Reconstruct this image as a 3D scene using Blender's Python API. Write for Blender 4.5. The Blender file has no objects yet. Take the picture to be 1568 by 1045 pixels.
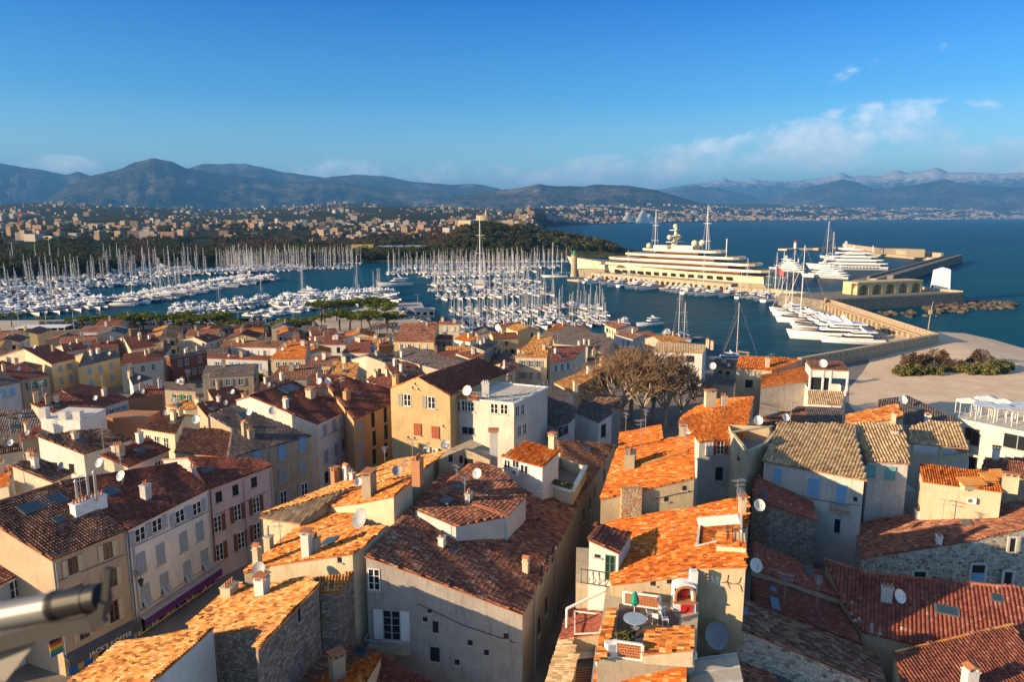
import bpy, bmesh, math, random
import numpy as np
from mathutils import Vector, Matrix, noise as mnoise
R = math.radians
rnd = random.Random(7)
SC = bpy.context.scene
COL = SC.collection

# ------------------------------------------------------------------ camera
F, CH, TILT = 1100.0, 48.0, math.atan(190.5 / 1100.0)
cam = bpy.data.cameras.new("camera")
cam.sensor_width, cam.lens = 36.0, 36.0 * F / 1568.0
cam.clip_start, cam.clip_end = 0.1, 150000.0
camo = bpy.data.objects.new("camera", cam)
COL.objects.link(camo)
camo.location = (0, 0, CH)
camo.rotation_euler = (math.pi / 2 - TILT, 0, 0)
SC.camera = camo

# ------------------------------------------------------------------ light
SUN_AZ, SUN_EL = R(22), R(14.5)
SUND = Vector((-math.cos(SUN_EL) * math.cos(SUN_AZ), -math.cos(SUN_EL) * math.sin(SUN_AZ), math.sin(SUN_EL)))
sl = bpy.data.lights.new("sun", 'SUN')
sl.energy, sl.angle, sl.color = 5.0, R(0.5), (1.0, 0.72, 0.42)
so = bpy.data.objects.new("sun", sl)
COL.objects.link(so)
so.rotation_euler = SUND.to_track_quat('Z', 'Y').to_euler()

W = bpy.data.worlds.new("World")
SC.world = W
W.use_nodes = True
SC.view_settings.view_transform = 'Standard'
SC.view_settings.look = 'None'
SC.view_settings.gamma = 1.0
SC.view_settings.use_curve_mapping = False
SC.view_settings.exposure = 1.0
SC.cycles.use_denoising = True
SC.cycles.max_bounces = 5
SC.cycles.diffuse_bounces = 3
SC.cycles.glossy_bounces = 2
SC.cycles.transmission_bounces = 2
SC.cycles.transparent_max_bounces = 4
SC.cycles.volume_bounces = 0
SC.cycles.sample_clamp_indirect = 4.0


class NT:
    """small helper round a node tree"""
    def __init__(s, tree):
        s.t = tree
        s.t.nodes.clear()

    def n(s, kind, inp=None, **kw):
        o = s.t.nodes.new(kind)
        for k, v in kw.items():
            setattr(o, k, v)
        for k, v in (inp or {}).items():
            if hasattr(v, 'is_output'):
                s.t.links.new(v, o.inputs[k])
            else:
                o.inputs[k].default_value = v
        return o

    def math(s, op, a, b=0.0, c=None, clamp=False):
        d = {0: a, 1: b}
        if c is not None:
            d[2] = c
        return s.n('ShaderNodeMath', d, operation=op, use_clamp=clamp).outputs[0]

    def mix(s, fac, a, b, mode='MIX'):
        o = s.n('ShaderNodeMix', data_type='RGBA', blend_type=mode)
        for k, v in ((0, fac), (6, a), (7, b)):
            if hasattr(v, 'is_output'):
                s.t.links.new(v, o.inputs[k])
            else:
                o.inputs[k].default_value = (v if k == 0 else (tuple(v) + (1,))[:4])
        return o.outputs[2]

    def ramp(s, fac, stops, interp='LINEAR'):
        o = s.n('ShaderNodeValToRGB', {0: fac})
        cr = o.color_ramp
        cr.interpolation = interp
        while len(cr.elements) < len(stops):
            cr.elements.new(0.5)
        for e, (p, c) in zip(cr.elements, stops):
            e.position = p
            e.color = (c, c, c, 1) if isinstance(c, (int, float)) else (tuple(c) + (1,))[:4]
        return o.outputs[0]

    def noise(s, vec, scale, detail=3.0, rough=0.55):
        return s.n('ShaderNodeTexNoise', {'Vector': vec, 'Scale': scale, 'Detail': detail, 'Roughness': rough}).outputs[0]

    def mapping(s, vec, scale=(1, 1, 1), rot=(0, 0, 0), loc=(0, 0, 0)):
        return s.n('ShaderNodeMapping', {'Vector': vec, 'Scale': scale, 'Rotation': rot, 'Location': loc}).outputs[0]


def build_world():
    t = NT(W.node_tree)
    sky = t.n('ShaderNodeTexSky', sky_type='NISHITA', sun_disc=False, sun_elevation=SUN_EL,
              sun_rotation=SKY_ROT, altitude=50, air_density=1.0, dust_density=0.6, ozone_density=2.5)
    co = t.n('ShaderNodeTexCoord').outputs['Generated']
    xyz = t.n('ShaderNodeSeparateXYZ', {0: co})
    el = xyz.outputs[2]
    tint = t.ramp(t.math('MULTIPLY', el, 2.0, clamp=True),
                  [(0.0, (1.12, 1.26, 1.28)), (0.14, (0.92, 1.20, 1.30)), (0.3, (0.30, 0.78, 1.16)), (0.56, (0.0, 0.40, 1.05)), (0.74, (0.75, 0.85, 1.05)), (1.0, (1.40, 1.18, 1.02))])
    base = t.mix(1.0, sky.outputs[0], tint, 'MULTIPLY')
    # clouds: one long bank low over the sea, thinner wisps beside it
    az = t.math('ARCTAN2', xyz.outputs[0], xyz.outputs[1])          # 0 = north, + = east
    e2 = t.math('MULTIPLY', el, 1.0)
    def blob(a0, e0, sa, se, tilt=0.0):
        da = t.math('SUBTRACT', az, a0)
        de = t.math('SUBTRACT', t.math('SUBTRACT', e2, e0), t.math('MULTIPLY', da, tilt))
        qa = t.math('POWER', t.math('ABSOLUTE', t.math('DIVIDE', da, sa)), 2.0)
        qe = t.math('POWER', t.math('ABSOLUTE', t.math('DIVIDE', de, se)), 2.0)
        return t.math('SUBTRACT', 1.0, t.math('ADD', qa, qe), clamp=True)
    vec = t.n('ShaderNodeCombineXYZ', {0: t.math('MULTIPLY', az, 1.0), 1: t.math('MULTIPLY', el, 2.1), 2: 0.0}).outputs[0]
    n1 = t.noise(vec, 9.0, 9.0, 0.62)
    n2 = t.noise(t.mapping(vec, loc=(3.1, 1.7, 0)), 26.0, 6.0, 0.6)
    m = blob(0.43, 0.092, 0.18, 0.043, 0.10)
    m = t.math('MAXIMUM', m, t.math('MULTIPLY', blob(0.22, 0.066, 0.30, 0.034, 0.12), 0.95))
    m = t.math('MAXIMUM', m, t.math('MULTIPLY', blob(-0.14, 0.056, 0.22, 0.026, 0.0), 0.7))
    m = t.math('MAXIMUM', m, t.math('MULTIPLY', blob(0.62, 0.07, 0.14, 0.03, 0.0), 0.6))
    m = t.math('MAXIMUM', m, t.math('MULTIPLY', blob(-0.55, 0.056, 0.05, 0.016, 0.0), 0.9))
    m = t.math('MAXIMUM', m, t.math('MULTIPLY', blob(0.458, 0.186, 0.026, 0.014, 0.35), 0.45))
    m = t.math('MAXIMUM', m, t.math('MULTIPLY', blob(0.415, 0.168, 0.022, 0.010, 0.3), 0.34))
    m = t.math('MAXIMUM', m, t.math('MULTIPLY', blob(0.505, 0.182, 0.02, 0.012, 0.5), 0.34))
    vecw = t.n('ShaderNodeCombineXYZ', {0: az, 1: t.math('MULTIPLY', el, 1.5), 2: 0.7}).outputs[0]
    n1 = t.noise(vecw, 11.0, 10.0, 0.62)
    n2 = t.noise(t.mapping(vecw, loc=(3.1, 1.7, 0)), 42.0, 8.0, 0.66)
    nn = t.math('ADD', t.math('MULTIPLY', n1, 0.7), t.math('MULTIPLY', n2, 0.3))
    dens = t.math('SUBTRACT', t.math('ADD', t.math('MULTIPLY', m, 0.34), t.math('MULTIPLY', nn, 1.6)), 0.90)
    cov = t.math('MULTIPLY', t.ramp(dens, [(0.0, 0.0), (0.12, 0.5), (0.28, 1.0)]), t.ramp(m, [(0.0, 0.0), (0.25, 1.0)]))
    # light comes from the west: the cloud is brighter where density falls off towards the sun
    n3 = t.noise(t.mapping(vecw, loc=(0.012, -0.02, 0)), 11.0, 10.0, 0.62)
    sh = t.math('ADD', t.math('MULTIPLY', t.math('SUBTRACT', n1, n3), 3.2), 0.55, clamp=True)
    ccol = t.ramp(sh, [(0.0, (4.6, 5.2, 6.2)), (0.5, (6.4, 6.7, 7.2)), (1.0, (8.4, 8.1, 7.8))])
    col = t.mix(t.math('MULTIPLY', cov, 0.74), base, ccol)
    bg = t.n('ShaderNodeBackground', {'Color': col, 'Strength': 0.095})
    t.t.links.new(bg.outputs[0], t.n('ShaderNodeOutputWorld').inputs[0])


SKY_ROT = math.atan2(SUND.x, SUND.y)
build_world()


# ------------------------------------------------------------------ picture <-> place
CT, ST = math.cos(TILT), math.sin(TILT)

def ray(u, v):
    xc, yc = (u - 784.0) / F, (522.5 - v) / F
    return Vector((xc, CT + yc * ST, -ST + yc * CT))

EYE = Vector((0, 0, CH))

def P(u, v, z=0.0):
    d = ray(u, v)
    return EYE + d * ((z - CH) / d.z)

def Q(u, v, y):
    d = ray(u, v)
    return EYE + d * (y / d.y)

def proj(p):
    d = Vector(p) - EYE
    zc = d.y * CT - d.z * ST
    return 784 + F * d.x / zc, 522.5 - F * (d.y * ST + d.z * CT) / zc


# ------------------------------------------------------------------ objects
def tag(o, label, cat, group=None, kind=None):
    if label: o['label'] = label
    if cat: o['category'] = cat
    if group: o['group'] = group
    if kind: o['kind'] = kind
    return o

def empty(name, loc, label, cat, group=None, rz=0.0):
    o = bpy.data.objects.new(name, None)
    o.empty_display_size = 0.3
    COL.objects.link(o)
    o.location = loc
    o.rotation_euler = (0, 0, rz)
    return tag(o, label, cat, group)

KIDS = {}
def link(name, me, parent=None, loc=(0, 0, 0), rz=0.0):
    o = bpy.data.objects.new(name, me)
    COL.objects.link(o)
    o.location = loc
    if rz: o.rotation_euler = (0, 0, rz)
    if parent:
        o.parent = parent
        KIDS.setdefault(parent.name, []).append(o)
    return o

def copy_thing(root, loc, rz=0.0, scale=None):
    r = root.copy(); COL.objects.link(r)
    r.location = loc; r.rotation_euler = (0, 0, rz)
    if scale is not None: r.scale = scale if hasattr(scale, '__len__') else (scale,) * 3
    for ch in KIDS.get(root.name, ()):
        c = ch.copy(); COL.objects.link(c); c.parent = r
        for g in KIDS.get(ch.name, ()):
            d = g.copy(); COL.objects.link(d); d.parent = c
    return r

def structure(o):
    o['kind'] = 'structure'
    return o


class MB:
    """collects faces; one mesh object in the end"""
    def __init__(s, off=(0, 0, 0)):
        s.v, s.f, s.m, s.uv, s.off = [], [], [], [], Vector(off)

    def face(s, pts, mi=0, uv=None):
        i = len(s.v)
        s.v += [tuple(Vector(p) - s.off) for p in pts]
        s.f.append(tuple(range(i, i + len(pts))))
        s.m.append(mi)
        s.uv.append(uv or [(0, 0)] * len(pts))

    def hexa(s, b, t, mi=0):
        """b, t: four bottom and four top points, counter-clockwise from above"""
        s.face([b[3], b[2], b[1], b[0]], mi)
        s.face(t, mi)
        for i in range(4):
            j = (i + 1) % 4
            s.face([b[i], b[j], t[j], t[i]], mi)

    def box(s, c, sx, sy, sz, rz=0.0, mi=0, taper=1.0):
        """c: centre of the base"""
        c = Vector(c); ca, sa = math.cos(rz), math.sin(rz)
        def q(x, y, z, k=1.0): return c + Vector(((x * ca - y * sa) * k, (x * sa + y * ca) * k, z))
        hx, hy = sx / 2, sy / 2
        cs = ((-hx, -hy), (hx, -hy), (hx, hy), (-hx, hy))
        s.hexa([q(x, y, 0) for x, y in cs], [q(x, y, sz, taper) for x, y in cs], mi)

    def bar(s, a, b, w, h=None, mi=0):
        """box section bar from a to b"""
        a, b = Vector(a), Vector(b); h = h or w
        d = (b - a)
        if d.length < 1e-6: return
        d.normalize()
        up = Vector((0, 0, 1)) if abs(d.z) < 0.95 else Vector((0, 1, 0))
        x = d.cross(up).normalized() * (w / 2); y = x.cross(d).normalized() * (h / 2)
        A = [a - x - y, a + x - y, a + x + y, a - x + y]
        B = [p + (b - a) for p in A]
        s.face(A[::-1], mi); s.face(B, mi)
        for i in range(4):
            j = (i + 1) % 4
            s.face([A[i], A[j], B[j], B[i]], mi)

    def tube(s, pts, rad, n=8, mi=0, cap=True):
        pts = [Vector(p) for p in pts]
        rs = rad if hasattr(rad, '__len__') else [rad] * len(pts)
        rings = []
        for i, p in enumerate(pts):
            d = (pts[min(i + 1, len(pts) - 1)] - pts[max(i - 1, 0)]).normalized()
            up = Vector((0, 0, 1)) if abs(d.z) < 0.9 else Vector((1, 0, 0))
            x = d.cross(up).normalized(); y = x.cross(d).normalized()
            rings.append([p + (x * math.cos(2 * math.pi * k / n) + y * math.sin(2 * math.pi * k / n)) * rs[i] for k in range(n)])
        for a, b in zip(rings, rings[1:]):
            for k in range(n):
                j = (k + 1) % n
                s.face([a[k], b[k], b[j], a[j]], mi)
        if cap:
            s.face(rings[0], mi); s.face(rings[-1][::-1], mi)

    def loft(s, rings, mi=0, closed=True, cap=False):
        for a, b in zip(rings, rings[1:]):
            n = len(a)
            for k in range(n if closed else n - 1):
                j = (k + 1) % n
                s.face([a[k], a[j], b[j], b[k]], mi)
        if cap:
            s.face(list(rings[0])[::-1], mi); s.face(list(rings[-1]), mi)

    def mesh(s, name, mats, smooth=False):
        me = bpy.data.meshes.new(name)
        me.from_pydata(s.v, [], s.f)
        for m in (mats if isinstance(mats, (list, tuple)) else [mats]):
            me.materials.append(m)
        me.polygons.foreach_set('material_index', s.m)
        if any(any(q != (0, 0) for q in u) for u in s.uv):
            l = me.uv_layers.new(name='UVMap')
            l.data.foreach_set('uv', [c for u in s.uv for q in u for c in q])
        if smooth:
            me.polygons.foreach_set('use_smooth', [True] * len(s.f))
        me.update()
        return me

    def build(s, name, mats, parent=None, loc=(0, 0, 0), smooth=False, rz=0.0):
        return link(name, s.mesh(name, mats, smooth), parent, loc, rz)


# ------------------------------------------------------------------ materials
MATS = {}
def new_mat(name):
    m = bpy.data.materials.new(name)
    m.use_nodes = True
    t = NT(m.node_tree)
    out = t.n('ShaderNodeOutputMaterial')
    return m, t, out

def finish(t, out, color, rough=0.85, bump=None, dist=0.02, spec=0.25, metal=0.0, strength=1.0):
    b = t.n('ShaderNodeBsdfPrincipled', {'Base Color': color if hasattr(color, 'is_output') else (tuple(color) + (1,))[:4],
                                         'Roughness': rough, 'Metallic': metal, 'Specular IOR Level': spec})
    if bump is not None:
        bn = t.n('ShaderNodeBump', {'Height': bump, 'Distance': dist, 'Strength': strength})
        t.t.links.new(bn.outputs[0], b.inputs['Normal'])
    t.t.links.new(b.outputs[0], out.inputs[0])
    return b

def pos(t):
    return t.n('ShaderNodeNewGeometry').outputs['Position']

def obco(t):
    return t.n('ShaderNodeTexCoord').outputs['Object']

def plain(name, color, rough=0.6, spec=0.3, metal=0.0, vary=0.12):
    if name in MATS: return MATS[name]
    m, t, out = new_mat(name)
    n = t.noise(obco(t), 1.7, 4.0)
    c = t.mix(t.ramp(n, [(0.3, 0.0), (0.7, 1.0)]), [x * (1 - vary) for x in color], [min(1, x * (1 + vary)) for x in color])
    finish(t, out, c, rough, None, spec=spec, metal=metal)
    MATS[name] = m
    return m

def plaster(color, dirt=0.35, name=None):
    key = name or 'plaster_%.2f_%.2f_%.2f' % tuple(color)
    if key in MATS: return MATS[key]
    m, t, out = new_mat(key)
    p = pos(t)
    n1 = t.noise(p, 0.35, 5.0, 0.6)
    n2 = t.noise(t.mapping(p, scale=(2.2, 2.2, 0.35)), 1.2, 5.0, 0.65)   # rain streaks
    n3 = t.noise(p, 5.0, 4.0, 0.6)
    c = t.mix(t.ramp(n1, [(0.35, 0.0), (0.7, 1.0)]), color, [x * 0.80 for x in color])
    c = t.mix(t.math('MULTIPLY', t.ramp(n2, [(0.50, 0.0), (0.74, 1.0)]), dirt), c, [color[0] * 0.42, color[1] * 0.38, color[2] * 0.34])
    c = t.mix(t.math('MULTIPLY', t.ramp(n3, [(0.58, 0.0), (0.78, 1.0)]), dirt * 0.7), c, [min(1, x * 1.18 + 0.02) for x in color])
    n4 = t.noise(t.mapping(p, loc=(7, 3, 1)), 0.75, 6.0, 0.7)
    c = t.mix(t.math('MULTIPLY', t.ramp(n4, [(0.54, 0.0), (0.57, 1.0)]), dirt * 0.45), c, [color[0] * 0.66, color[1] * 0.62, color[2] * 0.56])
    n5 = t.noise(t.mapping(p, loc=(1, 9, 4)), 1.3, 3.0, 0.5)
    c = t.mix(t.math('MULTIPLY', t.ramp(n5, [(0.66, 0.0), (0.675, 1.0)]), dirt * 0.6), c, [min(1, x * 1.22 + 0.03) for x in color])
    finish(t, out, c, 0.92, t.noise(p, 9.0, 5.0, 0.65), 0.035, 0.12)
    MATS[key] = m
    return m

def rubble(name, cols, scale=3.2, mortar=(0.30, 0.27, 0.23)):
    if name in MATS: return MATS[name]
    m, t, out = new_mat(name)
    p = t.mapping(pos(t), scale=(1, 1, 1.35))
    w = t.noise(p, 2.0, 2.0)
    vec = t.n('ShaderNodeVectorMath', {0: p, 1: t.n('ShaderNodeCombineXYZ', {0: t.math('MULTIPLY', w, 0.25), 1: w, 2: t.math('MULTIPLY', w, 0.2)}).outputs[0]}, operation='ADD').outputs[0]
    vo = t.n('ShaderNodeTexVoronoi', {'Vector': vec, 'Scale': scale})
    ed = t.n('ShaderNodeTexVoronoi', {'Vector': vec, 'Scale': scale}, feature='DISTANCE_TO_EDGE')
    h = t.n('ShaderNodeSeparateColor', {0: vo.outputs['Color']})
    st = t.ramp(h.outputs[0], [(i / max(1, len(cols) - 1), c) for i, c in enumerate(cols)])
    e = t.ramp(ed.outputs[0], [(0.02, 0.0), (0.10, 1.0)])
    c = t.mix(e, mortar, st)
    hb = t.math('ADD', t.math('MULTIPLY', e, 0.8), t.math('MULTIPLY', t.noise(p, 9.0, 3.0), 0.3))
    finish(t, out, c, 0.95, hb, 0.09, 0.1)
    MATS[name] = m
    return m

TILE_COLS = {
    # low .. high of the per-tile draw
    'orange': [(0.0, (0.07, 0.03, 0.018)), (0.12, (0.24, 0.075, 0.025)), (0.30, (0.46, 0.15, 0.035)), (0.6, (0.60, 0.21, 0.045)), (0.82, (0.66, 0.31, 0.09)), (0.95, (0.68, 0.46, 0.22)), (1.0, (0.34, 0.26, 0.18))],
    'fire':   [(0.0, (0.10, 0.035, 0.015)), (0.12, (0.34, 0.08, 0.02)), (0.35, (0.54, 0.13, 0.022)), (0.7, (0.64, 0.19, 0.03)), (0.9, (0.66, 0.30, 0.08)), (1.0, (0.64, 0.44, 0.22))],
    'sand':   [(0.0, (0.08, 0.04, 0.02)), (0.12, (0.26, 0.10, 0.035)), (0.35, (0.50, 0.21, 0.055)), (0.65, (0.62, 0.29, 0.085)), (0.85, (0.66, 0.40, 0.16)), (1.0, (0.50, 0.38, 0.24))],
    'mixed':  [(0.0, (0.07, 0.05, 0.045)), (0.2, (0.17, 0.08, 0.06)), (0.5, (0.31, 0.11, 0.065)), (0.78, (0.38, 0.16, 0.09)), (0.93, (0.40, 0.25, 0.16)), (1.0, (0.44, 0.36, 0.29))],
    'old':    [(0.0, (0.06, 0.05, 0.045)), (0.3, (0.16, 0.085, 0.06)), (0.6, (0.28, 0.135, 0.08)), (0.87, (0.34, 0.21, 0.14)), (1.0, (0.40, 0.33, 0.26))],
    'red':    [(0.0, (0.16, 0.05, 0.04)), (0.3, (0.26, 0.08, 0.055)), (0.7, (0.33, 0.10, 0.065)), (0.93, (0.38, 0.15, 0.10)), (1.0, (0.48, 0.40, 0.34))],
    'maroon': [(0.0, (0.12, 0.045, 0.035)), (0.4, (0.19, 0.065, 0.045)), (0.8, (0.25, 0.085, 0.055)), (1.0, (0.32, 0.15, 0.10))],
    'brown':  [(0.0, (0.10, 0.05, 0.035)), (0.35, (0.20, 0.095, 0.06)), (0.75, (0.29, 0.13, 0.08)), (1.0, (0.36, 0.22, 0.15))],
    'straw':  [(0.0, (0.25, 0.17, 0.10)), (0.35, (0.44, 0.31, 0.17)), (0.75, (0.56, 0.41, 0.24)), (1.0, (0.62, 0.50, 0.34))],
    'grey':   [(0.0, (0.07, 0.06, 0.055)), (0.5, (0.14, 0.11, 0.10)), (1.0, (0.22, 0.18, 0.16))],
}

def tile_mat(kind, bump=True):
    key = 'tiles_' + kind + ('_far' if bump else '')
    if key in MATS: return MATS[key]
    m, t, out = new_mat(key)
    uv = t.n('ShaderNodeUVMap').outputs[0]
    s = t.n('ShaderNodeSeparateXYZ', {0: uv})
    cu, cv = s.outputs[0], s.outputs[1]
    fu = t.math('FLOOR', cu)
    jit = t.n('ShaderNodeTexWhiteNoise', {'W': fu}, noise_dimensions='1D').outputs[0]
    fv = t.math('FLOOR', t.math('ADD', cv, t.math('MULTIPLY', jit, 0.35)))
    wn = t.n('ShaderNodeTexWhiteNoise', {'Vector': t.n('ShaderNodeCombineXYZ', {0: fu, 1: fv}).outputs[0]}, noise_dimensions='2D').outputs[0]
    p = pos(t)
    big = t.noise(p, 0.22, 4.0, 0.6)
    mid = t.noise(p, 1.1, 4.0, 0.65)
    f = t.math('ADD', t.math('MULTIPLY', t.math('SUBTRACT', wn, 0.5), 0.85), t.math('ADD', t.math('MULTIPLY', t.math('SUBTRACT', big, 0.5), 0.7), 0.5), clamp=True)
    f = t.math('ADD', f, t.math('MULTIPLY', t.math('SUBTRACT', mid, 0.5), 0.45), clamp=True)
    c = t.ramp(f, TILE_COLS[kind])
    # lichen and soot blotches
    c = t.mix(t.math('MULTIPLY', t.ramp(t.noise(p, 0.6, 6.0, 0.7), [(0.56, 0.0), (0.72, 1.0)]), 0.5), c, (0.13, 0.10, 0.08))
    c = t.mix(t.math('MULTIPLY', t.ramp(t.noise(p, 3.4, 3.0, 0.6), [(0.62, 0.0), (0.74, 1.0)]), 0.25), c, (0.42, 0.36, 0.28))
    if bump:
        w = t.math('ABSOLUTE', t.math('SINE', t.math('MULTIPLY', cu, math.pi)))
        saw = t.math('FRACT', t.math('ADD', cv, t.math('MULTIPLY', jit, 0.35)))
        h = t.math('SUBTRACT', t.math('MULTIPLY', w, 1.0), t.math('MULTIPLY', saw, 0.35))
        finish(t, out, c, 0.9, h, 0.10, 0.12)
    else:
        finish(t, out, c, 0.88, t.noise(p, 14.0, 3.0), 0.012, 0.15)
    MATS[key] = m
    return m

def glass(name='window_glass', c=(0.02, 0.025, 0.03)):
    if name in MATS: return MATS[name]
    m, t, out = new_mat(name)
    finish(t, out, c, 0.12, None, spec=0.5)
    MATS[name] = m
    return m

WHITE = plain('white_paint', (0.78, 0.76, 0.72), 0.5)
DARK = plain('dark_metal', (0.05, 0.05, 0.055), 0.5)
STEEL = plain('galvanised_steel', (0.42, 0.43, 0.44), 0.4, 0.5, 0.6)
TERRA = plain('terracotta', (0.46, 0.18, 0.08), 0.85)
WOODB = plain('brown_wood', (0.20, 0.085, 0.045), 0.7)
GREY = plain('grey_paint', (0.36, 0.38, 0.40), 0.6)
GLASS = glass()

# ================================================================== SETTING
def interp(x, tab):
    return float(np.interp(x, [a for a, _ in tab], [b for _, b in tab]))

def dist_at(v, z=0.0):
    return (CH - z) / math.tan(TILT + math.atan((v - 522.5) / F))

def fbm(x, y, z=0.0, o=5):
    return mnoise.fractal((x, y, z), 0.9, 2.1, o)

def land_mat():
    m, t, out = new_mat('wooded_land')
    p = pos(t)
    n1 = t.noise(p, 0.004, 6.0, 0.65)
    n2 = t.noise(p, 0.02, 5.0, 0.7)
    n3 = t.noise(p, 0.0016, 4.0, 0.6)
    c = t.ramp(n2, [(0.32, (0.02, 0.03, 0.014)), (0.48, (0.045, 0.052, 0.022)), (0.60, (0.10, 0.085, 0.045)), (0.70, (0.19, 0.145, 0.09))])
    c = t.mix(t.ramp(n1, [(0.45, 0.0), (0.62, 0.65)]), c, (0.03, 0.035, 0.017))
    c = t.mix(t.math('MULTIPLY', t.ramp(n3, [(0.5, 0.0), (0.66, 1.0)]), 0.4), c, (0.10, 0.07, 0.045))
    finish(t, out, c, 1.0, n2, 8.0, 0.0)
    return m

def mountain_mat(name, snow=None):
    m, t, out = new_mat(name)
    p = pos(t)
    n1 = t.noise(p, 0.0011, 7.0, 0.68)
    n2 = t.noise(t.mapping(p, scale=(1, 1, 2.5)), 0.005, 6.0, 0.7)
    c = t.ramp(n1, [(0.34, (0.03, 0.042, 0.02)), (0.50, (0.085, 0.08, 0.045)), (0.60, (0.20, 0.175, 0.135)), (0.72, (0.46, 0.41, 0.34))])
    c = t.mix(t.ramp(n2, [(0.54, 0.0), (0.68, 0.8)]), c, (0.29, 0.25, 0.19))
    if snow:
        z = t.n('ShaderNodeSeparateXYZ', {0: p}).outputs[2]
        zz = t.math('ADD', z, t.math('MULTIPLY', t.math('SUBTRACT', n2, 0.5), 900.0))
        c = t.mix(t.ramp(t.math('DIVIDE', zz, 2600.0), [(snow / 2600.0, 0.0), (snow / 2600.0 + 0.10, 1.0)]), c, (0.85, 0.86, 0.9))
    finish(t, out, c, 1.0, t.math('ADD', t.noise(p, 0.003, 8.0, 0.7), n2), 300.0, 0.0)
    return m

def grid_mesh(name, rows, mat, smooth=True):
    nv = len(rows[0])
    verts = [tuple(p) for r in rows for p in r]
    faces = [(i * nv + k, i * nv + k + 1, (i + 1) * nv + k + 1, (i + 1) * nv + k)
             for i in range(len(rows) - 1) for k in range(nv - 1)]
    me = bpy.data.meshes.new(name)
    me.from_pydata(verts, [], faces)
    me.materials.append(mat)
    me.polygons.foreach_set('use_smooth', [smooth] * len(faces))
    return me

def az_dir(u):
    a = math.atan((u - 784) / F * 1.0)
    # bearing of a picture column at the horizon
    xc = (u - 784) / F
    d = Vector((xc, CT + (190.5 / F) * ST, 0)); d.normalize()
    return d

# ---- sea
def build_sea():
    m, t, out = new_mat('sea_water')
    p = pos(t)
    d = t.n('ShaderNodeVectorMath', {0: p}, operation='LENGTH').outputs[1]
    far = t.ramp(t.math('DIVIDE', d, 3000.0), [(0.12, 0.0), (0.5, 1.0)])
    big = t.noise(t.mapping(p, scale=(0.35, 1.0, 1.0), rot=(0, 0, 0.35)), 0.012, 5.0, 0.6)
    near = (0.003, 0.058, 0.092); deep = (0.001, 0.050, 0.118)
    c = t.mix(far, near, deep)
    c = t.mix(t.math('MULTIPLY', t.ramp(big, [(0.42, 0.0), (0.62, 1.0)]), 0.5), c, (0.008, 0.095, 0.150))
    wave1 = t.noise(t.mapping(p, scale=(0.5, 1.0, 1.0), rot=(0, 0, 0.4)), 0.5, 5.0, 0.65)
    wave2 = t.noise(t.mapping(p, scale=(0.45, 1.0, 1.0), rot=(0, 0, 0.5)), 0.07, 5.0, 0.6)
    caps = t.ramp(t.noise(t.mapping(p, scale=(0.4, 1.0, 1.0)), 0.055, 8.0, 0.8), [(0.70, 0.0), (0.74, 1.0)])
    open_sea = t.ramp(t.math('DIVIDE', d, 3000.0), [(0.30, 0.0), (0.45, 1.0)])
    c = t.mix(t.math('MULTIPLY', t.math('MULTIPLY', caps, open_sea), 0.55), c, (0.6, 0.64, 0.66))
    hb = t.math('ADD', t.math('MULTIPLY', wave1, 0.5), t.math('MULTIPLY', wave2, 2.4))
    b = finish(t, out, c, 0.3, hb, 0.8, 0.06)
    b.inputs['IOR'].default_value = 1.09
    k = 42000.0
    mb = MB()
    mb.face([(-k, -400, 0), (k, -400, 0), (k, k, 0), (-k, k, 0)])
    structure(mb.build('sea', m))

build_sea()

# ---- far land, hills and mountains
SHORE = [(-900, 440), (-300, 425), (0, 417), (120, 413), (200, 405), (350, 401), (450, 404), (600, 402), (800, 402), (815, 375), (830, 348.5),
         (860, 345.8), (905, 344), (985, 341.6), (1080, 339.7), (1200, 338.1), (1400, 336.3), (1568, 335.3), (2400, 334.2)]

def land_z(u, d):
    s = d - dist_at(interp(u, SHORE))
    w = max(0.0, min(1.0, (u - 780) / 120.0))
    zl = interp(d, [(500, 2.0), (900, 3.0), (1150, 7), (1500, 13), (2500, 33), (4000, 68), (5500, 112), (6500, 120), (9000, 110), (14000, 170)])
    bump = interp(u, [(-300, 1.0), (0, 1.0), (120, 1.05), (250, 0.85), (330, 0.75), (430, 1.0), (530, 1.25), (640, 1.15), (780, 0.85), (2000, 1)])
    if d > 2000: zl *= 1 + (bump - 1) * min(1, (d - 2000) / 2000.0)
    zr = 2.0 + 70 * (1 - math.exp(-max(s, 0) / 900.0)) + max(0.0, s) * 0.026
    z = zl * (1 - w) + zr * w
    x = az_dir(u) * d
    k = min(1.0, max(0.0, s) / 900.0)
    z += k * d * 0.006 * fbm(x.x / 1500.0, x.y / 1500.0, 3.0) + k * 6 * fbm(x.x / 260.0, x.y / 260.0, 9.0)
    return max(z, 1.2 if s < 100 else 2.0)

def build_land():
    us = list(np.arange(-900, 2401, 22.0))
    rows = []
    ts = [0, 0.0005] + [(i / 60.0) ** 1.8 for i in range(1, 61)]
    for tt in ts:
        r = []
        for u in us:
            d0 = dist_at(interp(u, SHORE))
            d1 = max(15000.0, d0 + 5500)
            d = d0 + (d1 - d0) * tt
            p = az_dir(u) * d
            r.append((p.x, p.y, -1.0 if tt == 0 else land_z(u, d)))
        rows.append(r)
    structure(link('land', grid_mesh('land', rows, land_mat())))

build_land()

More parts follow.
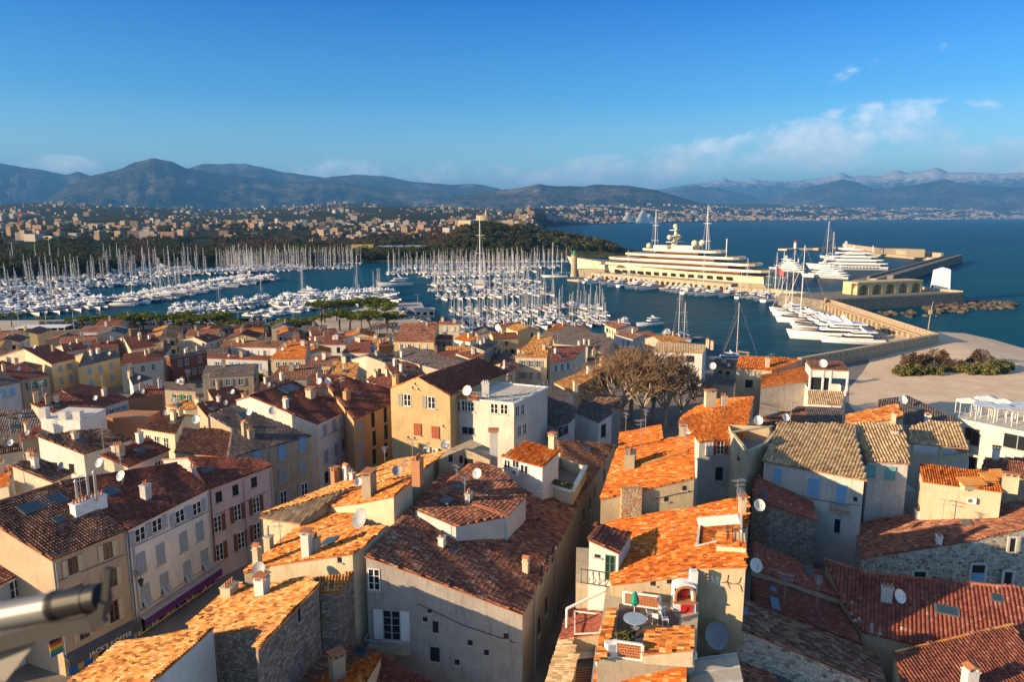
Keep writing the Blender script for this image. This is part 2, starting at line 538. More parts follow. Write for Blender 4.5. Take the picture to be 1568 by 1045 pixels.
def mountain(name, prof, D, depth, rough, mat, foot=30.0, seed=0.0):
    us = np.arange(prof[0][0], prof[-1][0] + 0.1, 5.0)
    rows = []
    n = 26
    for i in range(n + 1):
        t = i / n                         # 0 front foot .. 0.62 ridge .. 1 back foot
        r = []
        for u in us:
            h = CH + (332 - interp(u, prof)) / F * D * 1.0
            edge = min(1.0, (u - us[0]) / 40.0, (us[-1] - u) / 40.0)
            d = D - depth * (0.62 - t) * 1.6
            p = az_dir(u)
            q = p * d
            k = t / 0.62 if t < 0.62 else (1 - t) / 0.38
            k = max(0.0, min(1.0, k))
            sh = k ** 1.15
            a = q / (D * 0.055)
            rg = 1 - abs(mnoise.fractal((a.x + seed, a.y, seed), 0.8, 2.1, 6))
            z = h * sh * (1 - 1.25 * rough * (1 - k) * rg) + rough * 0.30 * h * k * (1 - k) * 4 * fbm(a.x * 2, a.y * 2, seed)
            z += h * 0.014 * fbm(u / 14.0, seed, 5.0) * k
            r.append((q.x, q.y, max(-5.0, z)))
        rows.append(r)
    structure(link(name, grid_mesh(name, rows, mat)))

MM = mountain_mat('mountain_slopes')
mountain('mountains', [(-320, 262), (-150, 258), (0, 266), (60, 272), (108, 279), (126, 274), (150, 280), (210, 300), (300, 318)], 16500, 4500, 0.5, MM, seed=1.3)
mountain('mountains', [(60, 318), (90, 302), (135, 281), (190, 270), (215, 259), (240, 254), (265, 257), (290, 265), (320, 271), (360, 274), (430, 283), (500, 280), (560, 286), (640, 295), (720, 301), (800, 306), (860, 316)], 12500, 4200, 0.55, MM, seed=4.1)
mountain('mountains', [(240, 300), (290, 268), (314, 260), (380, 258), (420, 265), (440, 269), (500, 275), (540, 271), (590, 272), (630, 280), (690, 284), (730, 283), (770, 291), (900, 303), (960, 316)], 16000, 4500, 0.5, MM, seed=7.7)
mountain('mountains', [(640, 316), (700, 302), (760, 293), (800, 288), (826, 283), (842, 286), (895, 287), (908, 284), (960, 286), (1000, 292), (1050, 306), (1095, 318)], 10800, 3300, 0.6, MM, seed=2.9)
mountain('mountains', [(960, 316), (1000, 300), (1038, 291), (1062, 287), (1100, 291), (1140, 300), (1200, 314)], 21000, 4000, 0.5, MM, seed=5.5)
mountain('mountains', [(1120, 318), (1190, 305), (1235, 291), (1285, 281), (1310, 286), (1335, 295), (1395, 291), (1440, 284), (1480, 291), (1530, 295), (1600, 297), (1800, 300), (2300, 310)], 20500, 3600, 0.5, MM, seed=8.2)
mountain('snowy_mountains', [(900, 312), (1000, 293), (1040, 287), (1060, 284), (1085, 282), (1105, 277), (1120, 281), (1135, 282), (1150, 278), (1165, 281), (1200, 283), (1240, 280), (1262, 277), (1285, 272), (1298, 278), (1320, 276), (1340, 278), (1368, 270), (1385, 275), (1400, 273), (1428, 269), (1445, 275), (1480, 276), (1520, 279), (1568, 277), (1640, 280), (1800, 276), (2300, 290)],
         28000, 4500, 0.75, mountain_mat('snowy_slopes', 1080), seed=3.3)

# ---- the air
def build_haze():
    m = bpy.data.materials.new('haze_air')
    m.use_nodes = True
    t = NT(m.node_tree)
    vol = t.n('ShaderNodeVolumePrincipled', {'Color': (0.13, 0.44, 0.95, 1), 'Density': HAZE, 'Anisotropy': 0.0})
    t.t.links.new(vol.outputs[0], t.n('ShaderNodeOutputMaterial').inputs['Volume'])
    mb = MB()
    k = 43000.0
    mb.hexa([(-k, -500, -7), (k, -500, -7), (k, k, -7), (-k, k, -7)], [(-k, -500, 1800), (k, -500, 1800), (k, k, 1800), (-k, k, 1800)])
    o = mb.build('haze', m)
    tag(o, 'pale blue haze in the air over the bay', 'haze', kind='stuff')
    o.visible_shadow = True

HAZE = 5.4e-5
build_haze()

# ================================================================== HOUSES
GROUPS = {}
THINGS = []          # (object, label stem, where) made unique at the end

def relabel(o, stem, where=''):
    THINGS.append((o, stem, where))

def ground_z(x, y):
    """level of the streets: the old town stands a few metres above the quay"""
    return float(np.interp(y, [0, 110, 175, 250, 285], [8.6, 8.6, 6.0, 2.4, 1.9]))

class Plane:
    """sloped plane through an eave line (two picture points at height z) rising by `slope` to the left of a->b"""
    def __init__(s, a, b, z, slope):
        s.A = a if isinstance(a, Vector) else P(a[0], a[1], z)
        s.B = b if isinstance(b, Vector) else P(b[0], b[1], z)
        e = s.B - s.A; e.z = 0
        s.e = e.normalized()
        s.h = Vector((-s.e.y, s.e.x, 0))           # horizontal, up the slope
        s.slope = slope
        s.u = Vector((s.h.x, s.h.y, slope)).normalized()
        s.n = s.e.cross(s.u).normalized()
        if s.n.z < 0: s.n = -s.n
    def hit(s, u, v):
        d = ray(u, v)
        t = (s.A - EYE).dot(s.n) / d.dot(s.n)
        return EYE + d * t
    def z(s, x, y):
        return s.A.z + s.slope * s.h.dot(Vector((x, y, 0)) - Vector((s.A.x, s.A.y, 0)))
    def ab(s, p):
        q = Vector(p) - s.A
        return q.dot(s.e), q.dot(s.u)


def inside(poly, x, y):
    """vectorised even-odd test"""
    r = np.zeros(x.shape, bool)
    n = len(poly)
    for i in range(n):
        x1, y1 = poly[i]; x2, y2 = poly[(i + 1) % n]
        if y1 == y2: continue
        c = ((y1 > y) != (y2 > y)) & (x < (x2 - x1) * (y - y1) / (y2 - y1) + x1)
        r ^= c
    return r


def tiled_sheet(name, pl, pts, kind, parent, off, pitch=0.25, row=0.40, real=True, seed=0):
    """one roof slope: rows of canal tiles as real corrugated geometry (near) or a slab with tiled shading (far)"""
    ab = [pl.ab(p) for p in pts]
    mb = MB(off)
    thick = 0.14
    up = [Vector(p) for p in pts]
    if sum((up[i].x * up[(i + 1) % len(up)].y - up[(i + 1) % len(up)].x * up[i].y) for i in range(len(up))) < 0:
        up = up[::-1]
    def uvs(q): return [((pl.ab(p)[0]) / pitch + 1000.5, (pl.ab(p)[1]) / row + 500) for p in q]
    top = [p - pl.n * (0.05 if real else 0.0) for p in up]
    bot = [p - pl.n * thick for p in up]
    mb.face(top, 0, uvs(top)); mb.face(bot[::-1], 1)
    for i in range(len(up)):
        j = (i + 1) % len(up)
        mb.face([bot[i], bot[j], top[j], top[i]], 1)
    fascia = TERRA if kind != 'grey' else GREY
    if not real:
        return mb.build(name, [tile_mat(kind, True), fascia], parent)
    a0, a1 = min(a for a, _ in ab), max(a for a, _ in ab)
    b0, b1 = min(b for _, b in ab), max(b for _, b in ab)
    rg = np.random.RandomState(seed + 17)
    nc, nr = int((a1 - a0) / pitch) + 2, int((b1 - b0) / row) + 2
    # every tile: 5 points across, 2 along
    prof_a = np.array([0.0, 0.22, 0.5, 0.78, 1.0]) * pitch
    prof_h = np.array([0.0, 0.075, 0.105, 0.075, 0.0]) * pitch / 0.25
    c0 = math.floor(a0 / pitch)
    r0 = math.floor(b0 / row)
    C, Rr = np.meshgrid(np.arange(nc), np.arange(nr), indexing='ij')
    lift = rg.rand(nc, nr) * 0.018
    sag = 0.06 * np.sin(C * 0.35 + seed) * np.sin(Rr * 0.31 + seed * 2)
    skew = (rg.rand(nc, nr) - 0.5) * 0.06
    jit = (rg.rand(nc, nr) - 0.5) * 0.10
    A = ((C + c0) * pitch)[..., None, None] + prof_a[None, None, :, None] + np.zeros((1, 1, 1, 2))
    Bv = ((Rr + r0) * row)[..., None, None] + np.array([-0.035, row + 0.0])[None, None, None, :] + jit[..., None, None] * 1.0 + np.zeros((1, 1, 5, 1))
    H = prof_h[None, None, :, None] + np.array([0.040, 0.0])[None, None, None, :] + (lift + sag)[..., None, None]
    A = A + skew[..., None, None] * np.array([1.0, 0.0])[None, None, None, :] * 0.4
    # keep tiles whose middle is inside the outline
    mx = (C + c0 + 0.5) * pitch; my = (Rr + r0 + 0.5) * row
    keep = inside(ab, mx, my)
    ii = np.nonzero(keep)
    k = len(ii[0])
    if k == 0:
        return mb.build(name, [tile_mat(kind, True), fascia], parent)
    aa, bb, hh = A[ii], Bv[ii], H[ii]                       # k,5,2
    bb = np.clip(bb, b0 - 0.08, b1 + 0.02)
    base = np.array(pl.A - Vector(off)); e = np.array(pl.e); u = np.array(pl.u); n = np.array(pl.n)
    V = base + aa[..., None] * e + bb[..., None] * u + hh[..., None] * n
    nv0 = len(mb.v)
    verts = mb.v + [tuple(x) for x in V.reshape(-1, 3)]
    idx = nv0 + np.arange(k * 10).reshape(k, 5, 2)
    quads = np.stack([idx[:, :-1, 0], idx[:, 1:, 0], idx[:, 1:, 1], idx[:, :-1, 1]], -1).reshape(-1, 4)
    # lower lip of each tile
    faces = mb.f + [tuple(q) for q in quads.tolist()]
    me = bpy.data.meshes.new(name)
    me.from_pydata(verts, [], faces)
    me.materials.append(tile_mat(kind, False)); me.materials.append(fascia)
    nq = len(quads)
    me.polygons.foreach_set('material_index', mb.m + [0] * nq)
    l = me.uv_layers.new(name='UVMap')
    uc = np.repeat((ii[0] + c0 + 1000.5), 16); vc = np.repeat((ii[1] + r0 + 500.3), 16)
    tuv = np.stack([uc, vc], -1).reshape(-1)
    pre = [c for q in mb.uv for w in q for c in w]
    l.data.foreach_set('uv', np.concatenate([np.array(pre, float), tuv.astype(float)]))
    me.update()
    return link(name, me, parent)


def ridge_tiles(mb, a, b, kind_mi=0, r=0.13):
    a, b = Vector(a), Vector(b)
    n = max(1, int((b - a).length / 0.42))
    d = (b - a) / n
    for i in range(n):
        p = a + d * i; q = p + d * 1.08
        j = Vector((0, 0, rnd.uniform(-0.015, 0.02)))
        mb.tube([p + j, q + j + Vector((0, 0, 0.02))], [r * 1.08, r * 0.9], 7, kind_mi, cap=True)


WIN_CACHE = {}
def window_mesh(w, h, style, fmat, depth=0.0):
    key = ('w', round(w, 2), round(h, 2), style, fmat.name)
    if key in WIN_CACHE: return WIN_CACHE[key]
    mb = MB()
    f = 0.07
    # local: x along the wall, -y out of the wall, z up, origin at the centre of the opening
    def slab(x0, x1, z0, z1, y, mi, back=0.02):
        mb.hexa([(x0, -y, z0), (x1, -y, z0), (x1, back, z0), (x0, back, z0)], [(x0, -y, z1), (x1, -y, z1), (x1, back, z1), (x0, back, z1)], mi)
    if style == 'dark':
        slab(-w / 2, w / 2, -h / 2, h / 2, 0.012, 1)
    else:
        slab(-w / 2 + f, w / 2 - f, -h / 2 + f, h / 2 - f, 0.015, 1)
        slab(-w / 2, -w / 2 + f, -h / 2, h / 2, 0.05, 0); slab(w / 2 - f, w / 2, -h / 2, h / 2, 0.05, 0)
        slab(-w / 2 + f, w / 2 - f, -h / 2, -h / 2 + f, 0.048, 0); slab(-w / 2 + f, w / 2 - f, h / 2 - f, h / 2, 0.048, 0)
        slab(-0.05, 0.05, -h / 2 + f, h / 2 - f, 0.052, 0)
        nb = max(1, int(h / 0.6)) if style != 'plain' else 0
        for i in range(1, nb):
            z = -h / 2 + h * i / nb
            slab(-w / 2 + f, -0.05, z - 0.02, z + 0.02, 0.04, 0); slab(0.05, w / 2 - f, z - 0.02, z + 0.02, 0.04, 0)
    slab(-w / 2 - 0.12, w / 2 + 0.12, -h / 2 - 0.11, -h / 2 - 0.005, 0.14, 2)      # sill
    me = mb.mesh('window', [fmat, GLASS, plain('sill_stone', (0.45, 0.41, 0.35), 0.9)])
    WIN_CACHE[key] = me
    return me

def shutter_mesh(w, h, mat, slats=True, louv=0):
    key = ('s', round(w, 2), round(h, 2), mat.name, louv)
    if key in WIN_CACHE: return WIN_CACHE[key]
    mb = MB()
    def slab(x0, x1, z0, z1, y, back=-0.03):
        mb.hexa([(x0, -y, z0), (x1, -y, z0), (x1, -back, z0), (x0, -back, z0)], [(x0, -y, z1), (x1, -y, z1), (x1, -back, z1), (x0, -back, z1)], 0)
    slab(-w / 2, w / 2, -h / 2, h / 2, 0.075, 0.025)
    b = min(0.09, w * 0.16)
    slab(-w / 2, -w / 2 + b, -h / 2, h / 2, 0.10, 0.075); slab(w / 2 - b, w / 2, -h / 2, h / 2, 0.10, 0.075)
    for z in (-h / 2, -b / 2, h / 2 - b):
        slab(-w / 2 + b, w / 2 - b, z, z + b, 0.098, 0.075)
    me = mb.mesh('shutter', [mat])
    WIN_CACHE[key] = me
    return me


class House:
    def __init__(s, label, wall, group='houses of the old town', name='house', cat='house', short=None, zg=None):
        s.label, s.wall, s.group, s.name, s.cat, s.zg = label, wall, group, name, cat, zg
        s.root, s.planes, s.walls = None, [], []
        s.roofs = []
        s.short = short or label
    def _root(s, p):
        if s.root is None:
            g = ground_z(p.x, p.y)
            s.base = Vector((p.x, p.y, g if s.zg is None else s.zg))
            s.root = empty(s.name, s.base, s.label, s.cat, s.group)
        return s.root

    def roof(s, a, b, z, slope, poly, kind, back=None, wall=None, real=None, over=0.22, zg=None, walls=True, bslope=None, skip=(), pitch=None, row=0.40, ridge=True):
        """a, b: eave line in the picture at height z; poly: outline in the picture (eave corner a, eave corner b, then on round).
        back: the roof also falls this many metres behind the last edge but one (c-d, the ridge)"""
        pl = Plane(a, b, z, slope)
        pts = [pl.hit(*q) for q in poly]
        return s.roof3(pl, pts, kind, back, wall, real, over, zg, walls, bslope, skip, pitch, row, ridge)

    def roof3(s, pl, pts, kind, back=None, wall=None, real=None, over=0.22, zg=None, walls=True, bslope=None, skip=(), pitch=None, row=0.40, ridge=True):
        c = sum(pts, Vector()) / len(pts)
        s._root(c)
        near = c.length if real is None else 0
        if real is None: real = near < 118
        pitch = pitch or (0.25 if real else 0.34)
        area2 = sum(pts[i].x * pts[(i + 1) % len(pts)].y - pts[(i + 1) % len(pts)].x * pts[i].y for i in range(len(pts)))
        r = tiled_sheet('roof', pl, pts, kind, s.root, s.base, pitch, row, real, seed=len(s.planes) * 7 + int(c.x * 3) % 50)
        s.planes.append(pl); s.roofs.append(r)
        ring = list(pts)
        if back:
            C, D = pts[2], pts[3] if len(pts) > 3 else pts[2]
            hv = pl.h
            bs = pl.slope if bslope is None else bslope
            ex = Vector((hv.x * back, hv.y * back, -bs * back))
            C2, D2 = C + ex, D + ex
            pb = Plane(Vector((C2.x, C2.y, C2.z)), Vector((D2.x, D2.y, D2.z)), 0, bs) if (C2 - D2).length > 0.3 else None
            if pb:
                r2 = tiled_sheet('roof', pb, [C2, D2, D, C], kind, s.root, s.base, pitch, row, False)
                s.roofs.append(r2); s.planes.append(pb)
                if ridge and real:
                    mb = MB(s.base); ridge_tiles(mb, C + Vector((0, 0, 0.04)), D + Vector((0, 0, 0.04)))
                    mb.build('ridge_tiles', [tile_mat(kind, False)], s.root)
            ring = [pts[0], pts[1], C, C2, D2, D] + pts[4:]
        if walls:
            s.add_walls(ring, over, zg, wall, skip)
        return pl

    def add_walls(s, ring, over=0.22, zg=None, wall=None, skip=(), drop=0.12, cap=False, name='wall'):
        c = sum(ring, Vector()) / len(ring)
        s._root(c)
        n = len(ring)
        sgn = 1 if sum(ring[i].x * ring[(i + 1) % n].y - ring[(i + 1) % n].x * ring[i].y for i in range(n)) > 0 else -1
        # inset every edge by `over`
        ins = []
        for i in range(n):
            p0, p1, p2 = ring[i - 1], ring[i], ring[(i + 1) % n]
            d1 = (p1 - p0); d1.z = 0; d2 = (p2 - p1); d2.z = 0
            if d1.length < 1e-4 or d2.length < 1e-4:
                ins.append(Vector(p1)); continue
            d1.normalize(); d2.normalize()
            n1 = Vector((-d1.y, d1.x, 0)) * sgn; n2 = Vector((-d2.y, d2.x, 0)) * sgn
            bis = n1 + n2
            q = bis / max(0.5, bis.dot(bis) / 2) if bis.length > 1e-3 else n1
            ins.append(p1 + q * over - Vector((0, 0, drop)))
        g = zg if zg is not None else min(ground_z(p.x, p.y) for p in ins) - 0.4
        mb = MB(s.base)
        for i in range(n):
            j = (i + 1) % n
            if i in skip: continue
            p, q = ins[i], ins[j]
            pts = [Vector((p.x, p.y, g)), Vector((q.x, q.y, g)), q, p]
            mb.face(pts if sgn > 0 else pts[::-1])
        if cap:
            mb.face(ins if sgn > 0 else ins[::-1])
        mb.build(name, [wall or s.wall], s.root)
        s.walls.append((ins, sgn))
        return ins

    def wall_hit(s, w, i, u, v):
        ins, sgn = s.walls[w]
        p, q = ins[i], ins[(i + 1) % len(ins)]
        d = q - p; d.z = 0; d.normalize()
        nrm = Vector((d.y, -d.x, 0)) * sgn
        r = ray(u, v)
        t = (p - EYE).dot(nrm) / r.dot(nrm)
        return EYE + r * t, d, nrm

    def win(s, w, i, u, v, ww=1.0, hh=1.7, style='open', fm=None, sh=None, at=None, name='window'):
        """a window on wall i of ring w, centred on picture point u, v"""
        if at is None:
            p, d, nrm = s.wall_hit(w, i, u, v)
        else:
            p, d, nrm = at
        rz = math.atan2(nrm.x, -nrm.y)
        p = p - s.base + nrm * 0.004
        fm = fm or WHITE
        o = link(name, window_mesh(ww, hh, 'dark' if style in ('dark',) else ('plain' if style == 'plain' else 'cross'), fm), s.root, p, rz)
        if sh is not None:
            if style == 'shut':
                for k in (-1, 1):
                    link('shutter', shutter_mesh(ww / 2 - 0.01, hh, sh), o, (k * ww / 4, -0.03, 0))
            elif style == 'half':
                link('shutter', shutter_mesh(ww / 2 - 0.01, hh, sh), o, (-ww * 0.77, 0, 0))
                link('shutter', shutter_mesh(ww / 2 - 0.01, hh, sh), o, (ww * 0.25, -0.03, 0))
            elif style == 'flap':
                for k in (-1, 1):
                    link('shutter', shutter_mesh(ww / 2 - 0.01, hh * 0.6, sh), o, (k * ww / 4, -0.03, hh * 0.2))
                mb = MB()
                for k in (-1, 1):
                    x0, x1 = (0.03, ww / 2) if k > 0 else (-ww / 2, -0.03)
                    z1 = -hh * 0.1; zz = -hh / 2; y = 0.55
                    mb.hexa([(x0, -y - .05, zz), (x1, -y - .05, zz), (x1, -y, zz), (x0, -y, zz)], [(x0, -.16, z1), (x1, -.16, z1), (x1, -.1, z1), (x0, -.1, z1)])
                mb.build('shutter', [sh], o)
            else:
                for k in (-1, 1):
                    link('shutter', shutter_mesh(ww / 2, hh, sh), o, (k * ww * 0.77, 0, 0))
        return o

    def grid(s, w, i, cols, zs, ww=1.0, hh=1.6, styles=('open', 'shut'), fm=None, sh=None, margin=0.12, prob=0.92, zoff=True):
        """rows of windows: cols evenly along wall i, zs = heights below the eave"""
        ins, sgn = s.walls[w]
        p, q = ins[i], ins[(i + 1) % len(ins)]
        d = q - p; L = Vector((d.x, d.y, 0)).length
        dn = Vector((d.x, d.y, 0)).normalized(); nrm = Vector((dn.y, -dn.x, 0)) * sgn
        for z in zs:
            for k in range(cols):
                if rnd.random() > prob: continue
                t = margin + (1 - 2 * margin) * ((k + 0.5) / cols)
                at = Vector((p.x + d.x * t, p.y + d.y * t, min(p.z, q.z) - z))
                s.win(w, i, 0, 0, ww, hh, rnd.choice(styles), fm, sh, at=(at, dn, nrm))

    def on(s, u, v, k=0):
        return s.planes[k].hit(u, v)

    def roof_part(s, k=0):
        return s.roofs[min(k, len(s.roofs) - 1)]

    def chimney(s, u, v, w=0.7, d=0.5, h=1.3, k=0, style='pots', mat=None, rz=None):
        """u, v: where its foot meets the roof in the picture"""
        p = s.on(u, v, k); pl = s.planes[k]
        rz = math.atan2(pl.e.y, pl.e.x) if rz is None else rz
        mb = MB(s.base)
        mb.box(p - Vector((0, 0, 0.5)), w, d, h + 0.5, rz, 0)
        t = p + Vector((0, 0, h))
        ca, sa = math.cos(rz), math.sin(rz)
        def q(x, y, z=0): return t + Vector((x * ca - y * sa, x * sa + y * ca, z))
        mb.box(q(0, 0), w + 0.14, d + 0.14, 0.09, rz, 0)
        if style == 'pots':
            n = max(1, int(w / 0.3))
            for i in range(n):
                x = (i - (n - 1) / 2) * 0.3
                mb.tube([q(x, 0, 0.08), q(x, 0, 0.5)], [0.10, 0.085], 8, 1)
        elif style == 'slab':
            for x in (-w * 0.42, 0, w * 0.42):
                for y in (-d * 0.4, d * 0.4):
                    mb.box(q(x, y, 0.085), 0.12, 0.1, 0.26, rz, 0)
            mb.box(q(0, 0, 0.34), w + 0.2, d + 0.25, 0.08, rz, 1)
        elif style == 'cap':
            for x in (-w * 0.38, w * 0.38):
                mb.box(q(x, 0, 0.085), 0.12, d * 0.9, 0.28, rz, 0)
            a, b = q(-w * .6, -d * .6, 0.36), q(-w * .6, d * .6, 0.36); c, e = q(w * .6, -d * .6, 0.36), q(w * .6, d * .6, 0.36)
            tt = Vector((0, 0, 0.22)); m1, m2 = (a + c) / 2 + tt, (b + e) / 2 + tt
            mb.face([a, m1, m2, b], 1); mb.face([c, e, m2, m1], 1); mb.face([a, c, m1], 1); mb.face([b, m2, e], 1)
        elif style == 'pipe':
            mb.tube([q(0, 0, 0.08), q(0, 0, 0.9)], 0.09, 8, 2)
            mb.tube([q(0, 0, 0.95), q(0, 0, 1.12)], [0.17, 0.02], 8, 2)
        o = mb.build('chimney', [mat or s.wall, TERRA, STEEL], s.roof_part(k))
        return p

    def skylight(s, u, v, w=0.8, h=1.1, k=0, dark=True):
        p = s.on(u, v, k); pl = s.planes[k]
        mb = MB(s.base)
        e, up, n = pl.e * (w / 2), pl.u * (h / 2), pl.n
        b = [p - e - up, p + e - up, p + e + up, p - e + up]
        mb.hexa([x - n * .05 for x in b], [x + n * 0.17 for x in b], 0)
        e2, u2 = e * 0.82, up * 0.86
        g = [p - e2 - u2, p + e2 - u2, p + e2 + u2, p - e2 + u2]
        mb.face([x + n * 0.176 for x in g], 1)
        mb.build('skylight', [plain('skylight_frame', (0.10, 0.11, 0.12), 0.5), glass('skylight_glass', (0.03, 0.06, 0.09))], s.roof_part(k))


# ------------------------------------------------------------------ roof furniture
DISH_MESH = {}
def satellite_dish(p, rz, size=0.9, mast=0.8, stem='white satellite dish', where='', wall=False, mat=None):
    root = empty('satellite_dish', p, None, 'satellite dish', 'satellite dishes on the roofs', rz)
    relabel(root, stem, where)
    key = (round(size, 2), round(mast, 2), (mat or WHITE).name)
    if key not in DISH_MESH:
        m1 = MB()
        rings = []
        for i in range(6):
            r = size / 2 * i / 5
            rings.append([(r * math.cos(a), -0.18 * size * (r / (size / 2)) ** 2, r * 1.08 * math.sin(a)) for a in [2 * math.pi * k / 20 for k in range(20)]])
        back = [[(x * 1.0, y + 0.035, z) for x, y, z in r] for r in rings]
        m1.loft(rings[1:], 0); m1.face(rings[1][::-1], 0)
        m1.loft([b[::-1] for b in back[1:]], 0); m1.face(back[1], 0)
        m1.loft([rings[-1], back[-1]], 0)
        tilt = Matrix.Rotation(R(-30), 4, 'X') @ Matrix.Identity(4)
        top = Vector((0, -0.08, mast))
        m1.v = [tuple(tilt @ Vector(v) + top + Vector((0, -0.12, 0.0))) for v in m1.v]
        m2 = MB(); m2.tube([(0, 0, -0.15), (0, 0, mast + 0.05)], 0.03, 6); m2.bar((0, 0, mast), (0, -0.16, mast), 0.07)
        m3 = MB()
        a = tilt @ Vector((0, -0.15 * size, -size * 0.5)) + top; b = tilt @ Vector((0, -size * 0.62, -size * 0.12)) + top
        m3.bar(a, b, 0.03); m3.tube([b, b + Vector((0, 0.12, 0.04))], 0.05, 8)
        DISH_MESH[key] = (m1.mesh('dish', [mat or WHITE], True), m2.mesh('mast', [STEEL]), m3.mesh('arm', [STEEL]))
    a, b, c = DISH_MESH[key]
    link('dish', a, root); link('mast', b, root); link('arm', c, root)
    return root

def aerial(p, h=2.2, rz=0.0, where='', stem='thin metal television aerial'):
    root = empty('television_aerial', p, None, 'aerial', 'television aerials on the roofs', rz)
    relabel(root, stem, where)
    key = ('aer', round(h, 1))
    if key not in DISH_MESH:
        m = MB(); m.tube([(0, 0, -0.2), (0, 0, h)], 0.03, 6)
        y = MB(); y.bar((-0.7, 0, h - .1), (0.6, 0, h - .1), 0.035)
        for i in range(8):
            x = -0.65 + i * 0.17; l = 0.42 - i * 0.025
            y.bar((x, -l, h - .1), (x, l, h - .1), 0.018)
        y.bar((-0.55, -0.3, h - .5), (-0.55, 0.3, h - .5), 0.02); y.bar((-0.6, 0, h - .55), (0.3, 0, h - .55), 0.03)
        for i in range(5):
            x = -0.4 + i * 0.15
            y.bar((x, -.2, h - .55), (x, .2, h - .55), 0.018)
        DISH_MESH[key] = (m.mesh('mast', [STEEL]), y.mesh('aerial', [STEEL]))
    a, b = DISH_MESH[key]
    link('mast', a, root); link('aerial', b, root)
    return root

def ac_unit(p, rz, where='', stem='white air conditioner unit'):
    root = empty('air_conditioner', p, None, 'air conditioner', 'air conditioner units', rz)
    relabel(root, stem, where)
    if 'ac' not in DISH_MESH:
        m = MB(); m.box((0, 0, 0), 0.85, 0.34, 0.62)
        f = MB()
        ring = [[(-0.13 + r * math.cos(a), -0.175 - dy, 0.31 + r * math.sin(a)) for a in [2 * math.pi * k / 16 for k in range(16)]] for r, dy in ((0.25, 0), (0.25, .02), (0.21, .02), (0.20, 0.002))]
        f.loft(ring); f.face(ring[-1], 1)
        for k in range(4):
            a = k * math.pi / 4
            f.bar((-0.13 - .2 * math.cos(a), -0.19, 0.31 - .2 * math.sin(a)), (-0.13 + .2 * math.cos(a), -0.19, 0.31 + .2 * math.sin(a)), 0.015)
        DISH_MESH['ac'] = (m.mesh('case', [WHITE]), f.mesh('fan_grille', [GREY, DARK]))
    a, b = DISH_MESH['ac']
    link('case', a, root); link('fan_grille', b, root)
    return root

# ================================================================== HOUSES NEAR THE TOWER
CREAM = plaster((0.62, 0.52, 0.36)); BEIGE = plaster((0.50, 0.38, 0.26)); WHITEW = plaster((0.74, 0.70, 0.64), 0.22)
PINK = plaster((0.66, 0.50, 0.47), 0.25); OCHRE = plaster((0.55, 0.40, 0.21), 0.4); STUCCO = plaster((0.40, 0.36, 0.32), 0.55)
ORANGEW = plaster((0.56, 0.33, 0.17), 0.3); GREYW = plaster((0.55, 0.54, 0.52), 0.3); TAN = plaster((0.46, 0.37, 0.26), 0.45)
YELLOW = plaster((0.66, 0.52, 0.26), 0.3); REDW = plaster((0.22, 0.05, 0.04), 0.3); TERRW = plaster((0.50, 0.24, 0.13), 0.3)
STONE = rubble('rubble_stone', [(0.16, 0.13, 0.11), (0.28, 0.23, 0.19), (0.40, 0.33, 0.27), (0.22, 0.19, 0.17)], 2.6, (0.24, 0.21, 0.18))
STONEW = rubble('pale_rubble', [(0.52, 0.46, 0.38), (0.66, 0.60, 0.50), (0.46, 0.40, 0.33), (0.18, 0.15, 0.12)], 2.6, (0.62, 0.57, 0.50))
S_CREAM = plain('cream_shutter', (0.52, 0.43, 0.29)); S_BLUEG = plain('blue_grey_shutter', (0.30, 0.34, 0.40)); S_BROWN = plain('brown_shutter', (0.20, 0.07, 0.035))
S_BLUE = plain('blue_shutter', (0.20, 0.38, 0.60)); S_TEAL = plain('teal_shutter', (0.14, 0.34, 0.34)); S_WHITE = plain('white_shutter', (0.66, 0.66, 0.66)); S_GREEN = plain('green_shutter', (0.05, 0.17, 0.10))
S_GREY = plain('grey_shutter', (0.26, 0.27, 0.28)); S_RED = plain('red_shutter', (0.34, 0.09, 0.04))

# -- west side of the street, seen from the street
h = House('beige house with cream shutters and two big skylights above a cafe', BEIGE, short='beige cafe house')
h.roof((79, 859), (196, 812), 19.5, 0.30, [(79, 859), (196, 812), (90, 741), (-42, 783)], 'brown', back=4, over=0.14)
for u, v in ((111, 867), (164.5, 844)): h.win(0, 0, u, v, 0.85, 1.5, 'open', WOODB, S_CREAM)
for u, v in ((120, 911), (171, 886)): h.win(0, 0, u, v, 0.9, 1.7, 'open', WOODB, S_CREAM)
for u, v in ((128, 962), (174, 937)): h.win(0, 0, u, v, 0.9, 2.0, 'open', WOODB, S_CREAM)
h.skylight(50, 778, 2.2, 1.6); h.skylight(81, 768, 2.2, 1.6); h.skylight(91, 797, 1.0, 0.9)
for u, v, k in ((137, 770, 1),):
    p = h.chimney(137, 783, 3.0, 0.9, 1.1, style='pots', mat=WHITE)
mb = MB(h.base)
for du in (-1.0, 0.1, 0.8): mb.tube([p + Vector((du, 0, 1.0)), p + Vector((du, 0, 3.4 + du * .5))], 0.13, 8); mb.tube([p + Vector((du, 0, 3.4 + du * .5)), p + Vector((du, 0, 3.6 + du * .5))], [0.22, 0.05], 8)
mb.build('flue_pipe', [STEEL], h.roof_part())
A_H = h
h = House('white four storey house with blue grey shutters above a purple shop awning', WHITEW, short='white house with the purple awning')
h.roof((196, 812), (322, 748), 19.5, 0.30, [(196, 812), (322, 748), (271, 710), (92, 739)], 'maroon', back=3, over=0.14)
for u, v in ((214, 818), (240, 804), (275, 790), (301, 778)): h.win(0, 0, u, v + 1, 1.25, 1.35, 'open', WHITE, S_BLUEG)
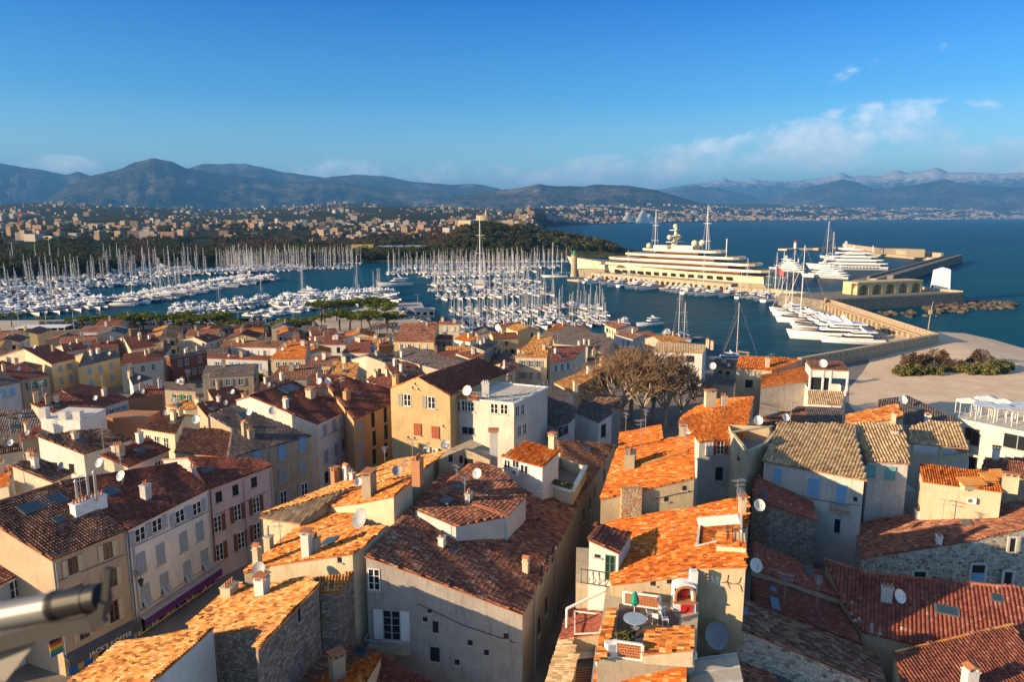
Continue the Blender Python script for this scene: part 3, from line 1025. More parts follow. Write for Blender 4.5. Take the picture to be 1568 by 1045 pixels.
for u, v in ((215.5, 863), (245, 849), (280, 830), (305, 814)): h.win(0, 0, u, v, 1.05, 2.1, 'shut', WHITE, S_BLUEG)
for u, v in ((222, 912), (251, 894), (286, 875), (312.5, 857)): h.win(0, 0, u, v, 1.05, 2.2, 'flap', WHITE, S_BLUEG)
h.skylight(168, 755, 1.6, 1.3); h.chimney(224, 764, 0.8, 0.7, 1.4, mat=GREYW)
B_H = h
h = House('pale pink house with dark brown shutters and low dark roof', PINK, short='pink house')
h.roof((322, 749), (419, 713), 19.2, 0.22, [(322, 749), (419, 713), (398, 704), (287, 701)], 'maroon', back=5, over=0.14)
for u, v in ((335, 761.5), (360.5, 751), (389, 739)): h.win(0, 0, u, v, 0.8, 1.2, 'dark', S_BROWN, None)
for u, v in ((333, 803), (363.5, 786), (392, 774)): h.win(0, 0, u, v, 0.95, 1.9, 'open', WHITE, S_BROWN)
for u, v in ((336, 846), (369, 828), (393, 814)): h.win(0, 0, u, v, 0.95, 2.0, 'open', WHITE, S_BROWN)
h.skylight(318, 722, 1.4, 1.0); h.chimney(296, 733, 0.6, 0.5, 1.2)
C_H = h
h = House('tan house with pale blue balcony shutters and mossy dark tiles', TAN, short='tan house with blue shutters')
h.roof((349, 702), (479, 668), 19.8, 0.30, [(349, 702), (479, 668), (362, 621), (319, 636), (355, 657)], 'grey', over=0.14, back=None)
for u, v in ((393, 702), (431, 693), (463, 681)): h.win(0, 0, u, v, 0.95, 1.9, 'shut', WHITE, S_BLUE)
for u, v in ((401, 741), (432, 727), (463, 717)): h.win(0, 0, u, v, 0.95, 1.9, 'shut', WHITE, S_BLUEG)
for u, v in ((434, 762), (466, 750)): h.win(0, 0, u, v, 0.95, 1.7, 'open', WHITE, S_BLUEG)
h.chimney(377, 668, 0.9, 0.6, 1.5, style='cap'); h.chimney(385, 673, 0.8, 0.5, 1.2)
h.skylight(377, 636, 2.2, 1.4)
D_H = h
h = House('low brown roofed house with a pale ridge beside mossy roof', TAN, short='low brown roofed house')
h.roof((266, 693), (349, 701), 19.5, 0.28, [(266, 693), (349, 701), (355, 657), (281, 657), (272, 678)], 'brown', over=0.12)
h.grid(0, 0, 3, (0.9,), 0.9, 1.2, ('open',), WHITE, S_BLUEG)
h = House('tall white house with grey shutters and maroon roof with sunlit gable', WHITEW, short='tall white house with maroon roof')
h.roof((486, 650), (541, 624), 20.0, 0.30, [(486, 650), (541, 624), (449, 584), (382, 607)], 'maroon', back=2.5, over=0.12)
for u, v in ((497, 659), (511, 651), (527, 641)): h.win(0, 0, u, v, 0.9, 1.6, 'shut', WHITE, S_BLUEG)
for u, v in ((499, 699), (514, 688)): h.win(0, 0, u, v, 0.9, 1.7, 'shut', WHITE, S_BLUEG)
h.win(0, 0, 528, 679, 1.0, 1.8, 'open', WHITE, S_GREY)
for u, v in ((500, 731), (515, 719), (531, 709)): h.win(0, 0, u, v, 0.9, 1.6, 'dark', WHITE, None)
h.chimney(476, 610, 1.3, 0.9, 1.2, style='slab', mat=CREAM); h.chimney(438, 627, 0.7, 0.5, 1.3, style='cap', mat=WHITEW)
h.skylight(443, 596, 3.4, 2.0); h.skylight(443, 613, 1.0, 0.7)
F_H = h
h = House('orange and tan house with narrow dark balcony windows', ORANGEW, short='orange house with dark windows')
h.roof((541, 643), (600, 619), 20.0, 0.28, [(541, 643), (600, 619), (600, 597), (524, 575), (501, 590)], 'maroon', over=0.12)
for u, v in ((551, 654), (551, 683), (553, 708)): h.win(0, 0, u, v, 0.9, 1.6, 'shut', WHITE, S_BLUEG)
for u, v in ((571, 643), (573, 672), (573, 700), (590, 636), (591, 662), (591, 690)): h.win(0, 0, u, v, 0.8, 2.3, 'dark', DARK, None)
h.skylight(548, 605, 1.0, 0.8); h.chimney(531, 613, 1.0, 0.6, 1.3)
G_H = h

# -- ochre gable and the white terrace house
h = House('ochre gabled house with white casement windows and brown shutters', OCHRE, short='ochre gabled house')
zr = 27.0
a, b, c = P(598, 595, 24.5), P(640, 577, zr), P(689, 606, 24.3)
dv = (c - a); dv.z = 0; dv.normalize(); nv = Vector((dv.y, -dv.x, 0)); rv = ray(640, 577)
b = EYE + rv * ((a - EYE).dot(nv) / rv.dot(nv))
back = Vector((-dv.y, dv.x, 0)) * 16 + dv * 2
rp = Plane(c, c + back, 0, (b.z - c.z) / max(.5, ((c - b) - (c - b).dot(back.normalized()) * back.normalized()).length))
h.roof3(rp, [c, c + back, b + back + Vector((0, 0, 0)), b], 'maroon', walls=False)
lp = Plane(a + back, a, 0, (b.z - a.z) / max(.5, ((a - b) - (a - b).dot(back.normalized()) * back.normalized()).length))
h.roof3(lp, [a + back, a, b, b + back], 'fire', walls=False)
h.add_walls([a, c, c + back, b + back, a + back], 0.1)
h.walls.clear()
mb = MB(h.base)
g = ground_z(a.x, a.y) - .4
dn = (c - a); dn.z = 0; nn = Vector((dn.y, -dn.x, 0)).normalized() * 0.02
mb.face([Vector((a.x, a.y, g)) + nn, Vector((c.x, c.y, g)) + nn, c + nn - Vector((0, 0, .1)), b + nn - Vector((0, 0, .1)), a + nn - Vector((0, 0, .1))])
mb.build('gable_wall', [OCHRE], h.root)
h.walls.append(([a + nn, c + nn, c + back, a + back], 1))
for u, v in ((620, 613), (657, 617)): h.win(0, 0, u + 4, v, 1.15, 1.7, 'open', WHITE, None)
for u, v in ((614.5, 612.5), (651, 616)):
    p, d, n_ = h.wall_hit(0, 0, u - 1, v)
    link('shutter', shutter_mesh(0.6, 1.7, S_GREY), h.root, p - h.base, math.atan2(n_.x, -n_.y))
for u, v in ((639.5, 658), (667, 662.5)): h.win(0, 0, u, v, 1.15, 1.75, 'shut', WHITE, S_RED)
for u, v in ((636, 588), (632, 594), (641, 596), (625, 670), (635, 671), (679, 653)): h.win(0, 0, u, v, 0.25, 0.28, 'dark', DARK, None)
h.chimney(606, 594, 0.8, 0.7, 1.6, k=1, style='slab')
H_H = h

h = House('white flat roofed house with a roof terrace and blue shutter', plaster((0.68, 0.61, 0.52), 0.35), short='white flat roofed house')
z = 23.4
q = [P(689, 609, z), P(787, 611, z + 0.7), None, None]; q[1].z = z
dn = (q[1] - q[0]).normalized(); bk = Vector((-dn.y, dn.x, 0)) * 10.5
q[2], q[3] = q[1] + bk + dn * 1.2, q[0] + bk
h.add_walls(q, 0.0, cap=True, drop=0.0)
mb = MB(h.base)
for i in range(4):
    a_, b_ = q[i], q[(i + 1) % 4]
    mb.bar(a_ + Vector((0, 0, .06)), b_ + Vector((0, 0, .06)), 0.34, 0.16)
mb.build('parapet_coping', [WHITE], h.root)
mb = MB(h.base)      # railing on the roof
for i in (0, 1, 3):
    a_, b_ = q[i], q[(i + 1) % 4]
    n_ = int((b_ - a_).length / 1.2)
    for k in range(n_ + 1):
        p = a_ + (b_ - a_) * k / n_
        mb.bar(p + Vector((0, 0, .1)), p + Vector((0, 0, 1.1)), 0.05)
    for zz in (0.6, 1.1): mb.bar(a_ + Vector((0, 0, zz)), b_ + Vector((0, 0, zz)), 0.045)
mb.build('railing', [GREY], h.root)
for u, v in ((700, 622), (712, 622)): h.win(0, 0, u, v, 1.0, 1.5, 'open', WHITE, None)
p, d, n_ = h.wall_hit(0, 0, 695, 621); link('shutter', shutter_mesh(0.85, 1.5, plain('turquoise_shutter', (0.16, 0.45, 0.50))), h.root, p - h.base, math.atan2(n_.x, -n_.y))
for u, v in ((721, 623), (757, 626), (772, 627)): h.win(0, 0, u, v, 1.1, 1.4, 'open', WHITE, None)
h.win(0, 0, 717, 660, 1.9, 1.1, 'open', GREY, None)
for u, v in ((792, 630), (800, 628), (795, 660), (803, 657)): h.win(0, 1, u, v, 1.0, 1.5, 'open', WHITE, None)
mb = MB(h.base)
t0 = P(743, 611, 23.6)
mb.box(t0 + Vector((0, 1.0, 0)), 1.0, 0.8, 1.9); mb.box(t0 + Vector((0, 1.0, 1.9)), 1.2, 1.0, 0.12)
for k in range(3): mb.box(t0 + Vector((-.3 + .3 * k, 1.0, 2.0)), 0.2, 0.5, 0.3)
mb.build('chimney', [WHITEW], h.root)
c0 = q[0] + dn * 0.0
mb = MB(h.base)      # tiled pent over the loggia
e0, e1 = q[0] + Vector((0, 0, .1)), q[0] + (q[1] - q[0]) * .43 + Vector((0, 0, .1))
mb.hexa([e0 + Vector((0, -.5, -.05)), e1 + Vector((0, -.5, -.05)), e1 + bk * .12 + Vector((0, 0, .3)), e0 + bk * .12 + Vector((0, 0, .3))],
        [e0 + Vector((0, -.5, .06)), e1 + Vector((0, -.5, .06)), e1 + bk * .12 + Vector((0, 0, .42)), e0 + bk * .12 + Vector((0, 0, .42))])
n_ = int((e1 - e0).length / .25)
for k in range(n_):
    s0 = e0 + (e1 - e0) * (k + .5) / n_
    mb.tube([s0 + Vector((0, -.55, .08)), s0 + bk * .12 + Vector((0, 0, .44))], 0.10, 6)
mb.build('roof', [TERRA], h.root)
I_H = h
I_TOP = q

# -- the long sunlit roofs on the east side of the street
h = House('long house whose striped hip roof ends at the shopping street', CREAM, short='hip roofed house')
h.roof((603, 706), (394, 790), 19.0, 0.28, [(603, 706), (394, 790), (530, 750), (600, 735), (640, 726), (684, 692)], 'sand', over=0.3)
h.roof((396, 793), (459, 803), 18.9, 0.30, [(396, 793), (459, 803), (529, 752), (520, 754)], 'straw', over=0.3, pitch=0.33)
h.chimney(514, 741, 0.85, 0.6, 1.5, style='slab', mat=TERRW); h.chimney(531, 737, 0.6, 0.6, 1.5, style='cap', mat=WHITEW); h.chimney(540, 737, 0.5, 0.5, 0.9, mat=WHITEW)
J1 = h
h = House('house with sunlit tiles and a bare plaster end wall holding a dish shadow', CREAM, short='bare plaster end wall house')
h.roof((529, 752), (500, 777), 19.3, 0.40, [(529, 752), (500, 777), (547, 771), (603, 760), (633, 734), (600, 736)], 'orange', over=0.1)
h.chimney(566, 762, 1.5, 0.9, 2.3, style='slab', mat=TAN); h.chimney(640, 735, 1.2, 0.8, 2.0, style='pots', mat=TERRW)
J3 = h
h = House('house with a sunlit cream parapet wall, skylight and stepped chimney', CREAM, short='cream parapet house')
h.roof((460, 804), (372, 877), 18.2, 0.26, [(460, 804), (372, 877), (412, 866), (464, 859), (540, 848), (561, 834), (592, 806), (551, 806), (547, 772), (500, 777)], 'orange', over=0.06)
h.chimney(412, 842, 0.7, 0.6, 1.2, style='pipe'); h.chimney(471, 853, 0.8, 0.7, 2.0, style='slab', mat=WHITEW); h.chimney(484, 846, 0.7, 0.6, 1.2, style='pots', mat=CREAM)
h.skylight(505, 831, 1.6, 1.2)
h.chimney(395, 868, 0.7, 0.5, 1.6, style='cap', mat=CREAM)
J4 = h
h = House('rubble stone house with broad orange tiled roof below the cream parapet', STONE, short='rubble stone house')
h.roof((366, 890), (287, 957), 17.0, 0.30, [(366, 890), (287, 957), (300, 968), (329, 972), (410, 961), (390, 990), (395, 995), (489, 896), (470, 884), (377, 901)], 'sand', over=0.05)
h.roof((489, 909), (518, 907), 18.8, 0.18, [(489, 910), (518, 907), (543, 877), (478, 886)], 'sand', over=0.05)
h.chimney(402, 911, 1.0, 0.8, 1.3, style='slab', mat=WHITEW); h.chimney(352, 913, 1.2, 0.9, 0.9, style='pots', mat=CREAM)
h.win(0, 6, 458, 940, 0.35, 1.3, 'dark', DARK)
J5 = h
h = House('narrow house with sunlit orange verge roof and plain white flank', WHITEW, short='white flanked house')
h.roof((184, 985), (107, 1045), 17.6, 0.30, [(184, 985), (70, 1075), (200, 1075), (328, 960), (277, 967)], 'sand', over=0.06)
J6 = h
h = House('small shaded lean-to roof between two white flanks', WHITEW, short='small lean-to')
h.roof((326, 998), (393, 994), 14.2, 0.30, [(326, 998), (393, 994), (409, 962), (329, 973)], 'mixed', over=0.05)
h = House('low dark house with heavy ribbed tiles under the white wall', TAN, short='low dark house')
h.roof((270, 1100), (420, 1100), 11.5, 0.32, [(270, 1100), (420, 1100), (391, 1020), (322, 1009)], 'old', over=0.05, pitch=0.30)
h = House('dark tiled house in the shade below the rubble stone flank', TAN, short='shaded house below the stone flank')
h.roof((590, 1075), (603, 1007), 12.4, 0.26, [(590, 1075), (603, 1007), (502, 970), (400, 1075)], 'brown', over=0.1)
h.skylight(551, 1000, 1.2, 0.9)
h = House('corner house with one sunlit orange slope and one dark slope', CREAM, short='corner house with two slopes')
h.roof((570, 1003), (430, 1065), 13.6, 0.28, [(525, 1023), (430, 1065), (500, 1090), (558, 1050), (584, 1005)], 'fire', over=0.05)
h.roof((560, 1130), (690, 1060), 11.6, 0.30, [(640, 1090), (690, 1060), (585, 1005), (556, 1052)], 'maroon', over=0.05)
h.chimney(517, 1042, 1.0, 0.8, 1.9, style='slab', mat=TAN)

# -- the big dark roof in the middle
h = House('large house with mottled dark roof and blank grey stucco gable wall', STUCCO, short='large mottled roof house')
h.roof((801, 942), (889, 768), 16.6, 0.30, [(801, 942), (889, 768), (876, 757), (817, 741), (744, 716), (672, 728), (640, 768), (590, 820), (558, 852), (632, 878)], 'mixed', over=0.08)
K = h
pk = h.planes[0]
# raised slope with a blue white cheek wall
h.roof((700, 845), (780, 792), 20.2, 0.12, [(698, 806), (778, 791), (673, 755), (635, 780)], 'mixed', wall=GREYW, over=0.03)
# long dormer slope with a dark opening
h.roof((777, 791), (806, 760), 20.4, 0.14, [(777, 791), (806, 760), (767, 718), (730, 706), (686, 735), (673, 754)], 'mixed', wall=GREYW, over=0.06)
h.chimney(805, 878, 0.6, 0.5, 1.1, style='cap', mat=CREAM)
h.chimney(677, 838, 0.7, 0.5, 0.9, style='pots', mat=WHITEW); h.skylight(695, 845, 1.3, 0.9); h.skylight(741, 801, 1.3, 0.8); h.skylight(684, 768, 1.2, 0.9, k=2); h.skylight(701, 747, 1.0, 0.7, k=2)
h.chimney(718, 767, 0.8, 0.5, 0.7, k=2, mat=GREYW)
h.win(0, 8, 573, 888, 1.0, 1.9, 'open', WHITE, None)
h.win(0, 8, 600, 958, 1.5, 2.7, 'open', GREY, S_WHITE)
h.win(0, 9, 667, 961, 0.5, 1.0, 'dark', DARK); h.win(0, 9, 666, 1003, 0.8, 1.3, 'dark', DARK); h.win(0, 9, 658, 936, 0.35, 0.35, 'dark', DARK); h.win(0, 9, 651, 949, 0.4, 0.4, 'dark', DARK)
for u, v in ((838, 862), (829, 880), (836, 930), (825, 960), (846, 850)): h.win(0, 0, u, v, 0.7, 1.7, 'dark', WOODB)
# balcony with railing
p, d, n_ = h.wall_hit(0, 8, 598, 992)
mb = MB(h.base)
mb.hexa([p - d * 1.9 + n_ * 0, p + d * 1.9, p + d * 1.9 + n_ * 1.0, p - d * 1.9 + n_ * 1.0], [p - d * 1.9 + Vector((0, 0, .14)), p + d * 1.9 + Vector((0, 0, .14)), p + d * 1.9 + n_ * 1.0 + Vector((0, 0, .14)), p - d * 1.9 + n_ * 1.0 + Vector((0, 0, .14))], 0)
for k in range(20):
    x = -1.85 + 3.7 * k / 19
    mb.bar(p + d * x + n_ * .95 + Vector((0, 0, .14)), p + d * x + n_ * .95 + Vector((0, 0, 1.1)), 0.03, mi=1)
mb.bar(p - d * 1.9 + n_ * .95 + Vector((0, 0, 1.1)), p + d * 1.9 + n_ * .95 + Vector((0, 0, 1.1)), 0.06, mi=1)
for s_ in (-1, 1): mb.bar(p + d * 1.88 * s_ + Vector((0, 0, 1.1)), p + d * 1.88 * s_ + n_ * .95 + Vector((0, 0, 1.1)), 0.05, mi=1)
mb.build('balcony', [TAN, GREY], h.root)

h = House('low beige stair block with a sunlit sloping top between two roofs', TAN, short='beige stair block', zg=17)
q = [P(672, 704, 21.4), P(711, 687, 22.2), P(750, 705, 21.2)]
bk = Vector((.6, 3.2, 0))
h.add_walls([q[0], q[1], q[2], q[2] + bk, q[1] + bk, q[0] + bk], 0, drop=0, cap=True)
for u, v, w_, hh in ((690, 702, .5, .9), (706, 704, .45, .9), (717, 712, 1.2, 1.4)): h.win(0, 0 if u < 711 else 1, u, v, w_, hh, 'dark', WOODB)
pb = P(756, 712, 20.0); mb = MB(h.base); mb.box(pb - Vector((0, 0, 2)), .9, .8, 6.0); mb.box(pb + Vector((0, 0, 4.0)), 1.2, 1.1, .25, 0, 1); mb.build('chimney', [GREYW, TERRA], h.root)
h = House('small white penthouse with orange tiles and an air conditioner', WHITEW, short='white penthouse')
h.roof((767, 699), (831, 716), 21.6, 0.30, [(767, 699), (831, 716), (858, 690), (806, 676)], 'fire', over=0.15, zg=16)
h.win(0, 0, 777, 711, 0.9, 1.0, 'plain', WHITE); h.win(0, 0, 803, 719, 1.1, 1.0, 'plain', WHITE); h.win(0, 0, 790, 710, 0.9, 1.0, 'plain', GREY)
h.chimney(846, 687, 0.75, 0.6, 1.4, style='slab', mat=CREAM)
L1 = h
h = House('walled roof terrace edged with planters of low shrubs', CREAM, group='roof terraces', name='roof_terrace', cat='terrace', short='planted roof terrace', zg=15)
q = [P(829, 741, 18.6), P(876, 755, 18.6), P(897, 717, 18.6), P(857, 702, 18.6)]
h._root(q[0])
mb = MB(h.base)
for i in range(4):
    a_, b_ = q[i], q[(i + 1) % 4]
    mb.bar(a_ - Vector((0, 0, .6)), b_ - Vector((0, 0, .6)), 0.22, 1.5)
    if i < 2: mb.bar(a_ + Vector((0, 0, .2)), b_ + Vector((0, 0, .2)), 0.45, 0.3, 2)
mb.face([x - Vector((0, 0, 1.1)) for x in q], 1)
mb.build('wall', [CREAM, plain('terrace_floor', (0.25, 0.17, 0.13)), WHITE], h.root)
L2 = h; L2Q = q
h = House('dark roofed house in the shade behind the planted terrace', TAN, short='shaded dark roofed house')
h.roof((885, 767), (943, 682), 16.4, 0.26, [(885, 767), (943, 682), (853, 674), (860, 702), (897, 717), (876, 757)], 'brown', over=0.08)
for u, v in ((894, 790), (903, 772), (911, 755), (925, 728)): h.win(0, 0, u, v, 0.7, 1.6, 'dark', WOODB)
h.skylight(899, 689, 1.2, 0.8)

# -- sunlit block on the right of the alley
h = House('house with bright orange roof and a bricked-up door in its ochre wall', TAN, short='bright orange roof house')
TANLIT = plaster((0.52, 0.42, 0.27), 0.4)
h.roof((945, 688), (919, 765), 21.6, 0.24, [(945, 688), (919, 765), (1064, 732), (1062, 684), (1061, 665)], 'fire', over=0.05, wall=TANLIT)
h.roof((949, 663), (947, 690), 21.9, 0.24, [(949, 663), (946, 690), (1014, 674), (1013, 652)], 'fire', over=0.05, wall=TANLIT)
h.chimney(965, 716, 2.2, 1.0, 1.6, style='pots', mat=TAN)
h.chimney(1045, 668, 1.6, 0.8, 1.2, style='slab', mat=TAN)
# low step across the roof
pa, pb = h.on(982, 716), h.on(1052, 694)
mb = MB(h.base); mb.bar(pa + Vector((0, 0, .1)), pb + Vector((0, 0, .1)), 0.35, 0.3); ridge_tiles(mb, pa + Vector((0, 0, .25)), pb + Vector((0, 0, .25)), 0)
mb.build('roof_step', [tile_mat('orange', False)], h.roof_part())
p, d, n_ = h.wall_hit(0, 1, 965, 772)
mb = MB(h.base)
def wq(x, z, o): return p + d * x + Vector((0, 0, z)) + n_ * o
mb.hexa([wq(-.95, -1.7, 0), wq(.95, -1.7, 0), wq(.95, -1.7, -.5) + n_ * 1.2, wq(-.95, -1.7, -.5) + n_ * 1.2][::1], [wq(-.95, 1.75, 0), wq(.95, 1.75, 0), wq(.95, 1.75, .7), wq(-.95, 1.75, .7)])
mb.build('buttress', [rubble('brick_patch', [(0.45, 0.36, 0.24), (0.50, 0.20, 0.08), (0.40, 0.33, 0.24), (0.48, 0.38, 0.25)], 1.6, (0.45, 0.37, 0.25))], h.root)
N_H = h
h = House('broad orange roof house with a white sunken terrace and graffiti wall', TAN, short='graffiti wall house')
h.roof((925, 801), (936, 896), 19.4, 0.25, [(925, 801), (936, 896), (1058, 882), (1062, 870), (1143, 869), (1140, 824), (1134, 800), (1071, 806), (1067, 838), (1098, 832), (1098, 818), (1136, 818), (1147, 800), (1147, 761), (1054, 778)], 'fire', over=0.05, wall=TANLIT)
PP = h
pl = h.planes[0]
# sunken terrace
q = [pl.hit(u, v) for u, v in ((1067, 839), (1098, 832), (1134, 826), (1134, 801), (1071, 806))]
mb = MB(h.base)
for i in range(5):
    a_, b_ = q[i], q[(i + 1) % 5]
    lo = Vector((0, 0, -1.5)); hi = Vector((0, 0, 0.75 if i in (2, 3) else (0.15)))
    mb.bar(a_ + (lo + hi) / 2, b_ + (lo + hi) / 2, 0.2, (hi - lo).z)
mb.face([x + Vector((0, 0, -1.4)) for x in q], 0)
mb.build('terrace', [WHITEW], h.root)
# block with tiles beside it
q = [pl.hit(u, v) for u, v in ((1097, 846), (1142, 849), (1140, 824), (1098, 822))]
mb = MB(h.base); up = Vector((0, 0, .5)); mb.hexa([x - up for x in q], [x + up * .9 for x in q]); mb.build('block', [CREAM], h.root)
up2 = Plane(q[3] + up, q[0] + up, 0, 0.12)
tiled_sheet('block_tiles', up2, [x + up for x in q], 'fire', h.root, h.base, seed=3)
mb = MB(h.base)
for t_ in (0.35, 0.55, 0.8):
    a_ = q[0] + (q[1] - q[0]) * t_ + up * 1.2; b_ = q[3] + (q[2] - q[3]) * t_ + up * 1.2
    mb.bar(a_, b_, 0.05); mb.bar(b_, b_ + up, 0.05)
mb.bar(q[3] + up * 1.5, q[2] + up * 1.5, 0.05)
mb.build('railing', [DARK], h.root)
h.chimney(1136, 787, 0.7, 0.5, 1.3, style='slab', mat=CREAM)
# graffiti scrawled on the wall
p0, d, n_ = h.wall_hit(0, 3, 1105, 893) if False else (None, None, None)
def graffiti(house, w, i):
    for mi, strokes in ((WHITE, [[(1090, 882), (1092, 892), (1099, 895), (1098, 884), (1094, 891), (1102, 899)], [(1098, 883), (1104, 889), (1104, 899), (1096, 907)], [(1084, 893), (1092, 890)], [(1085, 901), (1091, 891)], [(1100, 880), (1096, 887), (1106, 894)]]),
                        (DARK, [[(1104, 893), (1114, 892), (1126, 895), (1133, 892), (1135, 885)], [(1116, 881), (1114, 893), (1118, 902)], [(1110, 890), (1120, 896)], [(1130, 894), (1135, 899), (1137, 907)]])):
        mb = MB(house.base)
        for s_ in strokes:
            pts = [house.wall_hit(w, i, *q_)[0] + house.wall_hit(w, i, *q_)[2] * 0.012 for q_ in s_]
            for x, y in zip(pts, pts[1:]): mb.bar(x, y, 0.10, 0.02)
        mb.build('graffiti', [mi], house.root)
graffiti(h, 0, 3)

h = House('white dormer tower with a green door, iron railing and dark cap roof', WHITEW, group='roof dormers', name='dormer_tower', cat='dormer', short='white dormer tower', zg=15.5)
h.roof((948, 848), (967, 818), 21.2, 0.32, [(948, 848), (967, 818), (911, 801), (901, 827)], 'maroon', over=0.06)
h.win(0, 3, 934, 870, 0.8, 2.2, 'open', S_GREEN, None); h.win(0, 3, 915, 852, 0.5, 0.25, 'dark', DARK)
p, d, n_ = h.wall_hit(0, 3, 912, 881)
mb = MB(h.base)
for k in range(5):
    x = -1.1 + k * .5; b_ = p + d * x + n_ * .35
    mb.tube([b_ + Vector((0, 0, -.7)), b_ + n_ * .18 + Vector((0, 0, -.3)), b_ - n_ * .05 + Vector((0, 0, .1)), b_ + Vector((0, 0, .5))], 0.03, 5)
mb.bar(p - d * 1.2 + n_ * .35 + Vector((0, 0, .5)), p + d * 1.2 + n_ * .35 + Vector((0, 0, .5)), 0.05); mb.bar(p - d * 1.2 + n_ * .35 + Vector((0, 0, -.7)), p + d * 1.2 + n_ * .35 + Vector((0, 0, -.7)), 0.05)
mb.build('railing', [DARK], h.root)
Q_H = h

# -- terraces below the graffiti wall, at the foot of the picture
TILE_O = tile_mat('orange', False)
def flat_part(h, pts, mat, name, thick=0.12):
    mb = MB(h.base); up = Vector((0, 0, thick))
    n = len(pts)
    area = sum(pts[i].x * pts[(i + 1) % n].y - pts[(i + 1) % n].x * pts[i].y for i in range(n))
    if area < 0: pts = pts[::-1]
    mb.face([p for p in pts])
    mb.face([p - up for p in pts][::-1])
    for i in range(n):
        j = (i + 1) % n
        mb.face([pts[i] - up, pts[j] - up, pts[j], pts[i]])
    return mb.build(name, [mat], h.root)

h = House('stuccoed house under a slanting white pipe with a red brick-tile lean-to', TAN, short='house with the slanting white pipe', zg=9)
q = [P(u, v, 17.6) for u, v in ((881, 893), (938, 898), (930, 934), (869, 931))]
h.add_walls([P(882, 893, 17.9), P(940, 898, 17.9), P(940, 898, 17.9) + Vector((0.6, 6.5, 0)), P(882, 893, 17.9) + Vector((0.6, 6.5, 0))], 0.0, cap=True, drop=0, wall=plaster((0.50, 0.43, 0.30), 0.6), zg=8.6)
mb = MB(h.base); a_, b_ = P(868, 933, 17.0), P(940, 899, 18.0); mb.tube([a_, b_], 0.12, 8); mb.tube([a_, a_ - Vector((0, 0, 5))], 0.1, 8)
mb.build('drain_pipe', [WHITE], h.root)
h.roof((869, 934), (857, 979), 15.2, 0.22, [(869, 934), (857, 979), (918, 971), (929, 935)], 'red', over=0.05, pitch=0.2, row=0.22)
h.roof((857, 979), (831, 1060), 15.0, 0.22, [(857, 979), (829, 1060), (878, 1060), (884, 1000), (875, 977)], 'straw', over=0.05)
mb = MB(h.base)
fr = [P(u, v, 15.9) for u, v in ((880, 937), (926, 942), (918, 970), (880, 972))]
for i in range(4): mb.bar(fr[i], fr[(i + 1) % 4], 0.1)
mb.build('pipe_frame', [WHITE], h.root)
R_H = h
h = House('narrow white walled patio with a slatted deck below the brick-tile lean-to', WHITEW, group='roof terraces', name='roof_terrace', cat='terrace', short='white patio', zg=9)
q = [P(u, v, 14.6) for u, v in ((879, 978), (917, 972), (906, 1060), (868, 1060))]
h._root(q[0])
mb = MB(h.base)
for i in (0, 1, 3):
    a_, b_ = q[i], q[(i + 1) % 4]
    mb.bar(a_ + Vector((0, 0, -.5)), b_ + Vector((0, 0, -.5)), 0.2, 1.6, 0)
mb.face([p - Vector((0, 0, 1.2)) for p in q], 1)
for k in range(12):
    t_ = .06 + .3 * k / 12
    mb.bar(q[0] + (q[3] - q[0]) * t_ - Vector((0, 0, .4)), q[1] + (q[2] - q[1]) * t_ - Vector((0, 0, .4)), 0.12, 0.04, 2)
for k in range(9):
    t_ = .5 + .4 * k / 9
    mb.bar(q[0] + (q[3] - q[0]) * t_ - Vector((0, 0, .6)), q[1] + (q[2] - q[1]) * t_ - Vector((0, 0, .6)), 0.16, 0.06, 3)
mb.build('wall', [WHITEW, plain('deck_grey', (0.35, 0.33, 0.30)), plain('slat_grey', (0.5, 0.48, 0.45)), WOODB], h.root)

h = House('house with a tiled strip roof carrying the barbecue terrace', CREAM, short='barbecue terrace house', zg=8.6)
zt = 18.4
core = [P(u, v, zt) for u, v in ((928, 900), (1072, 905), (1064, 1003), (914, 1012))]
h.add_walls(core[::-1], 0.0, cap=True, drop=0.0, wall=CREAM)
# tiled strip on the left and tiled patch on the right
h.roof((930, 934), (911, 1012), 18.7, 0.22, [(930, 933), (911, 1012), (934, 1003), (937, 980), (945, 933)], 'orange', over=0.0, walls=False)
h.roof((988, 967), (983, 1003), 19.0, 0.2, [(988, 967), (983, 1003), (1062, 995), (1064, 957)], 'orange', over=0.02, zg=18.3)
flat_part(h, [P(u, v, zt + .05) for u, v in ((948, 925), (1040, 935), (1040, 965), (986, 975), (942, 985))], plain('terrace_tiles', (0.12, 0.085, 0.07)), 'terrace_floor')
# lattice screens
def lattice(a, b, ht, nm='lattice'):
    mb = MB(h.base); d = (b - a); L = d.length; n_ = max(3, int(L / .22)); up = Vector((0, 0, ht))
    for k in range(n_):
        for s_ in (0, 1):
            x0 = a + d * (k / n_); x1 = a + d * ((k + 1) / n_)
            m_ = 3
            for j in range(m_):
                z0, z1 = ht * j / m_, ht * (j + 1) / m_
                if s_: z0, z1 = z1, z0
                mb.bar(x0 + Vector((0, 0, z0)), x1 + Vector((0, 0, z1)), 0.07, 0.10)
    mb.bar(a + up, b + up, 0.16, 0.12, 1); mb.bar(a, b, 0.16, 0.12, 1)
    for p_ in (a, b): mb.bar(p_, p_ + up, 0.2, 0.2, 1)
    mb.build(nm, [TERRA, WHITE], h.root)
lattice(P(955, 925, zt + .1), P(1010, 933, zt + .1), 1.0)
lattice(P(942, 1006, zt + .0), P(983, 1012, zt + .0), 1.15)
mb = MB(h.base)
mb.bar(P(934, 1000, zt) + Vector((0, 0, .4)), P(940, 1008, zt) + Vector((0, 0, .4)), 0.9, 1.1)
mb.bar(P(913, 1015, zt - .3), P(1066, 1004, zt - .3), 0.35, 0.5)
mb.build('parapet', [WHITE], h.root)
T_H = h
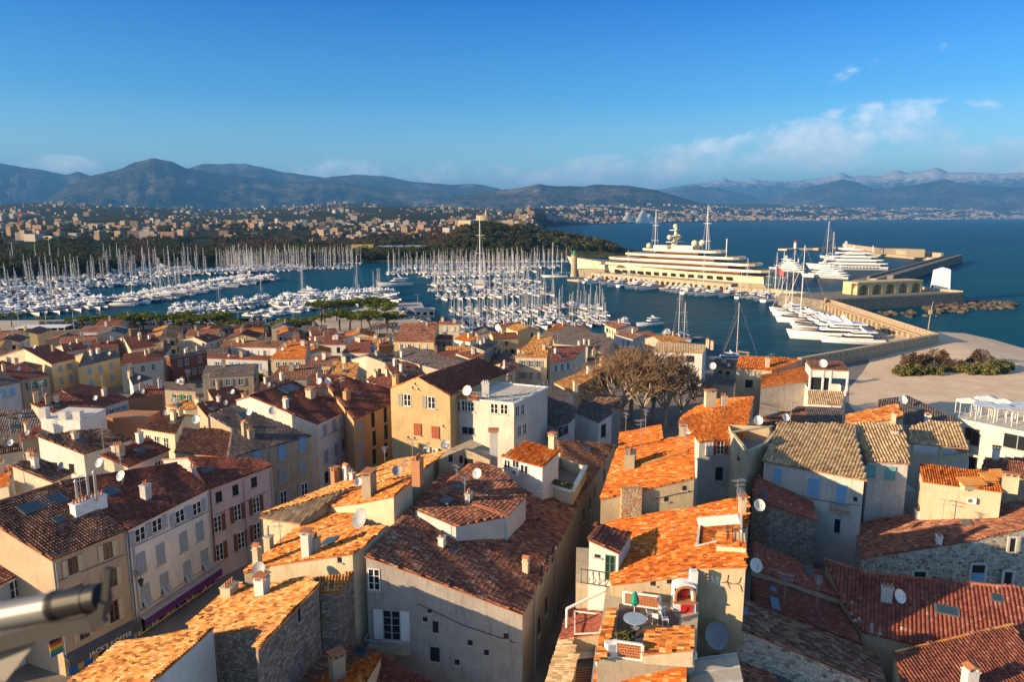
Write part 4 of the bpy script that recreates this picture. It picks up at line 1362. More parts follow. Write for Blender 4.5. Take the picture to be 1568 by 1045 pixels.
# barbecue hearth
p0 = P(1047, 937, zt)
root = empty('barbecue', p0, 'white arched masonry barbecue with brick rim and red things inside', 'barbecue')
dx = (P(1066, 937, zt) - P(1030, 937, zt)); Wd = dx.length; rz = math.atan2(dx.y, dx.x)
mb = MB()
mb.box((0, .3, -.1), Wd * .95, 1.0, 0.95)
for x in (-Wd * .4, Wd * .38): mb.box((x, .3, .85), .22, .9, 1.1)
mb.box((0, .72, .85), Wd * .9, .12, 1.3)
arc = [(Wd * .42 * math.cos(a), math.sin(a) * .55) for a in [math.pi * k / 10 for k in range(11)]]
for (x0, z0), (x1, z1) in zip(arc, arc[1:]): mb.hexa([(x0, -.15, 1.6 + z0), (x0, .75, 1.6 + z0), (x1, .75, 1.6 + z1), (x1, -.15, 1.6 + z1)], [(x0 * 1.1, -.15, 1.95 + z0 * .7), (x0 * 1.1, .75, 1.95 + z0 * .7), (x1 * 1.1, .75, 1.95 + z1 * .7), (x1 * 1.1, -.15, 1.95 + z1 * .7)])
mb.box((Wd * .42, .5, 1.2), .55, .55, 1.9)
link('hearth', mb.mesh('hearth', [WHITE]), root, rz=rz)
mb = MB()
for (x0, z0), (x1, z1) in zip(arc, arc[1:]): mb.bar((x0 * .93, -.2, 1.55 + z0), (x1 * .93, -.2, 1.55 + z1), .14, .16)
for x in (-Wd * .4, Wd * .4): mb.bar((x, -.2, .9), (x, -.2, 1.55), .16, .16)
mb.box((0, .1, .85), Wd * 1.0, 1.1, .07)
link('brick_rim', mb.mesh('brick_rim', [TERRA]), root, rz=rz)
mb = MB(); mb.box((.1, .45, .95), .5, .3, .6); mb.box((-.5, .45, .95), .3, .3, .35); mb.tube([(-.45, .3, 1.3), (-.45, .3, 1.7)], .14, 8)
link('grill_cover', mb.mesh('grill_cover', [plain('red_cover', (0.55, 0.02, 0.02))]), root, rz=rz)
mb = MB(); mb.box((.15, -.22, 0.05), .9, .1, .62)
link('red_curtain', mb.mesh('red_curtain', [plain('red_cover', (0.55, 0.02, 0.02))]), root, rz=rz)
# terrace furniture
def chair(p, rz, mat, stem, where=''):
    r = empty('patio_chair', p, None, 'chair', 'chairs on the roof terraces', rz); relabel(r, stem, where)
    if ('chair', mat.name) not in DISH_MESH:
        a = MB(); a.box((0, 0, .42), .46, .46, .05)
        b = MB(); b.hexa([(-.23, .2, .45), (.23, .2, .45), (.23, .24, .45), (-.23, .24, .45)], [(-.23, .3, .95), (.23, .3, .95), (.23, .34, .95), (-.23, .34, .95)])
        DISH_MESH[('chair', mat.name)] = (a.mesh('seat', [mat]), b.mesh('backrest', [mat]), [])
        for x in (-.2, .2):
            for y in (-.2, .2):
                c = MB(); c.bar((x, y, 0), (x, y, .43), .045); DISH_MESH[('chair', mat.name)][2].append(c.mesh('leg', [mat]))
    a, b, c = DISH_MESH[('chair', mat.name)]
    link('seat', a, r); link('backrest', b, r)
    for l in c: link('leg', l, r)
for k, (u, v) in enumerate(((995, 948), (1003, 955), (1012, 945), (1018, 956))): chair(P(u, v, zt + .06), rnd.uniform(0, 6), WHITE, 'white plastic chair', 'on the barbecue terrace')
pt = P(972, 962, zt + .06)
r = empty('patio_table', pt, 'round grey glass table on the dark terrace floor near the lattice', 'table')
mb = MB(); mb.tube([(0, 0, .7), (0, 0, .74)], .85, 20); link('table_top', mb.mesh('table_top', [plain('pale_blue_top', (0.35, 0.42, 0.5), 0.3)]), r)
mb = MB(); mb.tube([(0, 0, 0), (0, 0, .7)], .05, 8); mb.tube([(0, 0, 0), (0, 0, .04)], .35, 12); link('pedestal', mb.mesh('pedestal', [GREY]), r)
pp = P(971, 946, zt + .06)
r = empty('parasol', pp, 'small closed green parasol beside the terrace lattice', 'parasol')
mb = MB(); mb.tube([(0, 0, 0), (0, 0, 2.0)], .03, 6); link('pole', mb.mesh('pole', [WHITE]), r)
mb = MB(); mb.tube([(0, 0, 1.0), (0, 0, 1.3), (0, 0, 1.9), (0, 0, 2.1)], [.22, .36, .2, .03], 9); link('canopy', mb.mesh('canopy', [plain('green_cloth', (0.01, 0.22, 0.13))]), r)

h = House('house with ribbed orange tiles running off below the barbecue terrace', CREAM, short='house below the barbecue terrace')
h.roof((916, 1013), (905, 1075), 16.2, 0.22, [(916, 1013), (903, 1080), (1052, 1080), (1050, 1014)], 'fire', over=0.05)
h = House('low shed roofed with grey metal sheets beside the ribbed orange tiles', GREYW, name='metal_shed', cat='shed', group=None, short='metal roofed shed', zg=9)
q = [P(1054, 1013, 17.0), P(1129, 1002, 17.6), P(1146, 1085, 17.2), P(1056, 1095, 16.6)]
h._root(q[0])
flat_part(h, q, plain('zinc_sheet', (0.46, 0.42, 0.34), 0.45, 0.5, 0.3), 'roof')
mb = MB(h.base)
for t_ in (0.0, .26, .52, .78): mb.bar(q[0] + (q[3] - q[0]) * t_ + Vector((0, 0, .05)), q[1] + (q[2] - q[1]) * t_ + Vector((0, 0, .05)), .1, .1)
mb.build('seam', [GREY], h.root)
h.add_walls([x for x in q], 0.1)

# -- the shaded quarter on the right
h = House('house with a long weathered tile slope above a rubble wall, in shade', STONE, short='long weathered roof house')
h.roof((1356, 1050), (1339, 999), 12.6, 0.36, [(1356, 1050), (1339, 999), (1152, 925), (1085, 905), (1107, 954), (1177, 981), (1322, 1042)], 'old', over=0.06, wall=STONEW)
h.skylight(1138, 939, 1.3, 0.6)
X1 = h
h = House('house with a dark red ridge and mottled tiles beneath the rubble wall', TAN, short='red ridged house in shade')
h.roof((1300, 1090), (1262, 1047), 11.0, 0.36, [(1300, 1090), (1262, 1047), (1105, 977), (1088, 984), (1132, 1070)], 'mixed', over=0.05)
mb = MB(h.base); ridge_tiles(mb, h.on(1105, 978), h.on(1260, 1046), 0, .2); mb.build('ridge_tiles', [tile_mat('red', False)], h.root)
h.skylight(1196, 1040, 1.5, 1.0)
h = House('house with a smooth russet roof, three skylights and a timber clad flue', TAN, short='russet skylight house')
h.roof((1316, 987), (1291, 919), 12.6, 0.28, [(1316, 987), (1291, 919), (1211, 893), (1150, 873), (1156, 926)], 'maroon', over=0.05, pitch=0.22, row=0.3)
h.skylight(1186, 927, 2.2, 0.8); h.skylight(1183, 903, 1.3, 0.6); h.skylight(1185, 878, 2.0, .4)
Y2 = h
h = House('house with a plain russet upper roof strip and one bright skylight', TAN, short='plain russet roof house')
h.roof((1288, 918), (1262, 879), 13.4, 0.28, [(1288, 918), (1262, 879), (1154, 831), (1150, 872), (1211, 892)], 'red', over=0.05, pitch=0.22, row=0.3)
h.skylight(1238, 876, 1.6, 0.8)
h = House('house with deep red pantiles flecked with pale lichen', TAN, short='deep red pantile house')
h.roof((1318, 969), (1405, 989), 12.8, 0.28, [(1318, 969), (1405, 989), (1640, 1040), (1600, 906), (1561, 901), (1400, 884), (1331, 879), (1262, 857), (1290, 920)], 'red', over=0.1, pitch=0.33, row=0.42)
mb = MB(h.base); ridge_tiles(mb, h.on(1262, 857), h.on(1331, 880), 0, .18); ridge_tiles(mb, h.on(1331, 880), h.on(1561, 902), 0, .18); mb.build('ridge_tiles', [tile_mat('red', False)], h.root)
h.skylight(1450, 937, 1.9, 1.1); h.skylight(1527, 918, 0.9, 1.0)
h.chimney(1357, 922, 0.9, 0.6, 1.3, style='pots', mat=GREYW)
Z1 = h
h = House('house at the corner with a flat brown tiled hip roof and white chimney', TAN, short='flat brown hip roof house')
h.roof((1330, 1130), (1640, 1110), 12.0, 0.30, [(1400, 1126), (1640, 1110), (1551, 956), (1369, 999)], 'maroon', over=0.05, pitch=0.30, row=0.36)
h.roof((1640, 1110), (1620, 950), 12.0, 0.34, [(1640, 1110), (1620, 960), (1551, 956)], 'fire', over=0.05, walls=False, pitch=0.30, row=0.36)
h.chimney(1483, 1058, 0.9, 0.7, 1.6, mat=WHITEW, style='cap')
mb = MB(h.base); ridge_tiles(mb, h.on(1551, 957), h.on(1370, 1000)); mb.build('ridge_tiles', [tile_mat('orange', False)], h.root)
h = House('pale stone house with blue shuttered openings and half sunlit red tiles', STONEW, short='pale stone house')
h.roof((1308, 803), (1320, 856), 13.0, 0.21, [(1308, 803), (1319, 856), (1482, 830), (1600, 802), (1600, 758), (1565, 768), (1462, 778)], 'mixed', over=0.05)
PALE = plain('pale_surround', (0.55, 0.52, 0.48), 0.9)
for (u, v, w_, hh, m_, st) in ((1408, 882, 1.2, 0.9, WOODB, 'dark'), (1497, 878, 1.3, 1.8, S_BLUE, 'dark'), (1550, 835, 0.6, 1.5, WOODB, 'dark'), (1543, 886, 0.8, 1.4, DARK, 'dark')):
    p, d, n_ = h.wall_hit(0, 1, u, v)
    mb = MB(h.base); a_ = p + n_ * .05
    for s_ in (-1, 1): mb.bar(a_ + d * s_ * (w_ / 2 + .12) - Vector((0, 0, hh / 2)), a_ + d * s_ * (w_ / 2 + .12) + Vector((0, 0, hh / 2 + .24)), .24, .12)
    mb.bar(a_ - d * (w_ / 2 + .24) + Vector((0, 0, hh / 2 + .12)), a_ + d * (w_ / 2 + .24) + Vector((0, 0, hh / 2 + .12)), .12, .24)
    mb.build('window_surround', [PALE], h.root)
    h.win(0, 1, u, v, w_, hh, st, m_)
p, d, n_ = h.wall_hit(0, 1, 1497, 886)
link('shutter', shutter_mesh(1.3, 1.2, S_BLUE), h.root, p - h.base, math.atan2(n_.x, -n_.y))
h.chimney(1437, 833, 0.9, 0.5, 0.8, mat=WHITEW, style='pots'); h.chimney(1404, 795, 0.7, 0.5, 0.9, mat=WHITEW, style='pots'); h.skylight(1480, 802, 1.5, 0.9)
AA = h
h = House('stone and stucco annexe with tiled dormers above the half sunlit tiles', CREAM, short='stucco annexe with dormers')
z = 19.0
q = [P(1413, 738, z), P(1535, 754, z)]
bk = Vector((-(q[1] - q[0]).y, (q[1] - q[0]).x, 0)).normalized() * 4.5
h.add_walls([q[0], q[1], q[1] + bk, q[0] + bk], 0.05)
pl = Plane(q[0], q[1], 0, 0.16)
h.roof3(pl, [q[0], q[1], q[1] + bk + Vector((0, 0, .16 * 4.5)), q[0] + bk + Vector((0, 0, .16 * 4.5))], 'fire', walls=False)
h.chimney(1546, 748, 1.4, 0.7, 1.3, style='slab', mat=CREAM)
for u, v, w_ in ((1487, 743, 2.2), (1513, 736, 1.2), (1528, 731, 1.1)):
    p = h.on(u, v + 2); mb = MB(h.base); mb.box(p - Vector((0, 0, .3)), w_, .9, .75, .1); mb.hexa([p + Vector((-w_ * .6, -.7, .3)), p + Vector((w_ * .6, -.7, .35)), p + Vector((w_ * .6, .7, .75)), p + Vector((-w_ * .6, .7, .7))], [p + Vector((-w_ * .6, -.7, .42)), p + Vector((w_ * .6, -.7, .47)), p + Vector((w_ * .6, .7, .87)), p + Vector((-w_ * .6, .7, .82))], 1)
    mb.build('dormer', [CREAM, tile_mat('fire', True)], h.roof_part())
BB = h
BLUEW = plaster((0.56, 0.53, 0.49), 0.5, 'pale_old_render')
h = House('pale house with straw coloured ribbed tiles and blue shutters', BLUEW, short='straw tiled house with blue shutters')
h.roof((1166, 706), (1328, 737), 19.6, 0.32, [(1166, 706), (1328, 737), (1306, 650), (1190, 648), (1184, 672)], 'straw', over=0.25, pitch=0.36)
for u, v in ((1191, 728),): h.win(0, 0, u, v, 0.9, 1.7, 'shut', WHITE, S_BLUE)
h.win(0, 0, 1246, 747, 1.2, 2.2, 'shut', WHITE, S_BLUE); h.win(0, 0, 1288, 757, 1.0, 2.3, 'shut', WHITE, S_BLUE); h.win(0, 0, 1282, 806, 0.6, 1.6, 'dark', DARK)
p, d, n_ = h.wall_hit(0, 0, 1287, 783)
mb = MB(h.base); mb.hexa([p - d * 1.0, p + d * 1.0, p + d * 1.0 + n_ * .8, p - d * 1.0 + n_ * .8][::-1], [x + Vector((0, 0, .1)) for x in [p - d * 1.0, p + d * 1.0, p + d * 1.0 + n_ * .8, p - d * 1.0 + n_ * .8]][::-1])
for k in range(12): mb.bar(p + d * (-.98 + 1.96 * k / 11) + n_ * .78, p + d * (-.98 + 1.96 * k / 11) + n_ * .78 + Vector((0, 0, 1.1)), .03, mi=1)
mb.bar(p - d + n_ * .78 + Vector((0, 0, 1.1)), p + d + n_ * .78 + Vector((0, 0, 1.1)), .05, mi=1)
mb.build('balcony', [TAN, DARK], h.root)
CC = h
h = House('narrow house with straw ribbed tiles and teal shutters', BLUEW, short='straw tiled house with teal shutters')
h.roof((1328, 707), (1394, 711), 20.2, 0.32, [(1328, 707), (1394, 711), (1391, 682), (1383, 653), (1308, 647)], 'straw', over=0.2, pitch=0.36)
for u, v in ((1333, 722), (1363, 725)): h.win(0, 0, u, v, 1.1, 1.6, 'shut', WHITE, S_TEAL)
h.chimney(1369, 665, 0.8, 0.4, 0.3, style='pots')
DD = h
h = House('low walled yard of grey render between the straw tiled houses', GREYW, name='yard_wall', cat='wall', group=None, short='grey yard wall', zg=8.6)
a_, b_ = P(1333, 747, 15.5), P(1402, 752, 15.5)
h.add_walls([a_, b_, b_ + Vector((.5, 5, 0)), a_ + Vector((0, 5, 0))], 0, drop=0, cap=True)
h = House('house with an open loggia under straw tiles and a curved plain wall', BLUEW, short='loggia house under straw tiles')
h.roof((1393, 680), (1484, 688), 20.2, 0.34, [(1393, 679), (1484, 688), (1472, 648), (1429, 644), (1394, 655)], 'straw', over=0.1, walls=False, pitch=0.36)
q = [P(u, v, 17.8) for u, v in ((1393, 707), (1440, 712), (1484, 706))]
bk = Vector((1.5, 7.0, 0))
h.add_walls([q[0], q[1], q[2], q[2] + bk, q[0] + bk], 0.0, drop=0, cap=True)
mb = MB(h.base)
for x in (q[0] + Vector((.3, .3, 0)), q[2] + Vector((-.3, .3, 0)), q[1] + Vector((0, .3, 0))):
    m2 = MB(h.base); m2.bar(x, x + Vector((0, 0, 2.6)), .3); m2.build('loggia_post', [CREAM], h.root)
for x, y in ((q[0], q[1]), (q[1], q[2])): mb.bar(x + Vector((0, .3, .5)), y + Vector((0, .3, .5)), .25, 1.0, 0)
for t_ in np.linspace(0, 1, 12): mb.bar(q[1] + (q[2] - q[1]) * t_ + Vector((0, .2, 1)), q[1] + (q[2] - q[1]) * t_ + Vector((0, .2, 1.5)), .04, mi=1)
mb.build('loggia', [CREAM, DARK], h.root)
h.win(0, 1, 1450, 734, 1.0, 1.3, 'open', WHITE, S_TEAL); h.win(0, 0, 1420, 731, 1.0, 1.3, 'shut', WHITE, S_TEAL)
h.chimney(1461, 737, 0.9, 0.6, 1.2, style='slab', mat=WHITEW) if False else None
EE = h
MODERN = plaster((0.62, 0.62, 0.56), 0.15, 'smooth_pale_render')
h = House('modern pale building with two big picture windows and flat roof', MODERN, short='modern pale building')
q = [P(1462, 640, 17.5), P(1640, 676, 17.5)]
bk = Vector((-(q[1] - q[0]).y, (q[1] - q[0]).x, 0)).normalized() * 9
h.add_walls([q[0], q[1], q[1] + bk, q[0] + bk], 0, drop=0, cap=True)
h.win(0, 0, 1488, 669, 2.0, 2.6, 'plain', WOODB); h.win(0, 0, 1558, 678, 3.6, 2.2, 'plain', GREY); h.win(0, 0, 1488, 712, 1.0, 3.0, 'dark', WOODB)
mb = MB(h.base); mb.bar(P(1466, 694, 12.5), P(1640, 725, 12.5), .3, .3); mb.build('ledge', [MODERN], h.root)
FF = h
h = House('little house with a flat orange roof pitched towards the sun', CREAM, short='little orange roof house')
h.roof((1300, 634), (1298, 655), 18.6, 0.16, [(1296, 636), (1296, 652), (1384, 640), (1375, 619)], 'orange', over=0.05)
h.chimney(1368, 643, 0.9, 0.6, 0.9, mat=CREAM); GGH = h
h = House('house with a dark purple roof and long skylight near the beach', TAN, short='dark purple roof house')
h.roof((1343, 640), (1466, 655), 17.2, 0.20, [(1343, 645), (1466, 660), (1462, 640), (1390, 606), (1345, 612)], 'grey', over=0.1)
h.skylight(1400, 628, 2.0, 0.6); h.chimney(1420, 648, 0.9, 0.6, 1.1, style='cap', mat=WHITEW)
HHH = h
h = House('dark mottled roof right of the modern wall, in the shade', TAN, short='dark mottled side roof')
h.roof((1500, 722), (1640, 742), 16.0, 0.2, [(1500, 724), (1640, 744), (1640, 700), (1508, 702)], 'mixed', over=0.05)
h.chimney(1524, 704, 0.8, 0.5, 1.4, mat=WHITEW, style='slab')
# -- houses between the alley and the straw tiles
h = House('white stepped terrace house with a sunlit V shaped parapet', WHITEW, short='V parapet terrace house')
z = 20.6
q = [P(u, v, z) for u, v in ((1121, 663), (1145, 692), (1172, 680), (1186, 662))]
h.add_walls([q[0], q[1], q[2], q[3] + Vector((.6, 2.5, 0)), q[0] + Vector((.6, 3.5, 0))], 0, drop=0, cap=False, wall=CREAM)
mb = MB(h.base)
for x, y in zip(q, q[1:]): mb.bar(x + Vector((0, 0, .05)), y + Vector((0, 0, .05)), .35, .12)
mb.bar(q[0] + Vector((0, 0, .05)), q[3] + Vector((.6, 2.5, .05)), .5, .12)
mb.face([x - Vector((0, 0, 1.0)) for x in q], 1)
mb.build('parapet', [CREAM, plain('roof_felt', (0.10, 0.11, 0.12))], h.root)
h.roof((1128, 707), (1170, 712), 18.4, 0.2, [(1128, 704), (1172, 709), (1172, 702), (1130, 697)], 'brown', over=0.2, walls=False)
VV = h
h = House('shaded grey house with a single pale shuttered bay beside the alley', GREYW, short='shaded grey house')
h.roof((1068, 678), (1142, 676), 19.2, 0.28, [(1070, 677), (1141, 674), (1155, 608), (1042, 641)], 'fire', over=0.15)
for u, v, m_, st in ((1086, 687, S_WHITE, 'shut'), (1103, 686, S_RED, 'open'), (1101, 726, DARK, 'dark')): h.win(0, 0, u, v, 1.0, 1.8, st, WHITE, m_ if st != 'dark' else None)
h.roof((1062, 624), (1040, 643), 20.0, 0.18, [(1066, 623), (1040, 643), (1155, 608), (1100, 612)], 'fire', over=0.1, walls=False)
h.chimney(1087, 618, 1.5, 0.8, 1.6, style='slab', mat=CREAM); h.chimney(1108, 618, 0.8, 0.6, 1.0, mat=CREAM)
LL = h
h = House('ruined rubble walled house with a steep russet roof in deep shade', STONE, short='rubble house in deep shade')
h.roof((1252, 800), (1225, 742), 15.8, 0.30, [(1252, 800), (1240, 765), (1160, 728), (1152, 755), (1180, 775)], 'red', over=0.05)
h.skylight(1168, 758, 3.0, 0.5)
MM_H = h
# hidden neighbours that close the block
h = House('low shaded house with a small dark roof behind the shaded grey house', TAN, short='low shaded back house')
h.roof((1160, 664), (1190, 655), 17.8, 0.2, [(1158, 668), (1238, 650), (1232, 625), (1160, 640)], 'brown', over=0.05)
h.skylight(1183, 637, 2.4, 0.5)
h = House('grey rendered yard house with sloping patio wall below the glazed loft', GREYW, short='grey yard house')
h.roof((1192, 655), (1290, 662), 15.6, 0.12, [(1175, 650), (1290, 664), (1290, 625), (1222, 622)], 'grey', over=0.05)

# -- around the beach gate
h = House('white house with a glazed loft, striped tile awning and brown roof', WHITEW, short='white glazed loft house')
q = [P(1237, 618, 15.6), P(1290, 621, 15.6)]
bk = Vector((-(q[1] - q[0]).y, (q[1] - q[0]).x, 0)).normalized() * 9
h.roof((1237, 618), (1290, 621), 15.6, 0.42, [(1237, 618), (1290, 621), (1293, 600), (1237, 598)], 'straw', over=0.15, pitch=0.36)
q2 = [P(1239, 597, 16.4), P(1296, 600, 16.4)]
bk = Vector((-(q2[1] - q2[0]).y, (q2[1] - q2[0]).x, 0)).normalized() * 6
h.add_walls([q2[0], q2[1], q2[1] + bk, q2[0] + bk], 0.0, drop=0)
q3 = [x + Vector((0, 0, 4.0)) for x in (q2[0], q2[1], q2[1] + bk, q2[0] + bk)]
h.add_walls(q3, 0.0, drop=0, zg=18.8)
for x in (q2[0], q2[0] + (q2[1] - q2[0]) * .35, q2[0] + (q2[1] - q2[0]) * .55, q2[1]):
    mb = MB(h.base); mb.bar(x, x + Vector((0, 0, 4)), .3); mb.build('loggia_post', [WHITE], h.root)
mb = MB(h.base); i0 = Vector((0, .25, 0)); mb.face([q2[0] + i0, q2[0] + (q2[1] - q2[0]) * .55 + i0, q2[0] + (q2[1] - q2[0]) * .55 + i0 + Vector((0, 0, 3.8)), q2[0] + i0 + Vector((0, 0, 3.8))]); mb.build('window', [GLASS], h.root)
pl = Plane(q3[0], q3[1], 0, 0.1)
h.roof3(pl, [x + Vector((0, -.3, 0)) if i < 2 else x + Vector((0, 0, .6)) for i, x in enumerate(q3)], 'brown', walls=False)
II = h
h = House('house with an orange roof in two steps and a big rough side wall', CREAM, short='two step orange roof house')
h.roof((1127, 566), (1182, 568), 16.8, 0.3, [(1127, 564), (1182, 568), (1230, 551), (1200, 547), (1131, 545)], 'fire', over=0.1)
h.win(0, 0, 1147, 588, 1.5, 1.7, 'dark', WOODB)
h.roof((1165, 577), (1164, 596), 16.0, 0.12, [(1165, 576), (1165, 594), (1240, 583), (1228, 552)], 'fire', over=0.05, wall=plaster((0.45, 0.41, 0.36), 0.6))
h.chimney(1175, 562, 0.8, 0.8, 1.8, mat=CREAM)
JJ = h
h = House('cream cottage with pale ribbed tiles and barred windows by the water', WHITEW, short='cream waterside cottage')
h.roof((999, 538), (1077, 541), 14.5, 0.30, [(999, 538), (1077, 541), (1083, 528), (1007, 523)], 'straw', back=3, over=0.25, pitch=0.4)
h.win(0, 0, 1029, 551, 3.0, 1.6, 'dark', DARK); h.win(0, 0, 1057, 550, 2.0, 1.6, 'dark', WOODB)
h.chimney(1083, 531, 0.8, 0.6, 1.8, style='pots', mat=CREAM); h.chimney(1090, 533, 0.7, 0.6, 1.6, style='pots', mat=CREAM)
KK = h
h = House('shed with a mossy tile roof and beige wall behind the bare tree', BEIGE, short='mossy shed')
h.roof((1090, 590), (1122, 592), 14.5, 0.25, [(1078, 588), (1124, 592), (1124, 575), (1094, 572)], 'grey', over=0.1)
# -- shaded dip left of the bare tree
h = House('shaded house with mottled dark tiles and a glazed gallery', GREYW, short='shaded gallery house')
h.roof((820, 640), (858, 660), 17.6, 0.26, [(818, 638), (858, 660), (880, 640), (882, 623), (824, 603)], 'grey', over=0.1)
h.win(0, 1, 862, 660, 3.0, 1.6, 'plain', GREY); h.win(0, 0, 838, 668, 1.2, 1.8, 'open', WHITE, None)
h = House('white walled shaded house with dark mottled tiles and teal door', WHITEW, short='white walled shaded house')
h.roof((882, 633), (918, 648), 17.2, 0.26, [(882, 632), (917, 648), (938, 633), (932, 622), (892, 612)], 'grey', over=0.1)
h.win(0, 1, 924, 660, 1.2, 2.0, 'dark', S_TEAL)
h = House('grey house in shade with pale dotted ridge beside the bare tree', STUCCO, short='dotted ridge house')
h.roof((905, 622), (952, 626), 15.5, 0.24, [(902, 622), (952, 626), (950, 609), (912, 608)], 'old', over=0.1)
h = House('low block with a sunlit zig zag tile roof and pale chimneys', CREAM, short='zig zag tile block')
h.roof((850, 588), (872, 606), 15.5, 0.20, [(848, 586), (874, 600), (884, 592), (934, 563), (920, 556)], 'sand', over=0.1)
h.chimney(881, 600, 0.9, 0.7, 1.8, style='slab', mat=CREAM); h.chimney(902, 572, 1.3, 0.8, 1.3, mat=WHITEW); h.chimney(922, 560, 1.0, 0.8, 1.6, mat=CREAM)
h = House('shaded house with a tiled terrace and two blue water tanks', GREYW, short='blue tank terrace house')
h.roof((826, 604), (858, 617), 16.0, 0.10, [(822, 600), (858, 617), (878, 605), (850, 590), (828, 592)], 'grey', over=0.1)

# ================================================================== THE REST OF THE OLD TOWN
def midz(v):
    return float(np.interp(v, [500, 520, 545, 575, 610, 660, 720], [10.5, 11.2, 12.6, 14.2, 15.6, 17.2, 18.5]))

